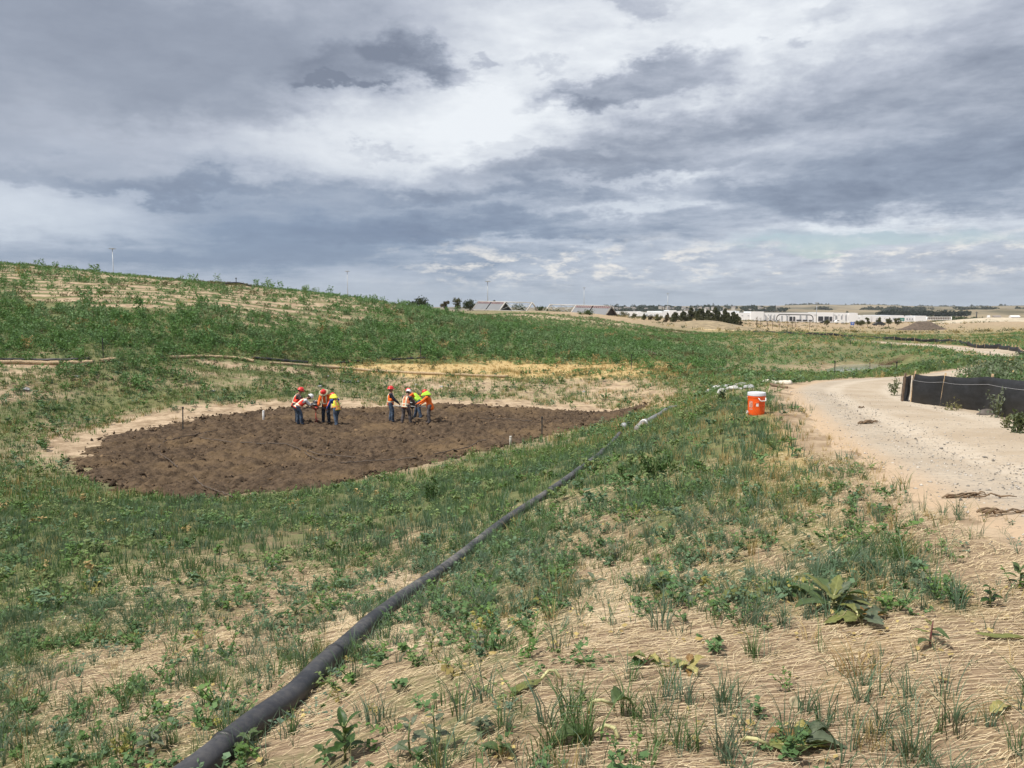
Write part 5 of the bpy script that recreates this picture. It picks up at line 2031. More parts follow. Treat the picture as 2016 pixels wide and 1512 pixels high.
MT['yellow'] = mat("hi_vis_yellow", (0.74, 0.72, 0.07), 0.8, 0.15, 9, 0.3, 24)
MT['tape'] = mat("reflective_tape", (0.72, 0.70, 0.52), 0.5, 0.08, 9)
MT['orangetape'] = mat("orange_tape", (0.80, 0.30, 0.10), 0.6)
MT['redhat'] = mat("red_hard_hat", (0.66, 0.035, 0.030), 0.3)
MT['whitehat'] = mat("white_hard_hat", (0.80, 0.80, 0.80), 0.3)
MT['brimstraw'] = mat("brim_mesh", (0.36, 0.33, 0.20), 0.9, 0.3, 30)
MT['hair'] = mat("dark_hair", (0.012, 0.010, 0.009), 0.7)
MT['glove'] = mat("work_glove", (0.10, 0.075, 0.06), 0.8, 0.2, 20)


def person(px, py, d, yaw, label, lean=0.12, lean_side=0.0, head_down=0.25, hands=((-.2, .45, 1.0), (.2, .45, 1.0)), stance=(.13, .10), trousers='denim', shirt='navy', vest='orange',
           tape=('tape',), hat='redhat', shade=None, brim=None, gloves=True, step=0.0, short=False, height=1.76, hoodie=False):
    """figure in local frame: +Y is where it faces, feet on z=0"""
    g = ground_at(px, py) if d is None else at(px, d)
    t = thing("person", label, "person", (g.x, g.y, g.z + 0.10), yaw)
    k = height / 1.76
    t.scale = (k * 1.16, k * 1.16, k)
    st, _ = stance
    hip = Vector((lean_side * .25, -0.10 * lean - .02, 0.93 - .05 * abs(lean)))
    up = Vector((lean_side, math.sin(lean), math.cos(lean))).normalized()
    chest = hip + up * 0.34
    neck = hip + up * 0.54
    hd = Vector((lean_side * .5, math.sin(lean * .7 + head_down), math.cos(lean * .7 + head_down))).normalized()
    head = neck + hd * 0.165
    side = Vector((1, 0, 0))
    sh = [neck - up * .075 + side * s * .185 for s in (-1, 1)]
    ankle = [Vector((-st, -step * .5, .085)), Vector((st, step * .5, .085))]
    hipj = [hip + side * s * .095 for s in (-1, 1)]
    knee = [(hipj[i] + ankle[i]) / 2 + Vector((0, .05, 0.03)) for i in (0, 1)]
    hand = [Vector(h) for h in hands]
    elbow = []
    for i in (0, 1):
        v = hand[i] - sh[i]
        L = v.length
        if L > .56:
            hand[i] = sh[i] + v * (.56 / L)
            v = hand[i] - sh[i]
            L = .56
        off = math.sqrt(max(0, .285 ** 2 - (L / 2) ** 2))
        b = Vector((-1 if i == 0 else 1, -.9, -.35))
        b = (b - v.normalized() * b.dot(v.normalized())).normalized()
        elbow.append((sh[i] + hand[i]) / 2 + b * off)
    face = (Vector((0, 1, 0)) - hd * hd.y).normalized()
    q = Matrix((side, face, hd)).transposed()
    # the body: one continuous skin from scalp to ankles
    bm = bmesh.new()
    ell(bm, head + q @ Vector((0, -.012, .012)), (.074, .092, .105), q)
    ell(bm, head + q @ Vector((0, .022, -.055)), (.056, .066, .062), q)
    cone(bm, head + q @ Vector((0, .085, -.012)), head + q @ Vector((0, .104, -.035)), .010, .016, 8)
    for s in (-1, 1):
        ell(bm, head + q @ Vector((s * .076, -.01, -.02)), (.012, .022, .032), q, 1)
        ell(bm, head + q @ Vector((s * .03, .078, .006)), (.016, .010, .009), q, 1)
    ell(bm, head + q @ Vector((0, .082, -.068)), (.026, .012, .011), q, 1)
    cone(bm, neck - up * .04, head - hd * .07, .062, .056)
    cone(bm, hip, chest, .115, .135)
    cone(bm, chest, neck - up * .08, .135, .115)
    for i in (0, 1):
        s = -1 if i == 0 else 1
        cone(bm, neck - up * .07, sh[i], .085, .060)
        cone(bm, sh[i], elbow[i], .052, .042)
        cone(bm, elbow[i], hand[i], .042, .030)
        fw = (hand[i] - elbow[i]).normalized()
        ax = fw.cross(Vector((0, 0, 1)))
        ax = ax.normalized() if ax.length > .05 else Vector((1, 0, 0))
        dn = fw.cross(ax).normalized()
        if dn.z > 0:
            dn = -dn
        pm = hand[i] + fw * .055
        cone(bm, hand[i] + fw * .01, pm, .030, .036, 10)
        for f, (off, ln) in enumerate(((-.027, .072), (-.009, .082), (.010, .076), (.028, .060))):
            b0 = pm + ax * off + fw * .02
            b1 = b0 + fw * ln * .5 + dn * .012
            b2 = b1 + dn * ln * .5 + fw * .004
            cone(bm, b0, b1, .0105, .0095, 6)
            cone(bm, b1, b2, .0095, .0085, 6)
        tb = hand[i] + fw * .03 - ax * (.03 * s)
        cone(bm, tb, tb - ax * (.022 * s) + fw * .035 + dn * .018, .0125, .0105, 6)
        cone(bm, hip, hipj[i], .10, .085)
        cone(bm, hipj[i], knee[i], .080, .056)
        cone(bm, knee[i], ankle[i], .055, .040)
    fuse("body", bm, MT['skin'], t, 0.0095, 2)
    # trousers
    bm = bmesh.new()
    ell(bm, hip + up * .03, (.165, .125, .12))
    for i in (0, 1):
        cone(bm, hipj[i] + Vector((0, -.01, .0)), knee[i], .108, .082)
        cone(bm, knee[i], ankle[i] + Vector((0, 0, .01)), .080, .068)
        cone(bm, ankle[i] + Vector((0, .015, .01)), ankle[i] + Vector((0, .02, -.03)), .068, .074)
    fuse("trousers", bm, MT[trousers], t, 0.016, 3)
    for i in (0, 1):
        bm = bmesh.new()
        cone(bm, ankle[i] + Vector((0, -.02, .02)), ankle[i] + Vector((0, -.03, -.045)), .052, .045, 10)
        cone(bm, ankle[i] + Vector((0, -.02, -.045)), ankle[i] + Vector((0 + (.02 if i else -.02), .15, -.055)), .044, .036, 10)
        fuse("boot", bm, MT['boot'], t, 0.014, 2)
    # shirt with sleeves
    bm = bmesh.new()
    ell(bm, hip + up * .10, (.150, .118, .13), Matrix((side, up.cross(side), up)).transposed())
    cone(bm, hip + up * .06, chest, .128, .150)
    ell(bm, chest + up * .02, (.175, .128, .16), Matrix((side, up.cross(side), up)).transposed())
    cone(bm, neck - up * .1, neck - up * .015, .085, .070)
    for i in (0, 1):
        cone(bm, chest + up * .10, sh[i], .09, .078)
        cone(bm, sh[i], elbow[i], .072, .060)
        if not short:
            cone(bm, elbow[i], hand[i] - (hand[i] - elbow[i]).normalized() * .02, .058, .045)
    if hoodie:
        cone(bm, hip + up * .04, hip - up * .10, .165, .172)
    fuse("shirt", bm, MT[shirt], t, 0.016, 2)
    R3 = Matrix((side, up.cross(side), up)).transposed()
    if vest:
        bm = bmesh.new()
        prof = [(-.10, .180, .142), (0.0, .178, .140), (.15, .176, .146), (.28, .186, .148), (.38, .180, .140), (.455, .150, .112), (.50, .105, .088)]
        vs = []
        seg = 28
        for z, rx, ry in prof:
            vs.append([bm.verts.new(hip + R3 @ Vector((rx * math.cos(2 * math.pi * j / seg), ry * math.sin(2 * math.pi * j / seg) - .0, z))) for j in range(seg)])
        for a in range(len(vs) - 1):
            for j in range(seg):
                ang = (j + .5) / seg * 360
                if a in (3, 4) and (abs(ang - 0) < 20 or abs(ang - 180) < 20 or abs(ang - 360) < 20):
                    continue                                     # arm holes
                bm.faces.new((vs[a][j], vs[a][(j + 1) % seg], vs[a + 1][(j + 1) % seg], vs[a + 1][j]))
        me = bpy.data.meshes.new("vest")
        bm.to_mesh(me)
        bm.free()
        me.materials.append(MT[vest])
        me.shade_smooth()
        vo = bpy.data.objects.new("vest", me)
        COL.objects.link(vo)
        vo.parent = t
        so = vo.modifiers.new("cloth", 'SOLIDIFY')
        so.thickness = .010
        # tape: a belt band and two shoulder bands
        tm = MT[tape[0]]

        def band(zc, hgt):
            V, Fc = [], []
            for j in range(seg):
                for z in (zc - hgt / 2, zc + hgt / 2):
                    rx = np.interp(z, [p[0] for p in prof], [p[1] for p in prof]) + .012
                    ry = np.interp(z, [p[0] for p in prof], [p[2] for p in prof]) + .012
                    V.append(hip + R3 @ Vector((rx * math.cos(2 * math.pi * j / seg), ry * math.sin(2 * math.pi * j / seg), z)))
            for j in range(seg):
                Fc.append((2 * j, 2 * ((j + 1) % seg), 2 * ((j + 1) % seg) + 1, 2 * j + 1))
            obj("tape_band", V, Fc, tm, vo)
        band(.10, .055)
        if len(tape) > 1:
            band(-.03, .05)
        for s in (-1, 1):
            for fb in (-1, 1):
                V, Fc = [], []
                zs = np.linspace(-.02 if len(tape) > 1 else .12, .485, 10)
                for z in zs:
                    rx = np.interp(z, [p[0] for p in prof], [p[1] for p in prof]) + .013
                    ry = np.interp(z, [p[0] for p in prof], [p[2] for p in prof]) + .013
                    for xo in (.062, .112):
                        x = s * xo * (1 if z < .4 else 1 - (z - .4) * 1.5)
                        V.append(hip + R3 @ Vector((x, fb * ry * math.sqrt(max(0.05, 1 - (x / rx) ** 2)), z)))
                for a in range(9):
                    Fc.append((2 * a, 2 * a + 1, 2 * a + 3, 2 * a + 2))
                obj("tape_band", V, Fc, tm, vo)
    # hair under the hat
    bm = bmesh.new()
    ell(bm, head + q @ Vector((0, -.022, .014)), (.080, .092, .098), q)
    hr = fuse("hair", bm, MT['hair'], t, .012, 1)
    # hard hat
    mb = MB()
    hp = [(.150, .028), (.148, .040), (.132, .046), (.130, .075), (.118, .125), (.088, .160), (.045, .178), (.004, .182)]
    V, Fc = [], []
    seg = 24
    for r_, z in hp:
        for j in range(seg):
            a = 2 * math.pi * j / seg
            ext = 1.0 + (.34 * max(0, math.sin(a)) ** 2 if z < .042 else 0)
            V.append(head + q @ Vector((r_ * .86 * math.cos(a), r_ * ext * math.sin(a) - .01, z)))
    for a in range(len(hp) - 1):
        for j in range(seg):
            Fc.append((a * seg + j, a * seg + (j + 1) % seg, (a + 1) * seg + (j + 1) % seg, (a + 1) * seg + j))
    Fc.append(tuple(range(seg))[::-1])
    Fc.append(tuple((len(hp) - 1) * seg + j for j in range(seg)))
    mb.add(V, Fc)
    for z, x in ((.05, 0),):
        mb.tube([head + q @ Vector((0, .118, .07)), head + q @ Vector((0, .095, .13)), head + q @ Vector((0, .03, .180)), head + q @ Vector((0, -.05, .178)), head + q @ Vector((0, -.115, .12))], .016, 6)
    mb.build("hard_hat", MT[hat], t)
    if brim:
        V, Fc = [], []
        for r_, z in ((.135, .045), (.17, .034), (.205, .008), (.212, .0)):
            for j in range(seg):
                a = 2 * math.pi * j / seg
                V.append(head + q @ Vector((r_ * math.cos(a), r_ * math.sin(a), z)))
        for a in range(3):
            for j in range(seg):
                Fc.append((a * seg + j, a * seg + (j + 1) % seg, (a + 1) * seg + (j + 1) % seg, (a + 1) * seg + j))
        o = obj("hat_brim", V, Fc, MT[brim], t)
        o.modifiers.new("thickness", 'SOLIDIFY').thickness = .008
    if shade:
        # cloth neck shade: peak in front, drape behind down to the shoulders
        V, Fc = [], []
        cols = 17
        for rI, (rad, z0, z1, fl) in enumerate(((.115, .075, .085, 0), (.150, .035, .040, .6), (.165, -.05, .030, 1.0), (.175, -.16, .0, 1.4), (.20, -.24, -.02, 1.6))):
            for j in range(cols):
                a = -math.pi / 2 - math.pi * .98 * (j / (cols - 1) - .5) * 2          # from front round the back to front
                backness = 0.5 - 0.5 * math.sin(a)
                z = z1 * (1 - backness) + z0 * backness
                ext = rad * (1.0 + (0.42 if rI >= 2 else 0.1) * max(0, math.sin(a)))
                V.append(head + q @ Vector((rad * .86 * math.cos(a), ext * math.sin(a) - .012, z)))
        for a in range(4):
            for j in range(cols - 1):
                Fc.append((a * cols + j, a * cols + j + 1, (a + 1) * cols + j + 1, (a + 1) * cols + j))
        o = obj("neck_shade", V, Fc, MT[shade], t)
        o.modifiers.new("thickness", 'SOLIDIFY').thickness = .010
    return t


# facing angles: yaw 0 faces away from the camera (+Y); -90 deg faces right
person(590.5, 839.5, None, R(-62), "worker in red vest with cream tape and white hard hat bending over the left auger", lean=.80, head_down=.50, lean_side=.06, hands=((-.20, .62, .78), (.16, .64, .78)),
       shirt='whiteshirt', short=True, vest='redvest', tape=('tape', 1), hat='whitehat', trousers='denim', step=.12)
person(584.5, 836.0, None, R(-78), "worker in red hard hat mostly hidden behind the white hatted worker at the left auger", lean=.30, head_down=.25, hands=((-.2, .5, .86), (.2, .5, .86)), shirt='greyshirt', vest='redvest',
       tape=('tape',), hat='redhat', trousers='denim_dark', height=1.80)
person(642.5, 836.5, None, R(172), "worker in red hard hat with wide mesh brim facing the camera at the left auger", lean=.22, head_down=.75, hands=((-.22, .36, .86), (.20, .36, .86)), shirt='orange', vest='orange', tape=('yellowtape',) if False else ('tape',),
       hat='redhat', brim='brimstraw', trousers='denim_dark', height=1.80)
person(662.5, 842.0, None, R(52), "worker in lime neck shade, blue shirt and yellow vest gripping the left auger", lean=.30, head_down=.35, hands=((-.2, .44, .84), (.14, .46, .84)), shirt='royal', vest='yellow', tape=('orangetape', 1),
       hat='redhat', shade='yellow', trousers='denim', step=.34, height=1.66)
person(770.5, 833.5, None, R(-80), "upright worker in orange vest with navy sleeves at the far left of the right crew", lean=.03, head_down=.02, hands=((-.16, .36, .86), (.16, .38, .86)), shirt='navy', vest='orange', tape=('tape',), hat='redhat',
       trousers='denim', step=.10, height=1.80)
person(800.0, 838.0, None, R(-28), "worker in faded orange vest and white hard hat with back to the camera", lean=.24, head_down=.45, hands=((-.10, .42, .86), (.28, .40, .86)), shirt='greyshirt', vest='salmon', tape=('tape', 1), hat='whitehat',
       trousers='charcoal', step=.16, height=1.74, stance=(.17, .1))
person(823.0, 826.5, None, R(78), "worker in orange and lime shirt bending low behind the right auger", lean=.72, head_down=.45, hands=((-.22, .60, .86), (.20, .62, .86)), shirt='orange', vest='lime', tape=('lime',), hat='redhat', trousers='denim',
       step=.36, height=1.78)
person(845.0, 836.5, None, R(82), "worker in orange hooded shirt with bright green neck shade at the right end", lean=.22, head_down=.40, hands=((-.20, .56, .98), (.16, .46, .94)), shirt='orange', vest=None, hat='redhat', shade='lime',
       trousers='charcoal', step=.10, height=1.68, hoodie=True)


# ------------------------------------------------------------------ post-hole augers
def auger(px, py, hz_, label, engine, body, yaw=0.0, grips=((-.62, 0), (.62, 0)), tilt=0):
    g = ground_at(px, py)
    t = thing("power_auger", label, "auger", (g.x, g.y, g.z + .03), yaw)
    e = MB()
    e.box((0, 0, hz_ + .20), (.26, .22, .18), None, .03)
    e.lathe([(.11, 0), (.13, .02), (.13, .06), (.06, .09)], 14, (0, 0, hz_ + .28))
    e.box((-.16, .02, hz_ + .22), (.13, .16, .13), None, .025)
    e.tube([(.12, 0, hz_ + .20), (.24, 0, hz_ + .20)], .075, 10)
    e.box((-.08, 0, hz_ + .38), (.10, .10, .05), None, .01)
    e.build("engine", engine, t)
    c = MB()
    c.tube([(-.13, -.115, hz_ + .22), (.13, -.115, hz_ + .22)], .022, 8)
    c.lathe([(.05, 0), (.05, .03)], 10, (.02, 0, hz_ + .37))
    c.build("engine_fins", MT['steel'], t)
    b = MB()
    b.lathe([(.05, -.10), (.11, -.04), (.17, .0), (.19, .05), (.10, .10)], 16, (0, 0, hz_))
    b.build("gearbox", body, t)
    h = MB()
    for s in (-1, 1):
        for y in (-.10, .10):
            h.tube([(s * .10, y * .6, hz_), (s * .35, y, hz_ + .045), (s * .62, y * 1.15, hz_ - .01)], .016, 8)
        h.tube([(s * .62, -.125, hz_ - .01), (s * .62, .125, hz_ - .01)], .018, 8)
    h.build("handle_bar", MT['steel_dark'], t)
    s = MB()
    s.tube([(0, 0, hz_ - .05), (0, 0, -.12)], .024, 10)
    s.build("shaft", body, t)
    f = MB()
    V, Fc = [], []
    n = 90
    for i in range(n + 1):
        a = i / n * math.pi * 2 * 5
        z = -.12 + i / n * (hz_ * .55)
        rr = .105
        V += [(.02 * math.cos(a), .02 * math.sin(a), z), (rr * math.cos(a), rr * math.sin(a), z)]
    for i in range(n):
        Fc.append((2 * i, 2 * i + 1, 2 * i + 3, 2 * i + 2))
    f.add(V, Fc)
    o = f.build("auger_flighting", body, t)
    o.modifiers.new("thickness", 'SOLIDIFY').thickness = .006


auger(622.5, 836, .80, "red post hole auger with black engine held by the left crew", MT['engine'], MT['red_steel'], 0)
auger(812.0, 832, .80, "post hole auger with grey engine and long bar held by the right crew", MT['engine'], MT['steel_dark'], 0)
p = ground_at(800, 834.5)
mb = MB()
mb.tube([(-.68, .05, .93), (.2, .0, .90), (1.02, -.04, .88)], .021, 8)
o = mb.build("steel_bar", mat("bar_steel", (0.40, 0.40, 0.40), 0.5, metal=.3))
o.location = p
tag(o, "long pale bar held at waist height across the right crew", "bar")


# ------------------------------------------------------------------ vegetation prototypes (arrays: verts, quads, tone 0..1)
def proto_grass(n, h, w, spread, bend, segs=3, r_=None):
    r_ = r_ or rng
    V, Fc, T = [], [], []
    for i in range(n):
        a = r_.random() * 6.283
        rad = spread * r_.random() ** 0.5
        bx, by = math.cos(a) * rad, math.sin(a) * rad
        hh = h * r_.uniform(0.45, 1.1)
        la = a + r_.normal(0, 0.8)
        le = bend * r_.uniform(0.15, 1.0) * hh
        dx, dy = math.cos(la), math.sin(la)
        fa = r_.random() * 3.14
        sx, sy = math.cos(fa) * w * .5, math.sin(fa) * w * .5
        tone = r_.random()
        o = len(V)
        droop = r_.uniform(0, 0.5) * bend
        for s in range(segs + 1):
            q = s / segs
            ww = (1 - q ** 1.6) * 0.9 + 0.1
            x, y, z = bx + dx * le * q * q, by + dy * le * q * q, hh * (q - droop * q ** 3 * .6)
            V.append((x - sx * ww, y - sy * ww, z))
            V.append((x + sx * ww, y + sy * ww, z))
            T += [tone * .7 + q * .3] * 2
        for s in range(segs):
            Fc.append((o + 2 * s, o + 2 * s + 1, o + 2 * s + 3, o + 2 * s + 2))
    V = np.array(V)
    V[:, 2] -= 0.01
    return V, np.array(Fc), np.array(T)


def proto_forb(n, h, rad, leaf, r_=None, upright=0.5, stems=True):
    """leafy herb: stalks with small leaves"""
    r_ = r_ or rng
    V, Fc, T = [], [], []
    ns = max(3, n // 9)
    for k in range(ns):
        a = r_.random() * 6.283
        L = r_.uniform(.5, 1.0)
        tx, ty, tz = math.cos(a) * rad * L * (1 - upright * .6), math.sin(a) * rad * L * (1 - upright * .6), h * r_.uniform(.5, 1.0)
        if stems:
            o = len(V)
            wv = leaf * 0.09
            for q in (0, .5, 1.0):
                V += [(tx * q - wv, ty * q, tz * q), (tx * q + wv, ty * q, tz * q)]
                T += [.25, .25]
            Fc += [(o, o + 1, o + 3, o + 2), (o + 2, o + 3, o + 5, o + 4)]
        for i in range(n // ns):
            q = r_.uniform(.25, 1.03)
            px, py, pz = tx * q, ty * q, tz * q
            b = r_.random() * 6.283
            el_ = r_.uniform(-.5, .9)
            ll = leaf * r_.uniform(.55, 1.25) * (1.15 - q * .35)
            ww = ll * r_.uniform(.32, .5)
            d = np.array([math.cos(b) * math.cos(el_), math.sin(b) * math.cos(el_), math.sin(el_)])
            s = np.array([-math.sin(b), math.cos(b), 0]) + r_.normal(0, .25, 3)
            p = np.array([px, py, pz])
            o = len(V)
            up = np.array([0, 0, ll * .12])
            V += [tuple(p), tuple(p + d * ll * .5 - s * ww + up), tuple(p + d * ll), tuple(p + d * ll * .5 + s * ww + up)]
            t_ = r_.random() * .75 + q * .25
            T += [t_] * 4
            Fc.append((o, o + 1, o + 2, o + 3))
    return np.array(V), np.array(Fc), np.array(T)


def proto_bush(n, h, w, leaf, r_=None, spikes=8):
    """feathery annual bush seen from far away"""
    r_ = r_ or rng
    k = r_.integers(0, spikes, n)
    aa = r_.random(spikes) * 6.283
    tip = np.stack([np.cos(aa) * w * .5 * r_.uniform(.3, 1, spikes), np.sin(aa) * w * .5 * r_.uniform(.3, 1, spikes), h * r_.uniform(.65, 1.1, spikes)], 1)
    q = r_.random(n) ** .75
    fat = w * .22 * (1.15 - q)
    p = tip[k] * q[:, None] + r_.normal(size=(n, 3)) * fat[:, None]
    p[:, 2] = np.abs(p[:, 2])
    a = r_.normal(size=(n, 3))
    a[:, 2] += 0.5
    a /= np.linalg.norm(a, axis=1)[:, None]
    b = np.cross(a, r_.normal(size=(n, 3)))
    b /= np.linalg.norm(b, axis=1)[:, None]
    s = leaf * r_.uniform(.6, 1.3, n)[:, None]
    a, b = a * s, b * s * .42
    V = np.stack([p - a, p - b, p + a, p + b], 1).reshape(-1, 3)
    return V, np.arange(n * 4).reshape(-1, 4), np.repeat(np.clip(r_.random(n) * .7 + (k % 4) * .1, 0, 1), 4)


def merge(name, protos, pos, scale, colA, colB, m_, label, tint=None, yscale=None):
    """all plants of one layer as one mesh of ground cover; tint: per plant (n,) 0..1 towards colB"""
    n = len(pos)
    if n == 0:
        return
    which = rng.integers(0, len(protos), n)
    yaw = rng.random(n) * 6.283
    Vs, Fs, Cs = [], [], []
    off = 0
    tint = rng.random(n) if tint is None else tint
    A, B = np.array(colA), np.array(colB)
    multi = A.ndim == 2
    for k, (pv, pf, pt) in enumerate(protos):
        idx = np.nonzero(which == k)[0]
        if not len(idx):
            continue
        c, s = np.cos(yaw[idx])[:, None], np.sin(yaw[idx])[:, None]
        sc = scale[idx][:, None]
        x = (pv[None, :, 0] * c - pv[None, :, 1] * s) * sc + pos[idx, 0][:, None]
        y = (pv[None, :, 0] * s + pv[None, :, 1] * c) * sc + pos[idx, 1][:, None]
        z = pv[None, :, 2] * sc * (yscale[idx][:, None] if yscale is not None else 1.0) + pos[idx, 2][:, None]
        V = np.stack([x, y, z], -1).reshape(-1, 3)
        Fc = (pf[None] + (np.arange(len(idx)) * len(pv))[:, None, None]).reshape(-1, 4) + off
        tt = np.clip(pt[None] * .55 + tint[idx][:, None] * .45, 0, 1)[..., None]
        if multi:
            C = A[idx][:, None, :] * (1 - tt) + B[idx][:, None, :] * tt
        else:
            C = A * (1 - tt) + B * tt
        Vs.append(V.astype(np.float32))
        Fs.append(Fc)
        Cs.append(C.reshape(-1, 3).astype(np.float32))
        off += len(V)
    o = fast_mesh(name, np.concatenate(Vs), np.concatenate(Fs), m_, np.concatenate(Cs))
    kind(o, "stuff", label)
    return o


PIPE_XY = np.concatenate([pc[:, :2], np.array([(p[0] + 0, p[1]) for p in smooth_line(np.array([tuple(ground_at(*q)) for q in ((1256, 844), (1298, 816), (1334, 800))]), 30)])])


CLEAR = []
for _px, _py, _r in ((1488, 815, .34), (1488, 826, .25), (1232, 847, .45), (1245, 850, .5), (1262, 846, .55), (1275, 836, .55), (1290, 824, .5), (1310, 812, .5), (1450, 774, .9), (1425, 780, .9), (1405, 782, .8), (1470, 772, .9), (1525, 762, 1.0), (1500, 764, .9)):
    _p = ground_at(_px, _py)
    CLEAR.append((_p.x, _p.y, _r))


def pipe_dist(x, y):
    out = np.full(len(x), 9.0)
    for c in range(0, len(x), 40000):
        k = slice(c, c + 40000)
        out[k] = np.sqrt(((x[k, None] - PIPE_XY[None, :, 0]) ** 2 + (y[k, None] - PIPE_XY[None, :, 1]) ** 2).min(1))
    return out


def sample(r0, r1, dens, amax=41.0, x0=None, amin=None):
    """random ground points in a sector; dens per square metre"""
    lo = R(-amax if amin is None else amin)
    hi = R(amax)
    n = int(dens * (hi - lo) * .5 * (r1 * r1 - r0 * r0))
    r = np.sqrt(rng.uniform(r0 * r0, r1 * r1, n))
    a = rng.uniform(lo, hi, n)
    return r * np.sin(a), r * np.cos(a)


def pond_clear(x, y):
    pd = poly_dist(POND, x, y)
    front = (pd < 4.5) & (y < 64) & (rng.random(len(x)) < .72)
    return (pd > .5 + .8 * rng.random(len(x))) & ~front


def filt(x, y, fn):
    """keep plants off the road, bed, water and pipe, then apply cover probability fn(g, d, x, y, z)"""
    rd = road_dist(x, y)
    pdist = poly_dist(BED, x, y) + (fbm(x, y, 1.2, 3, 71) - .5) * .9
    k = (rd > -0.12 + rng.normal(0, .12, len(x))) & (pdist > 0.25) & (pond_clear(x, y))
    if len(x) and y.min() < 40:
        k &= pipe_dist(x, y) > 0.075
    x, y, rd, pdist = x[k], y[k], rd[k], pdist[k]
    z = H(x, y)
    g, d = cover(x, y, z)
    bare = sstep(1.7 + 1.1 * (x < -9), .3, pdist + (fbm(x, y, 1.3, 3, 44) - .5) * 1.8) * far_rim(x, y)
    g = g * (1 - .92 * bare)
    g = g * (0.35 + 0.65 * sstep(0.0, .9, rd))
    p = fn(g, d, x, y, z)
    k = (rng.random(len(x)) < p) & clear_of(x, y)
    return np.stack([x[k], y[k], z[k]], 1), g[k], d[k]


GRASS = vcol_mat("grass_blades", 0.6, 0.25, 0.22)
HERB = vcol_mat("herb_leaves", 0.65, 0.25, 0.2)
STRAWM = vcol_mat("straw_fibre", 0.85, 0.15, 0.05)


def clear_of(x, y):
    """no plants growing through the cooler, valve and collar"""
    ok = np.ones(len(x), bool)
    for cx, cy, r in CLEAR:
        ok &= np.hypot(x - cx, y - cy) > r
    return ok


def species(pos, d, pal, dry=((0.30, 0.215, 0.085), (0.55, 0.41, 0.19)), dryk=0.55, sc=1.4):
    """colour pair per plant: patches of kinds, dry ones in dry ground"""
    n = fbm(pos[:, 0], pos[:, 1], sc, 3, 131)
    n = np.clip((n - .5) * 2.6 + .5 + rng.normal(0, .16, len(pos)), 0, .999)
    i = (n * len(pal)).astype(int)
    A = np.array([p[0] for p in pal])[i]
    B = np.array([p[1] for p in pal])[i]
    dr = rng.random(len(pos)) < np.clip(d * dryk * 2 - .25, .02, 1)
    A[dr], B[dr] = dry[0], dry[1]
    return A, B


PAL = [((0.064, 0.138, 0.050), (0.162, 0.270, 0.102)), ((0.074, 0.134, 0.070), (0.172, 0.270, 0.150)), ((0.069, 0.138, 0.036), (0.162, 0.276, 0.074)), ((0.118, 0.168, 0.058), (0.256, 0.330, 0.126))]
BLUE = [((0.068, 0.121, 0.070), (0.160, 0.247, 0.150)), ((0.079, 0.129, 0.085), (0.188, 0.274, 0.188)), ((0.068, 0.127, 0.047), (0.155, 0.247, 0.094))]


def patch(x, y, s, seed):
    return fbm(x, y, s, 3, seed)


# --- grass near
gp = [proto_grass(int(rng.integers(7, 20)), rng.uniform(.10, .26), .0052, rng.uniform(.02, .06), rng.uniform(.5, 1.3)) for _ in range(14)]
x, y = sample(1.7, 10.5, 110, 48)
pos, g, d = filt(x, y, lambda g, d, x, y, z: np.clip(sstep(.30, .80, g + (patch(x, y, 1.5, 203) - .5) * .7 + (patch(x, y, .75, 201) - .5) * 1.2 + (patch(x, y, .22, 205) - .5) * .5), 0, 1) * .85 + .030)
A, B = species(pos, d, BLUE, dryk=.32)
merge("grass", gp, pos, rng.uniform(.6, 1.25, len(pos)), A, B, GRASS, "blue green grass sprouting through the straw matting")
sp = [proto_grass(int(rng.integers(3, 8)), rng.uniform(.07, .22), .0042, rng.uniform(.01, .05), rng.uniform(.6, 1.6)) for _ in range(12)]
x, y = sample(1.7, 12, 60, 48)
pos, g, d = filt(x, y, lambda g, d, x, y, z: .14 + .5 * sstep(.42, .62, patch(x, y, .9, 207)))
A, B = species(pos, d, BLUE + [((0.16, 0.15, 0.06), (0.32, 0.28, 0.13))], dryk=.30, sc=.7)
merge("grass", sp, pos, rng.uniform(.6, 1.3, len(pos)), A, B, GRASS, "thin grass seedlings coming up through the straw")
vp = [proto_forb(int(rng.integers(14, 30)), rng.uniform(.03, .09), rng.uniform(.12, .26), rng.uniform(.020, .034), None, .15) for _ in range(10)]
x, y = sample(1.8, 12, 26, 48)
pos, g, d = filt(x, y, lambda g, d, x, y, z: .02 + .55 * sstep(.50, .66, patch(x, y, 1.1, 243) + (g - .35) * .5))
A, B = species(pos, d, [PAL[0], PAL[2], PAL[3], BLUE[1]], dry=((0.20, 0.15, 0.05), (0.44, 0.36, 0.12)), dryk=.35, sc=.6)
merge("herbs", vp, pos, rng.uniform(.6, 1.4, len(pos)), A, B, HERB, "creeping small leaved weeds tangled over the straw")
# --- grass middle distance
gp2 = [proto_grass(int(rng.integers(9, 16)), rng.uniform(.16, .30), .011, rng.uniform(.05, .11), rng.uniform(.3, .9), 2) for _ in range(12)]
x, y = sample(10.0, 24, 38, 40)
pos, g, d = filt(x, y, lambda g, d, x, y, z: np.clip(sstep(.34, .74, g + (patch(x, y, 2.2, 213) - .5) * .9 + (patch(x, y, 1.0, 211) - .5) * 1.2 + (patch(x, y, .4, 215) - .5) * .4), 0, 1) * .9 + .01)
A, B = species(pos, d, BLUE + PAL[:2], dryk=.34)
merge("grass", gp2, pos, rng.uniform(.6, 1.25, len(pos)), A, B, GRASS, "grass covering the berm's slope above the basin")
gp3 = [proto_grass(int(rng.integers(7, 12)), rng.uniform(.20, .34), .026, rng.uniform(.10, .2), rng.uniform(.3, .8), 1) for _ in range(10)]
x, y = sample(23.5, 62, 15, 38)
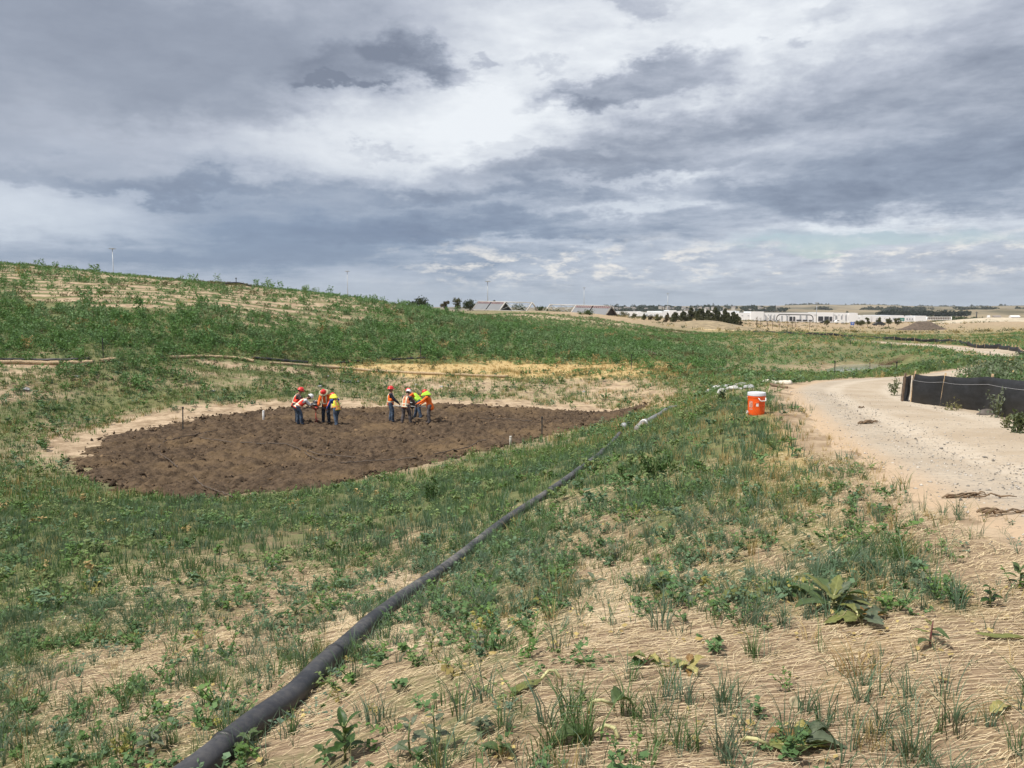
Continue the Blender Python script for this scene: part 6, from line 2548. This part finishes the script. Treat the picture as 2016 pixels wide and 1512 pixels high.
pos, g, d = filt(x, y, lambda g, d, x, y, z: np.clip(sstep(.22, .74, g + (patch(x, y, 2.2, 221) - .5) * 1.1 + (patch(x, y, .6, 225) - .5) * .45), 0, 1) * .9 + .012)
A, B = species(pos, d, PAL, dryk=.5, sc=2.5)
merge("grass", gp3, pos, rng.uniform(.6, 1.25, len(pos)), A, B, GRASS, "grass around the basin and at the hill's foot")
# --- dry golden grass
x, y = sample(24, 85, 9, 38)
pos, g, d = filt(x, y, lambda g, d, x, y, z: sstep(.42, .80, d + (patch(x, y, 2.0, 231) - .5) * .7) * (1 - g * .5))
merge("dry_grass", gp3, pos, rng.uniform(.4, .8, len(pos)), (0.36, 0.235, 0.075), (0.66, 0.47, 0.20), STRAWM, "short golden dry grass on the flat below the hill")
x, y = sample(2, 24, 16, 44)
pos, g, d = filt(x, y, lambda g, d, x, y, z: sstep(.40, .95, d + .12 + (patch(x, y, .9, 236) - .5) * .8) * .7)
merge("dry_grass", gp, pos, rng.uniform(.5, 1.0, len(pos)), (0.33, 0.235, 0.10), (0.62, 0.47, 0.24), STRAWM, "dry straw coloured grass tufts on the berm")

# --- low leafy herbs
fp = [proto_forb(int(rng.integers(26, 50)), rng.uniform(.05, .16), rng.uniform(.10, .20), rng.uniform(.024, .042)) for _ in range(10)]
x, y = sample(1.8, 11, 40, 48)
pos, g, d = filt(x, y, lambda g, d, x, y, z: np.clip(sstep(.36, .85, g + (patch(x, y, .9, 241) - .5) * 1.7), 0, 1) * .75 + .016)
A, B = species(pos, d, [PAL[0], PAL[2], PAL[0], PAL[1]], dry=((0.25, 0.22, 0.06), (0.42, 0.38, 0.10)), dryk=.22, sc=.8)
merge("herbs", fp, pos, rng.uniform(.6, 1.3, len(pos)), A, B, HERB, "low leafy weeds spreading over the straw matting")
fp2 = [proto_forb(int(rng.integers(22, 34)), rng.uniform(.12, .25), rng.uniform(.16, .30), rng.uniform(.05, .075), None, .5, False) for _ in range(10)]
x, y = sample(10.5, 30, 8, 40)
pos, g, d = filt(x, y, lambda g, d, x, y, z: np.clip(sstep(.42, .85, g + (patch(x, y, 1.6, 251) - .5) * 1.4), 0, 1) * .8 + .004)
A, B = species(pos, d, PAL, dryk=.25)
merge("herbs", fp2, pos, rng.uniform(.6, 1.4, len(pos)), A, B, HERB, "leafy weeds among the grass on the berm's slope")
x, y = sample(30, 66, 4.2, 38)
pos, g, d = filt(x, y, lambda g, d, x, y, z: np.clip(sstep(.28, .80, g + (patch(x, y, 2.4, 261) - .5) * 1.3), 0, 1) * .85 + .006)
A, B = species(pos, d, PAL, dryk=.3)
merge("herbs", fp2, pos, rng.uniform(1.0, 2.2, len(pos)), A, B, HERB, "leafy weeds on the banks around the basin")

# --- the hill: feathery bushes below, drilled rows above
bp = [proto_bush(int(rng.integers(70, 120)), rng.uniform(.55, .95), rng.uniform(.7, 1.1), .085) for _ in range(12)]
bps = [proto_bush(26, rng.uniform(.18, .32), rng.uniform(.5, .8), .075) for _ in range(8)]


def hill_zone(x, y, z):
    return sstep(44, 54, np.hypot(x, y)) * (z > .8)


x, y = sample(44, 150, 1.7, 38)


def on_hill(x, y, z):
    px, py = project(x, y, z)
    return sstep(1500, 1380, px) * hill_zone(x, y, z)


def hill_p(g, d, x, y, z):
    crest = 1 - .75 * sstep(82, 98, np.hypot(x, y) + x * .12)
    core = crest * sstep(.60, .84, g + (patch(x, y, 4.5, 271) - .5) * .65)
    return core * on_hill(x, y, z) * .9


pos, g, d = filt(x, y, hill_p)
hillpal = [((0.068, 0.160, 0.045), (0.171, 0.312, 0.095)), ((0.078, 0.164, 0.059), (0.191, 0.321, 0.128)), ((0.063, 0.150, 0.043), (0.158, 0.297, 0.083)), ((0.102, 0.187, 0.076), (0.230, 0.352, 0.157))]
A, B = species(pos, d, hillpal, dryk=.08, sc=5)
merge("weeds", bp, pos, rng.uniform(.6, 1.15, len(pos)) * (1 - .5 * sstep(88, 104, pos[:, 1]) * sstep(-16, -8, pos[:, 0])), A, B, HERB, "dense feathery green weeds over the hill's lower slope")
x, y = sample(52, 150, 3.4, 38)


def row_p(g, d, x, y, z):
    rw = hill_rows(x, y)
    u, v = x * .93 + y * .36, y * .93 - x * .36
    return on_hill(x, y, z) * np.clip(sstep(.55, .88, rw * .70 + g * .66 + (patch(u * .22, v, 1.6, 281) - .5) * 1.1 - .12), 0, 1)


pos, g, d = filt(x, y, row_p)
A, B = species(pos, d, hillpal + [((0.09, 0.09, 0.035), (0.17, 0.16, 0.07))], dryk=.2, sc=5)
merge("weeds", bps, pos, rng.uniform(.6, 1.3, len(pos)), A, B, HERB, "rows of small weeds sprouting on the sandy upper slope")
# scattered taller single bushes on the slope and skyline
x, y = sample(60, 112, .05, 36, amin=-36)
pos, g, d = filt(x, y, lambda g, d, x, y, z: hill_zone(x, y, z) * (x < 5) * .55)
A, B = species(pos, d, hillpal, dryk=.1)
merge("weeds", bp, pos, rng.uniform(1.0, 1.75, len(pos)), A, B, HERB, "taller single bushes dotted over the slope and skyline")

# --- tall leafy weeds behind the near fence
wp = [proto_bush(130, rng.uniform(.75, 1.0), .75, .05, None, 10) for _ in range(8)]
x, y = sample(17, 46, 9, 39, amin=21)


def fence_w(g, d, x, y, z):
    px, py = project(x, y, z)
    right = (x > 11.0 + (y - 18) * .475) & (y < 46)
    return sstep(.2, 1.2, road_dist(x, y)) * right * sstep(46, 40, y) * (.75 + .25 * (patch(x, y, 2, 290) > .5))


pos, g, d = filt(x, y, fence_w)
k = ~((pos[:, 1] < 22.5) & (pos[:, 0] < 11.8 + .0 * pos[:, 1]))
pos, g, d = pos[k], g[k], d[k]
A, B = species(pos, d * 0, [((0.085, 0.125, 0.062), (0.215, 0.265, 0.150)), ((0.095, 0.130, 0.078), (0.235, 0.275, 0.175)), PAL[0]], dryk=.05)
merge("weeds", wp, pos, rng.uniform(.6, 1.05, len(pos)), A, B, HERB, "tall leafy weeds crowding behind the near silt fence")

# --- the low field and plain beyond
fpf = [proto_bush(24, rng.uniform(.16, .32), rng.uniform(.8, 1.5), .11) for _ in range(8)]
x, y = sample(62, 190, 1.7, 38, amin=2)
pos, g, d = filt(x, y, lambda g, d, x, y, z: np.clip(sstep(.42, .86, g + (patch(x * .35, y, 3.4, 301) - .5) * 1.4), 0, 1) * .8 * (1 - on_hill(x, y, z)))
A, B = species(pos, d, PAL + hillpal[:2], dryk=.45, sc=6)
merge("weeds", fpf, pos, rng.uniform(.5, 1.1, len(pos)), A, B, HERB, "patchy green weeds over the low field beyond the pond")
x, y = sample(185, 560, .065, 37, amin=2)
pos, g, d = filt(x, y, lambda g, d, x, y, z: sstep(.45, .7, patch(x * .35, y, 16, 311)) * .85)
A, B = species(pos, d, [((0.075, 0.085, 0.035), (0.14, 0.14, 0.06)), ((0.05, 0.075, 0.03), (0.10, 0.125, 0.05))], dryk=.5, sc=20)
merge("scrub", fpf, pos, rng.uniform(1.0, 2.4, len(pos)), A, B, HERB, "scrub dotted over the plain before the warehouses")


# --- straw fibres of the erosion blanket
def straw_layer():
    x, y = sample(1.6, 13, 2100, 46)
    k = rng.random(len(x)) < np.clip(6.0 / np.hypot(x, y), .22, 1.0)
    x, y = x[k], y[k]
    rd = road_dist(x, y)
    k = rd > .05
    x, y = x[k], y[k]
    z = H(x, y)
    g, d = cover(x, y, z)
    k = rng.random(len(x)) < np.clip(1.15 - g, .15, 1) * (.25 + .75 * sstep(.3, .55, patch(x, y, 1.0, 321)))
    x, y, z = x[k], y[k], z[k]
    n = len(x)
    r = np.hypot(x, y)
    L = rng.exponential(.035, n) + .025
    w = rng.uniform(.0005, .0012, n) * np.clip(r / 3.5, 1, 3.0)
    flow = (fbm(x, y, 2.2, 2, 333) - .5) * .55 + .06
    th = np.where(rng.random(n) < .55, flow + rng.normal(0, .28, n), rng.uniform(0, 3.14, n))
    dx, dy = np.cos(th), np.sin(th)
    lift = rng.exponential(.006, n) + .003
    V = np.empty((n, 6, 3))
    for j, s in enumerate((-1, 0, 1)):
        cx, cy = x + dx * L * .5 * s, y + dy * L * .5 * s
        bow = (1 - s * s) * L * rng.normal(0, .07, n)
        cx, cy = cx - dy * bow, cy + dx * bow
        cz = H(cx, cy) + lift + (1 - s * s) * rng.uniform(0, .012, n) + (s > 0) * rng.exponential(.004, n)
        V[:, 2 * j] = np.stack([cx + dy * w, cy - dx * w, cz], -1)
        V[:, 2 * j + 1] = np.stack([cx - dy * w, cy + dx * w, cz + .0005], -1)
    f = np.array([(0, 1, 3, 2), (2, 3, 5, 4)])
    Fc = (f[None] + (np.arange(n) * 6)[:, None, None]).reshape(-1, 4)
    t_ = rng.random(n)[:, None]
    C = np.array([0.35, 0.25, 0.135]) * (1 - t_) + np.array([0.82, 0.68, 0.44]) * t_
    kind(fast_mesh("straw", V.reshape(-1, 3), Fc, STRAWM, np.repeat(C, 6, 0)), "stuff", "loose straw fibres of the erosion blanket covering the berm")
    # the pale netting: long thin strands along the slope with cross threads
    Vs, Fs = [], []
    o = 0
    rows = np.arange(1.9, 9.5, .024)
    for i, yy in enumerate(rows):
        xs = np.arange(-1.2 - yy * .1, 5.0 + yy * .12, .11)
        if rng.random() < .30:
            continue
        ys = yy + (fbm(xs, xs * 0 + yy * .6, 1.6, 3, 341) - .5) * .35 + rng.normal(0, .004, len(xs)) + .12 * xs
        ok = (rd_ := road_dist(xs, ys)) > .15
        gg, _ = cover(xs, ys)
        ok &= gg < .5
        zs = H(xs, ys) + .008 + np.abs(rng.normal(0, .004, len(xs)))
        ww = .0009 * max(1, yy / 3.5)
        V = np.stack([np.stack([xs, ys - ww, zs], -1), np.stack([xs, ys + ww, zs + .001], -1)], 1).reshape(-1, 3)
        j = np.nonzero(ok[:-1] & ok[1:] & (rng.random(len(xs) - 1) < .9))[0]
        Fs.append(np.stack([2 * j, 2 * j + 2, 2 * j + 3, 2 * j + 1], -1) + o)
        Vs.append(V)
        o += len(V)
    V = np.concatenate(Vs)
    Fc = np.concatenate(Fs)
    C = np.tile(np.array([[0.72, 0.58, 0.40]]), (len(V), 1)) * rng.uniform(.75, 1.1, (len(V), 1))
    kind(fast_mesh("netting", V, Fc, STRAWM, C), "stuff", "thin pale strands of the erosion netting over the straw")


straw_layer()
# dead leaf litter
def near_px(x, y, z, cx, cy, sx, sy):
    px, py = project(x, y, z)
    return np.exp(-((px - cx) / sx) ** 2 - ((py - cy) / sy) ** 2)


litter = []
for _ in range(8):
    n = 5
    V, Fc, T = proto_forb(n, .02, .06, .035, None, .2, False)
    V[:, 2] = np.abs(V[:, 2]) * .5 + .008
    litter.append((V, Fc, T))
x, y = sample(1.8, 9, 40, 46)
pos, g, d = filt(x, y, lambda g, d, x, y, z: np.clip(sstep(.50, .72, patch(x, y, .7, 351)) * .8 + near_px(x, y, z, 1660, 1235, 170, 60) + near_px(x, y, z, 1330, 1330, 110, 40), 0, 1))
px_, py_ = project(pos[:, 0], pos[:, 1], pos[:, 2])
merge("leaf_litter", litter, pos, rng.uniform(.5, 1.3, len(pos)), (0.22, 0.13, 0.05), (0.62, 0.50, 0.20), STRAWM, "dead brown and yellow leaf scraps on the straw")


# ------------------------------------------------------------------ single plants of the foreground
def leaf_mesh(L, Wd, a0, a1, fold=.35, jag=.12, lobes=0, r_=None, nu=22, nv=10, droop=0.0, curl=0.0):
    """one leaf from its base along +X; a0/a1: pitch at base and tip"""
    r_ = r_ or rnd
    V, Fc, T = [], [], []
    x = z = 0.0
    ph = r_.random() * 9
    for i in range(nu + 1):
        s = i / nu
        a = a0 + (a1 - a0) * s
        if i:
            x += math.cos(a) * L / nu
            z += math.sin(a) * L / nu
        w = Wd * .5 * (math.sin(math.pi * min(1, s ** .75)) ** .8 if 0 < s < 1 else .04)
        if lobes:
            w *= 1 - .42 * abs(math.sin(lobes * math.pi * s)) * (.4 + .6 * (1 - s))
        for j in range(nv + 1):
            q = j / nv * 2 - 1
            e = 1 + (jag * (math.sin(i * 2.1 + ph + (q > 0) * 1.7) + .8 * mnoise.noise(Vector((i * .9, ph, q)))) if abs(q) > .75 else 0)
            yy = q * w * e
            zz = z + abs(q) * w * fold + curl * (q * q) * w * math.sin(s * 5 + ph) + .02 * L * mnoise.noise(Vector((s * 4, q * 2, ph)))
            V.append((x - math.sin(a) * abs(q) * w * fold * .5, yy, zz))
            vein = max(0, math.cos((s * 6.5 - abs(q) * 1.1) * 2 * math.pi)) ** 6
            T.append(.30 + .45 * (abs(q) < .1) + .25 * vein + .45 * mnoise.noise(Vector((s * 5 + ph, q * 3, 2))))
    m = nv + 1
    for i in range(nu):
        for j in range(nv):
            Fc.append((i * m + j, (i + 1) * m + j, (i + 1) * m + j + 1, i * m + j + 1))
    return V, Fc, T


LEAFM = vcol_mat("broad_leaf", 0.5, 0.4, 0.16)


def leaf_obj(parent, base, az, L, Wd, a0, a1, colA, colB, name="leaf", label=None, **k):
    V, Fc, T = leaf_mesh(L, Wd, a0, a1, **k)
    o = obj(name, V, Fc, LEAFM, parent)
    ca = o.data.color_attributes.new("Col", 'FLOAT_COLOR', 'POINT')
    for i, t_ in enumerate(T):
        t_ = min(1, max(0, t_))
        ca.data[i].color = tuple(a * (1 - t_) + b * t_ for a, b in zip(colA, colB)) + (1,)
    o.location = base
    o.rotation_euler = (0, 0, az)
    if label:
        o["label"] = label
    return o


G_DARK = ((0.022, 0.055, 0.012), (0.060, 0.125, 0.025))
G_MID = ((0.050, 0.085, 0.028), (0.115, 0.165, 0.055))
G_GREY = ((0.085, 0.110, 0.065), (0.170, 0.200, 0.120))
G_OLIVE = ((0.12, 0.135, 0.035), (0.26, 0.27, 0.085))
YELL = ((0.30, 0.26, 0.08), (0.50, 0.44, 0.18))
BRN = ((0.20, 0.10, 0.035), (0.42, 0.27, 0.10))
STEMM = mat("plant_stem", (0.16, 0.19, 0.07), 0.6, 0.3, 20)
PALESTEM = mat("pale_stem", (0.48, 0.45, 0.22), 0.6, 0.2, 20)
REDSTEM = mat("red_stem", (0.15, 0.05, 0.045), 0.6, 0.3, 20)


def broad(px, py, label, n, size, col, h=.10, upright=.6, wid=.42, stem=STEMM, seed=1, cols=None, spread=.02, name="broadleaf_weed", cat="weed", group=None, **k):
    """n leaves around a short stem; size in metres"""
    p = ground_at(px, py)
    r_ = random.Random(seed)
    t = thing(name, label, cat, (p.x, p.y, p.z), r_.uniform(0, 6), group)
    MB().tube([(0, 0, -.03), (.01, .005, h * .5), (.0, .01, h)], [.005 + size * .010, .004 + size * .008, .003], 6).build("stem", stem, t)
    for i in range(n):
        a = i * 2.4 + r_.uniform(-.4, .4)
        f = (i + .5) / n
        z = h * (.15 + .85 * f)
        L = size * r_.uniform(.7, 1.15) * (1.1 - .45 * f)
        c = (cols or [col])[r_.randrange(len(cols or [col]))]
        a0 = r_.uniform(.1, .6) + upright * f
        pet = MB().tube([(0, 0, z * .9), (math.cos(a) * L * .12, math.sin(a) * L * .12, z + .01)], .003 + size * .008, 5).build("petiole", stem, t) if size > .12 else None
        leaf_obj(t, (math.cos(a) * L * .1, math.sin(a) * L * .1, z), a, L, L * wid * r_.uniform(.85, 1.15), a0, a0 - r_.uniform(.5, 1.2), c[0], c[1], r_=r_, **k)
    return t


broad(680, 1497, "dark green weed with large pointed leaves at the photo's bottom edge", 11, .125, G_DARK, .17, .9, .42, seed=3)
broad(640, 1506, "smaller dark green pointed leaf weed left of the large one at the bottom", 6, .085, G_DARK, .09, .6, .45, seed=4)
broad(582, 1212, "upright dark weed with long lance leaves left of the black pipe", 7, .20, G_DARK, .07, .7, .26, seed=5)
broad(487, 1482, "bright green lobed weed against the pipe's lower right side", 12, .085, G_MID, .10, .5, .5, seed=6, lobes=4)
broad(430, 1500, "bright green lobed weed at the very foot of the pipe", 9, .075, G_MID, .07, .4, .5, seed=7, lobes=4)
broad(620, 1330, "lobed green weed leaning on the pipe's right side halfway up", 9, .075, G_MID, .09, .4, .5, seed=8, lobes=3)
broad(568, 1296, "weed with large rounded pale leaves left of the pipe", 5, .105, G_GREY, .08, .2, .72, seed=9)
broad(270, 1245, "dark leafy patch weed with round leaves on the straw at left", 16, .07, G_DARK, .10, .4, .75, seed=10)
broad(300, 1480, "pale grey green leafy weed at the bottom left", 13, .09, G_GREY, .12, .4, .5, seed=11, lobes=3)
broad(810, 1492, "grey green weed with ragged leaves at the bottom centre", 9, .085, G_GREY, .16, .6, .55, seed=12, lobes=2)
broad(858, 1488, "tall spindly grey green weed right of the ragged leaved one", 8, .065, G_GREY, .20, .5, .6, seed=13)
broad(985, 1492, "small round leaved weed near the bottom centre", 5, .075, G_MID, .08, .5, .6, seed=14)
broad(940, 1290, "grey green weed with small rounded leaves in mid foreground", 10, .065, G_GREY, .13, .5, .6, seed=15)
broad(950, 1445, "low grey green weed spreading on straw in the lower middle", 13, .055, G_GREY, .07, .3, .6, seed=16)
broad(1170, 1148, "single upright grey leaf weed on bare straw in the middle", 3, .18, G_GREY, .04, .5, .36, seed=17)
broad(1060, 1180, "round leaved green weed in the middle of the straw slope", 10, .07, G_MID, .10, .5, .7, seed=18)
broad(1300, 1175, "large leafy green weed clump left of the wilted squash plants", 18, .10, G_MID, .15, .5, .55, seed=19, cols=[G_MID, G_DARK, G_OLIVE])
broad(1205, 1105, "leafy light green weed high on the straw slope", 10, .09, G_GREY, .14, .6, .5, seed=20)
broad(1950, 1195, "small dark weed with round leaves on straw at right", 7, .06, G_DARK, .12, .5, .8, seed=21)
broad(2005, 1160, "bushy green weed at the right edge of the photo", 10, .09, G_MID, .14, .7, .5, seed=22)
broad(1815, 1160, "grey green weed with broad leaves right of the squash plants", 7, .10, G_GREY, .07, .4, .5, seed=23)
broad(850, 1285, "yellowing weed tangle right of the pipe", 9, .06, G_OLIVE, .12, .5, .4, seed=24, cols=[YELL, G_OLIVE])
broad(35, 1360, "yellow green weed near the left edge of the photo", 12, .05, YELL, .16, .7, .4, seed=25, cols=[G_OLIVE, YELL])
broad(255, 1468, "lime yellow small weed beside the yellow leaf at bottom left", 8, .055, YELL, .09, .5, .45, seed=26, cols=[G_OLIVE, YELL])
# wilted squash plants
broad(1640, 1200, "big wilted squash plant with upright ragged leaves on the straw", 12, .24, G_MID, .08, .75, .46, PALESTEM, 31, [G_MID, G_OLIVE, G_GREY], lobes=3, curl=.35)
broad(1690, 1222, "squash plant with curled grey leaves right of the upright one", 9, .20, G_GREY, .05, .2, .55, PALESTEM, 32, [G_GREY, G_OLIVE, BRN], lobes=3, curl=.5)
broad(1480, 1172, "flattened squash plant with pale limp leaves left of the big one", 8, .22, G_GREY, .03, -.2, .38, PALESTEM, 33, [G_GREY, G_OLIVE], curl=.4)
broad(1360, 1180, "drooping squash leaves with pale stems at the leafy clump's foot", 4, .20, G_OLIVE, .04, -.1, .4, PALESTEM, 34, [G_OLIVE, G_GREY], curl=.4)
broad(1275, 1310, "dying squash plant with red stem and dark crumpled leaves", 7, .12, G_DARK, .05, .1, .55, REDSTEM, 35, [G_DARK, G_OLIVE, YELL], curl=.5, lobes=3)
broad(1355, 1320, "yellowing crumpled plant right of the red stemmed squash", 7, .10, G_OLIVE, .05, .1, .5, REDSTEM, 36, [G_OLIVE, YELL, BRN], curl=.5)
broad(1830, 1270, "wilted plant with red stems and few yellow leaves at right", 6, .11, G_OLIVE, .13, .3, .35, REDSTEM, 37, [G_OLIVE, YELL, G_MID], curl=.4)


def fallen_leaf(px, py, label, az, L, Wd, cols, stem=True, a0=.15, a1=-.35, z=.02, seed=1, extra=()):
    p = ground_at(px, py)
    r_ = random.Random(seed)
    t = thing("wilted_leaf", label, "leaf", (p.x, p.y, p.z))
    leaf_obj(t, (0, 0, z), az, L, Wd, a0, a1, cols[0], cols[1], "blade", r_=r_, curl=.4, jag=.16, nu=18, nv=8)
    for (e_az, e_L, e_W, e_c, e_z, ex, ey) in extra:
        leaf_obj(t, (ex, ey, e_z), e_az, e_L, e_W, .2, -.35, e_c[0], e_c[1], "blade", r_=r_, curl=.5, jag=.2, nu=14, nv=8)
    if stem:
        c, s = math.cos(az), math.sin(az)
        MB().tube([(0, 0, z), (-c * .05, -s * .05, z + .025), (-c * .085 - s * .01, -s * .085 + c * .02, z + .02), (-c * .09 - s * .04, -s * .09 + c * .05, .012)], [.007, .008, .009, .009], 7).build("stalk", PALESTEM, t)
    return t


fallen_leaf(1513, 1478, "large torn wilted leaf with yellow and brown patches at bottom right", .05, .27, .11, G_OLIVE, seed=41, z=.025,
            extra=((.55, .20, .09, G_MID, .035, .12, .03), (.95, .13, .09, G_GREY, .04, .20, .06), (.1, .19, .06, BRN, .03, .02, .07), (.2, .10, .05, YELL, .035, .14, .10), (-.1, .18, .07, G_GREY, .03, .15, .01)))
fallen_leaf(1168, 1452, "flat dark green wilted leaf on straw in the lower middle", 2.95 + .45, .20, .085, G_MID, seed=42, a0=.1, a1=-.2)
fallen_leaf(1205, 1412, "crumpled green leaf curling down on a pale stalk in the lower middle", .35, .12, .10, G_MID, seed=43, a0=.7, a1=-1.2, z=.06)
fallen_leaf(1065, 1345, "yellow green twisted wilted leaf strip in the lower middle", 3.9, .22, .055, G_OLIVE, seed=44)
fallen_leaf(398, 1432, "long yellow green fallen leaf beside the pipe at lower left", .22, .30, .075, ((.24, .23, .03), (.42, .40, .09)), False, .05, -.15, seed=45)
fallen_leaf(232, 1462, "yellow brown fallen leaf at the bottom left", .1, .11, .08, YELL, False, .3, -.5, seed=46)
fallen_leaf(1920, 1255, "limp grey green fallen leaf at the right edge of the straw", -.25, .26, .055, G_OLIVE, False, .05, -.1, seed=47)
fallen_leaf(1950, 1412, "pale yellow shrivelled leaf on straw at right", .5, .16, .05, YELL, False, .3, -.5, seed=48)
fallen_leaf(1620, 1170, "dry cream coloured squash stalk and leaf scrap above the big plant", 2.6, .22, .03, ((.5, .38, .16), (.66, .52, .25)), False, .25, -.3, seed=49)
p = ground_at(1562, 1388)
o = MB().lathe([(.016, 0), (.026, .004), (.027, .014), (.022, .020), (.014, .015), (.004, .013)], 16).build("dried_pod", mat("dried_pod", (0.36, 0.30, 0.19), 0.9, 0.3, 60))
o.location = p + Vector((0, 0, .008))
o.rotation_euler = (R(50), 0, .3)
tag(o, "small round dried seed pod on straw above the large wilted leaf", "seed pod")


def clump(px, py, h, n, label, cols, seed, group=None, w=.0055, spread=.05, bend=.6, dry=False):
    p = ground_at(px, py)
    V, Fc, T = proto_grass(n, h, w, spread, bend, 4, np.random.default_rng(seed))
    T = T[:, None]
    C = np.array(cols[0])[None] * (1 - T) + np.array(cols[1])[None] * T
    o = fast_mesh("grass_clump", V, Fc, STRAWM if dry else GRASS, C)
    o.location = p
    tag(o, label, "grass", group)


GL = "loose blue green grass clump standing alone on the straw matting"
for i, (px, py, h, n) in enumerate(((1130, 1150, .16, 34), (1100, 1280, .20, 20), (1690, 1105, .20, 46), (1345, 1110, .24, 34), (1275, 1060, .26, 44), (755, 1260, .20, 44), (935, 1275, .18, 26), (745, 1425, .18, 40), (880, 1395, .15, 26),
                                    (1305, 1005, .26, 50), (1440, 970, .28, 60), (1530, 1000, .28, 50), (1600, 930, .26, 50), (1360, 1050, .26, 40), (620, 1160, .2, 36), (440, 1180, .2, 34), (140, 1330, .2, 34), (245, 1395, .2, 40), (400, 1390, .18, 30),
                                    (1890, 1200, .26, 20), (1100, 1465, .16, 16), (700, 1290, .18, 40), (520, 1330, .16, 26), (1480, 1290, .16, 40))):
    clump(px, py, h, n, GL, BLUE[i % 3], 400 + i, "grass clumps on the straw matting", spread=.03 + .05 * rnd.random())
clump(1425, 1490, .24, 26, "tall thin bladed grass clump at the bottom right beside the torn leaf", ((.055, .085, .06), (.15, .19, .13)), 461)
clump(1875, 1450, .22, 18, "dark sparse grass clump at the lower right corner", ((.05, .065, .035), (.12, .13, .07)), 462)
clump(1800, 1498, .16, 30, "olive grass clump at the bottom edge near the right corner", ((.08, .085, .035), (.2, .2, .09)), 463)
clump(1690, 1320, .15, 60, "matted brown dead grass clump above the straw hump", ((.24, .15, .06), (.5, .37, .17)), 464, spread=.10, bend=1.2, dry=True)

# bushes along the road and fence
for px, py, s, cA, cB, lb, n, lf in (
    (1760, 780, .58, (0.075, 0.095, 0.045), (0.175, 0.19, 0.10), "grey green bush at the left end of the near silt fence", 260, .04),
    (1962, 824, .66, (0.10, 0.12, 0.085), (0.22, 0.25, 0.18), "silver leaved upright weed before the near silt fence", 220, .035),
    (2004, 856, .42, (0.06, 0.085, 0.04), (0.15, 0.18, 0.09), "leafy green weed at the right edge before the near silt fence", 300, .04),
    (1980, 846, .3, (0.09, 0.095, 0.04), (0.17, 0.17, 0.08), "low scraggly weed under the silver weed", 140, .03),
    (1872, 810, .16, (0.16, 0.15, 0.07), (0.28, 0.26, 0.12), "flat dry weed mat at the near silt fence's foot", 160, .03),
    (855, 985, .42, (0.020, 0.055, 0.016), (0.060, 0.120, 0.030), "dark green round bush on the slope left of the pipe", 420, .035),
    (1285, 945, .40, (0.028, 0.062, 0.018), (0.075, 0.135, 0.035), "bright dark green round bush right of the pipe", 420, .035),
    (1420, 792, .35, (0.025, 0.05, 0.02), (0.07, 0.11, 0.04), "dark low bush before the rock row", 200, .04),
):
    p = ground_at(px, py)
    wide = 1.5 if 'mat' in lb or 'round' in lb else .75
    V, Fc, T = proto_bush(n, s, s * wide * (2.2 if 'mat' in lb else 1), lf, np.random.default_rng(int(px)), 9)
    T = T[:, None]
    t = thing("bush", lb, "bush", tuple(p))
    o = fast_mesh("foliage", V, Fc, HERB, np.array(cA) * (1 - T) + np.array(cB) * T)
    o.parent = t
    sb = MB()
    r_ = random.Random(int(py))
    for i in range(7):
        a = r_.random() * 6.28
        sb.tube([(0, 0, -.03), (math.cos(a) * s * .1, math.sin(a) * s * .1, s * .4), (math.cos(a) * s * .25, math.sin(a) * s * .25, s * .75)], [.007, .005, .003], 5)
    sb.build("stem", STEMM, t)


# ------------------------------------------------------------------ thin haze in the air
def build_haze():
    m_ = bpy.data.materials.new("haze")
    m_.use_nodes = True
    nt = m_.node_tree
    nt.nodes.clear()
    out = nt.nodes.new('ShaderNodeOutputMaterial')
    v = nt.nodes.new('ShaderNodeVolumePrincipled')
    v.inputs['Color'].default_value = (0.80, 0.87, 0.96, 1)
    v.inputs['Density'].default_value = 5.5e-5
    v.inputs['Anisotropy'].default_value = 0.0
    nt.links.new(v.outputs[0], out.inputs['Volume'])
    o = MB().box((0, 4200, 10), (19000, 10400, 150)).build("haze", m_, None, smooth=False)
    kind(o, "stuff", "thin pale haze in the air over the plain")


build_haze()
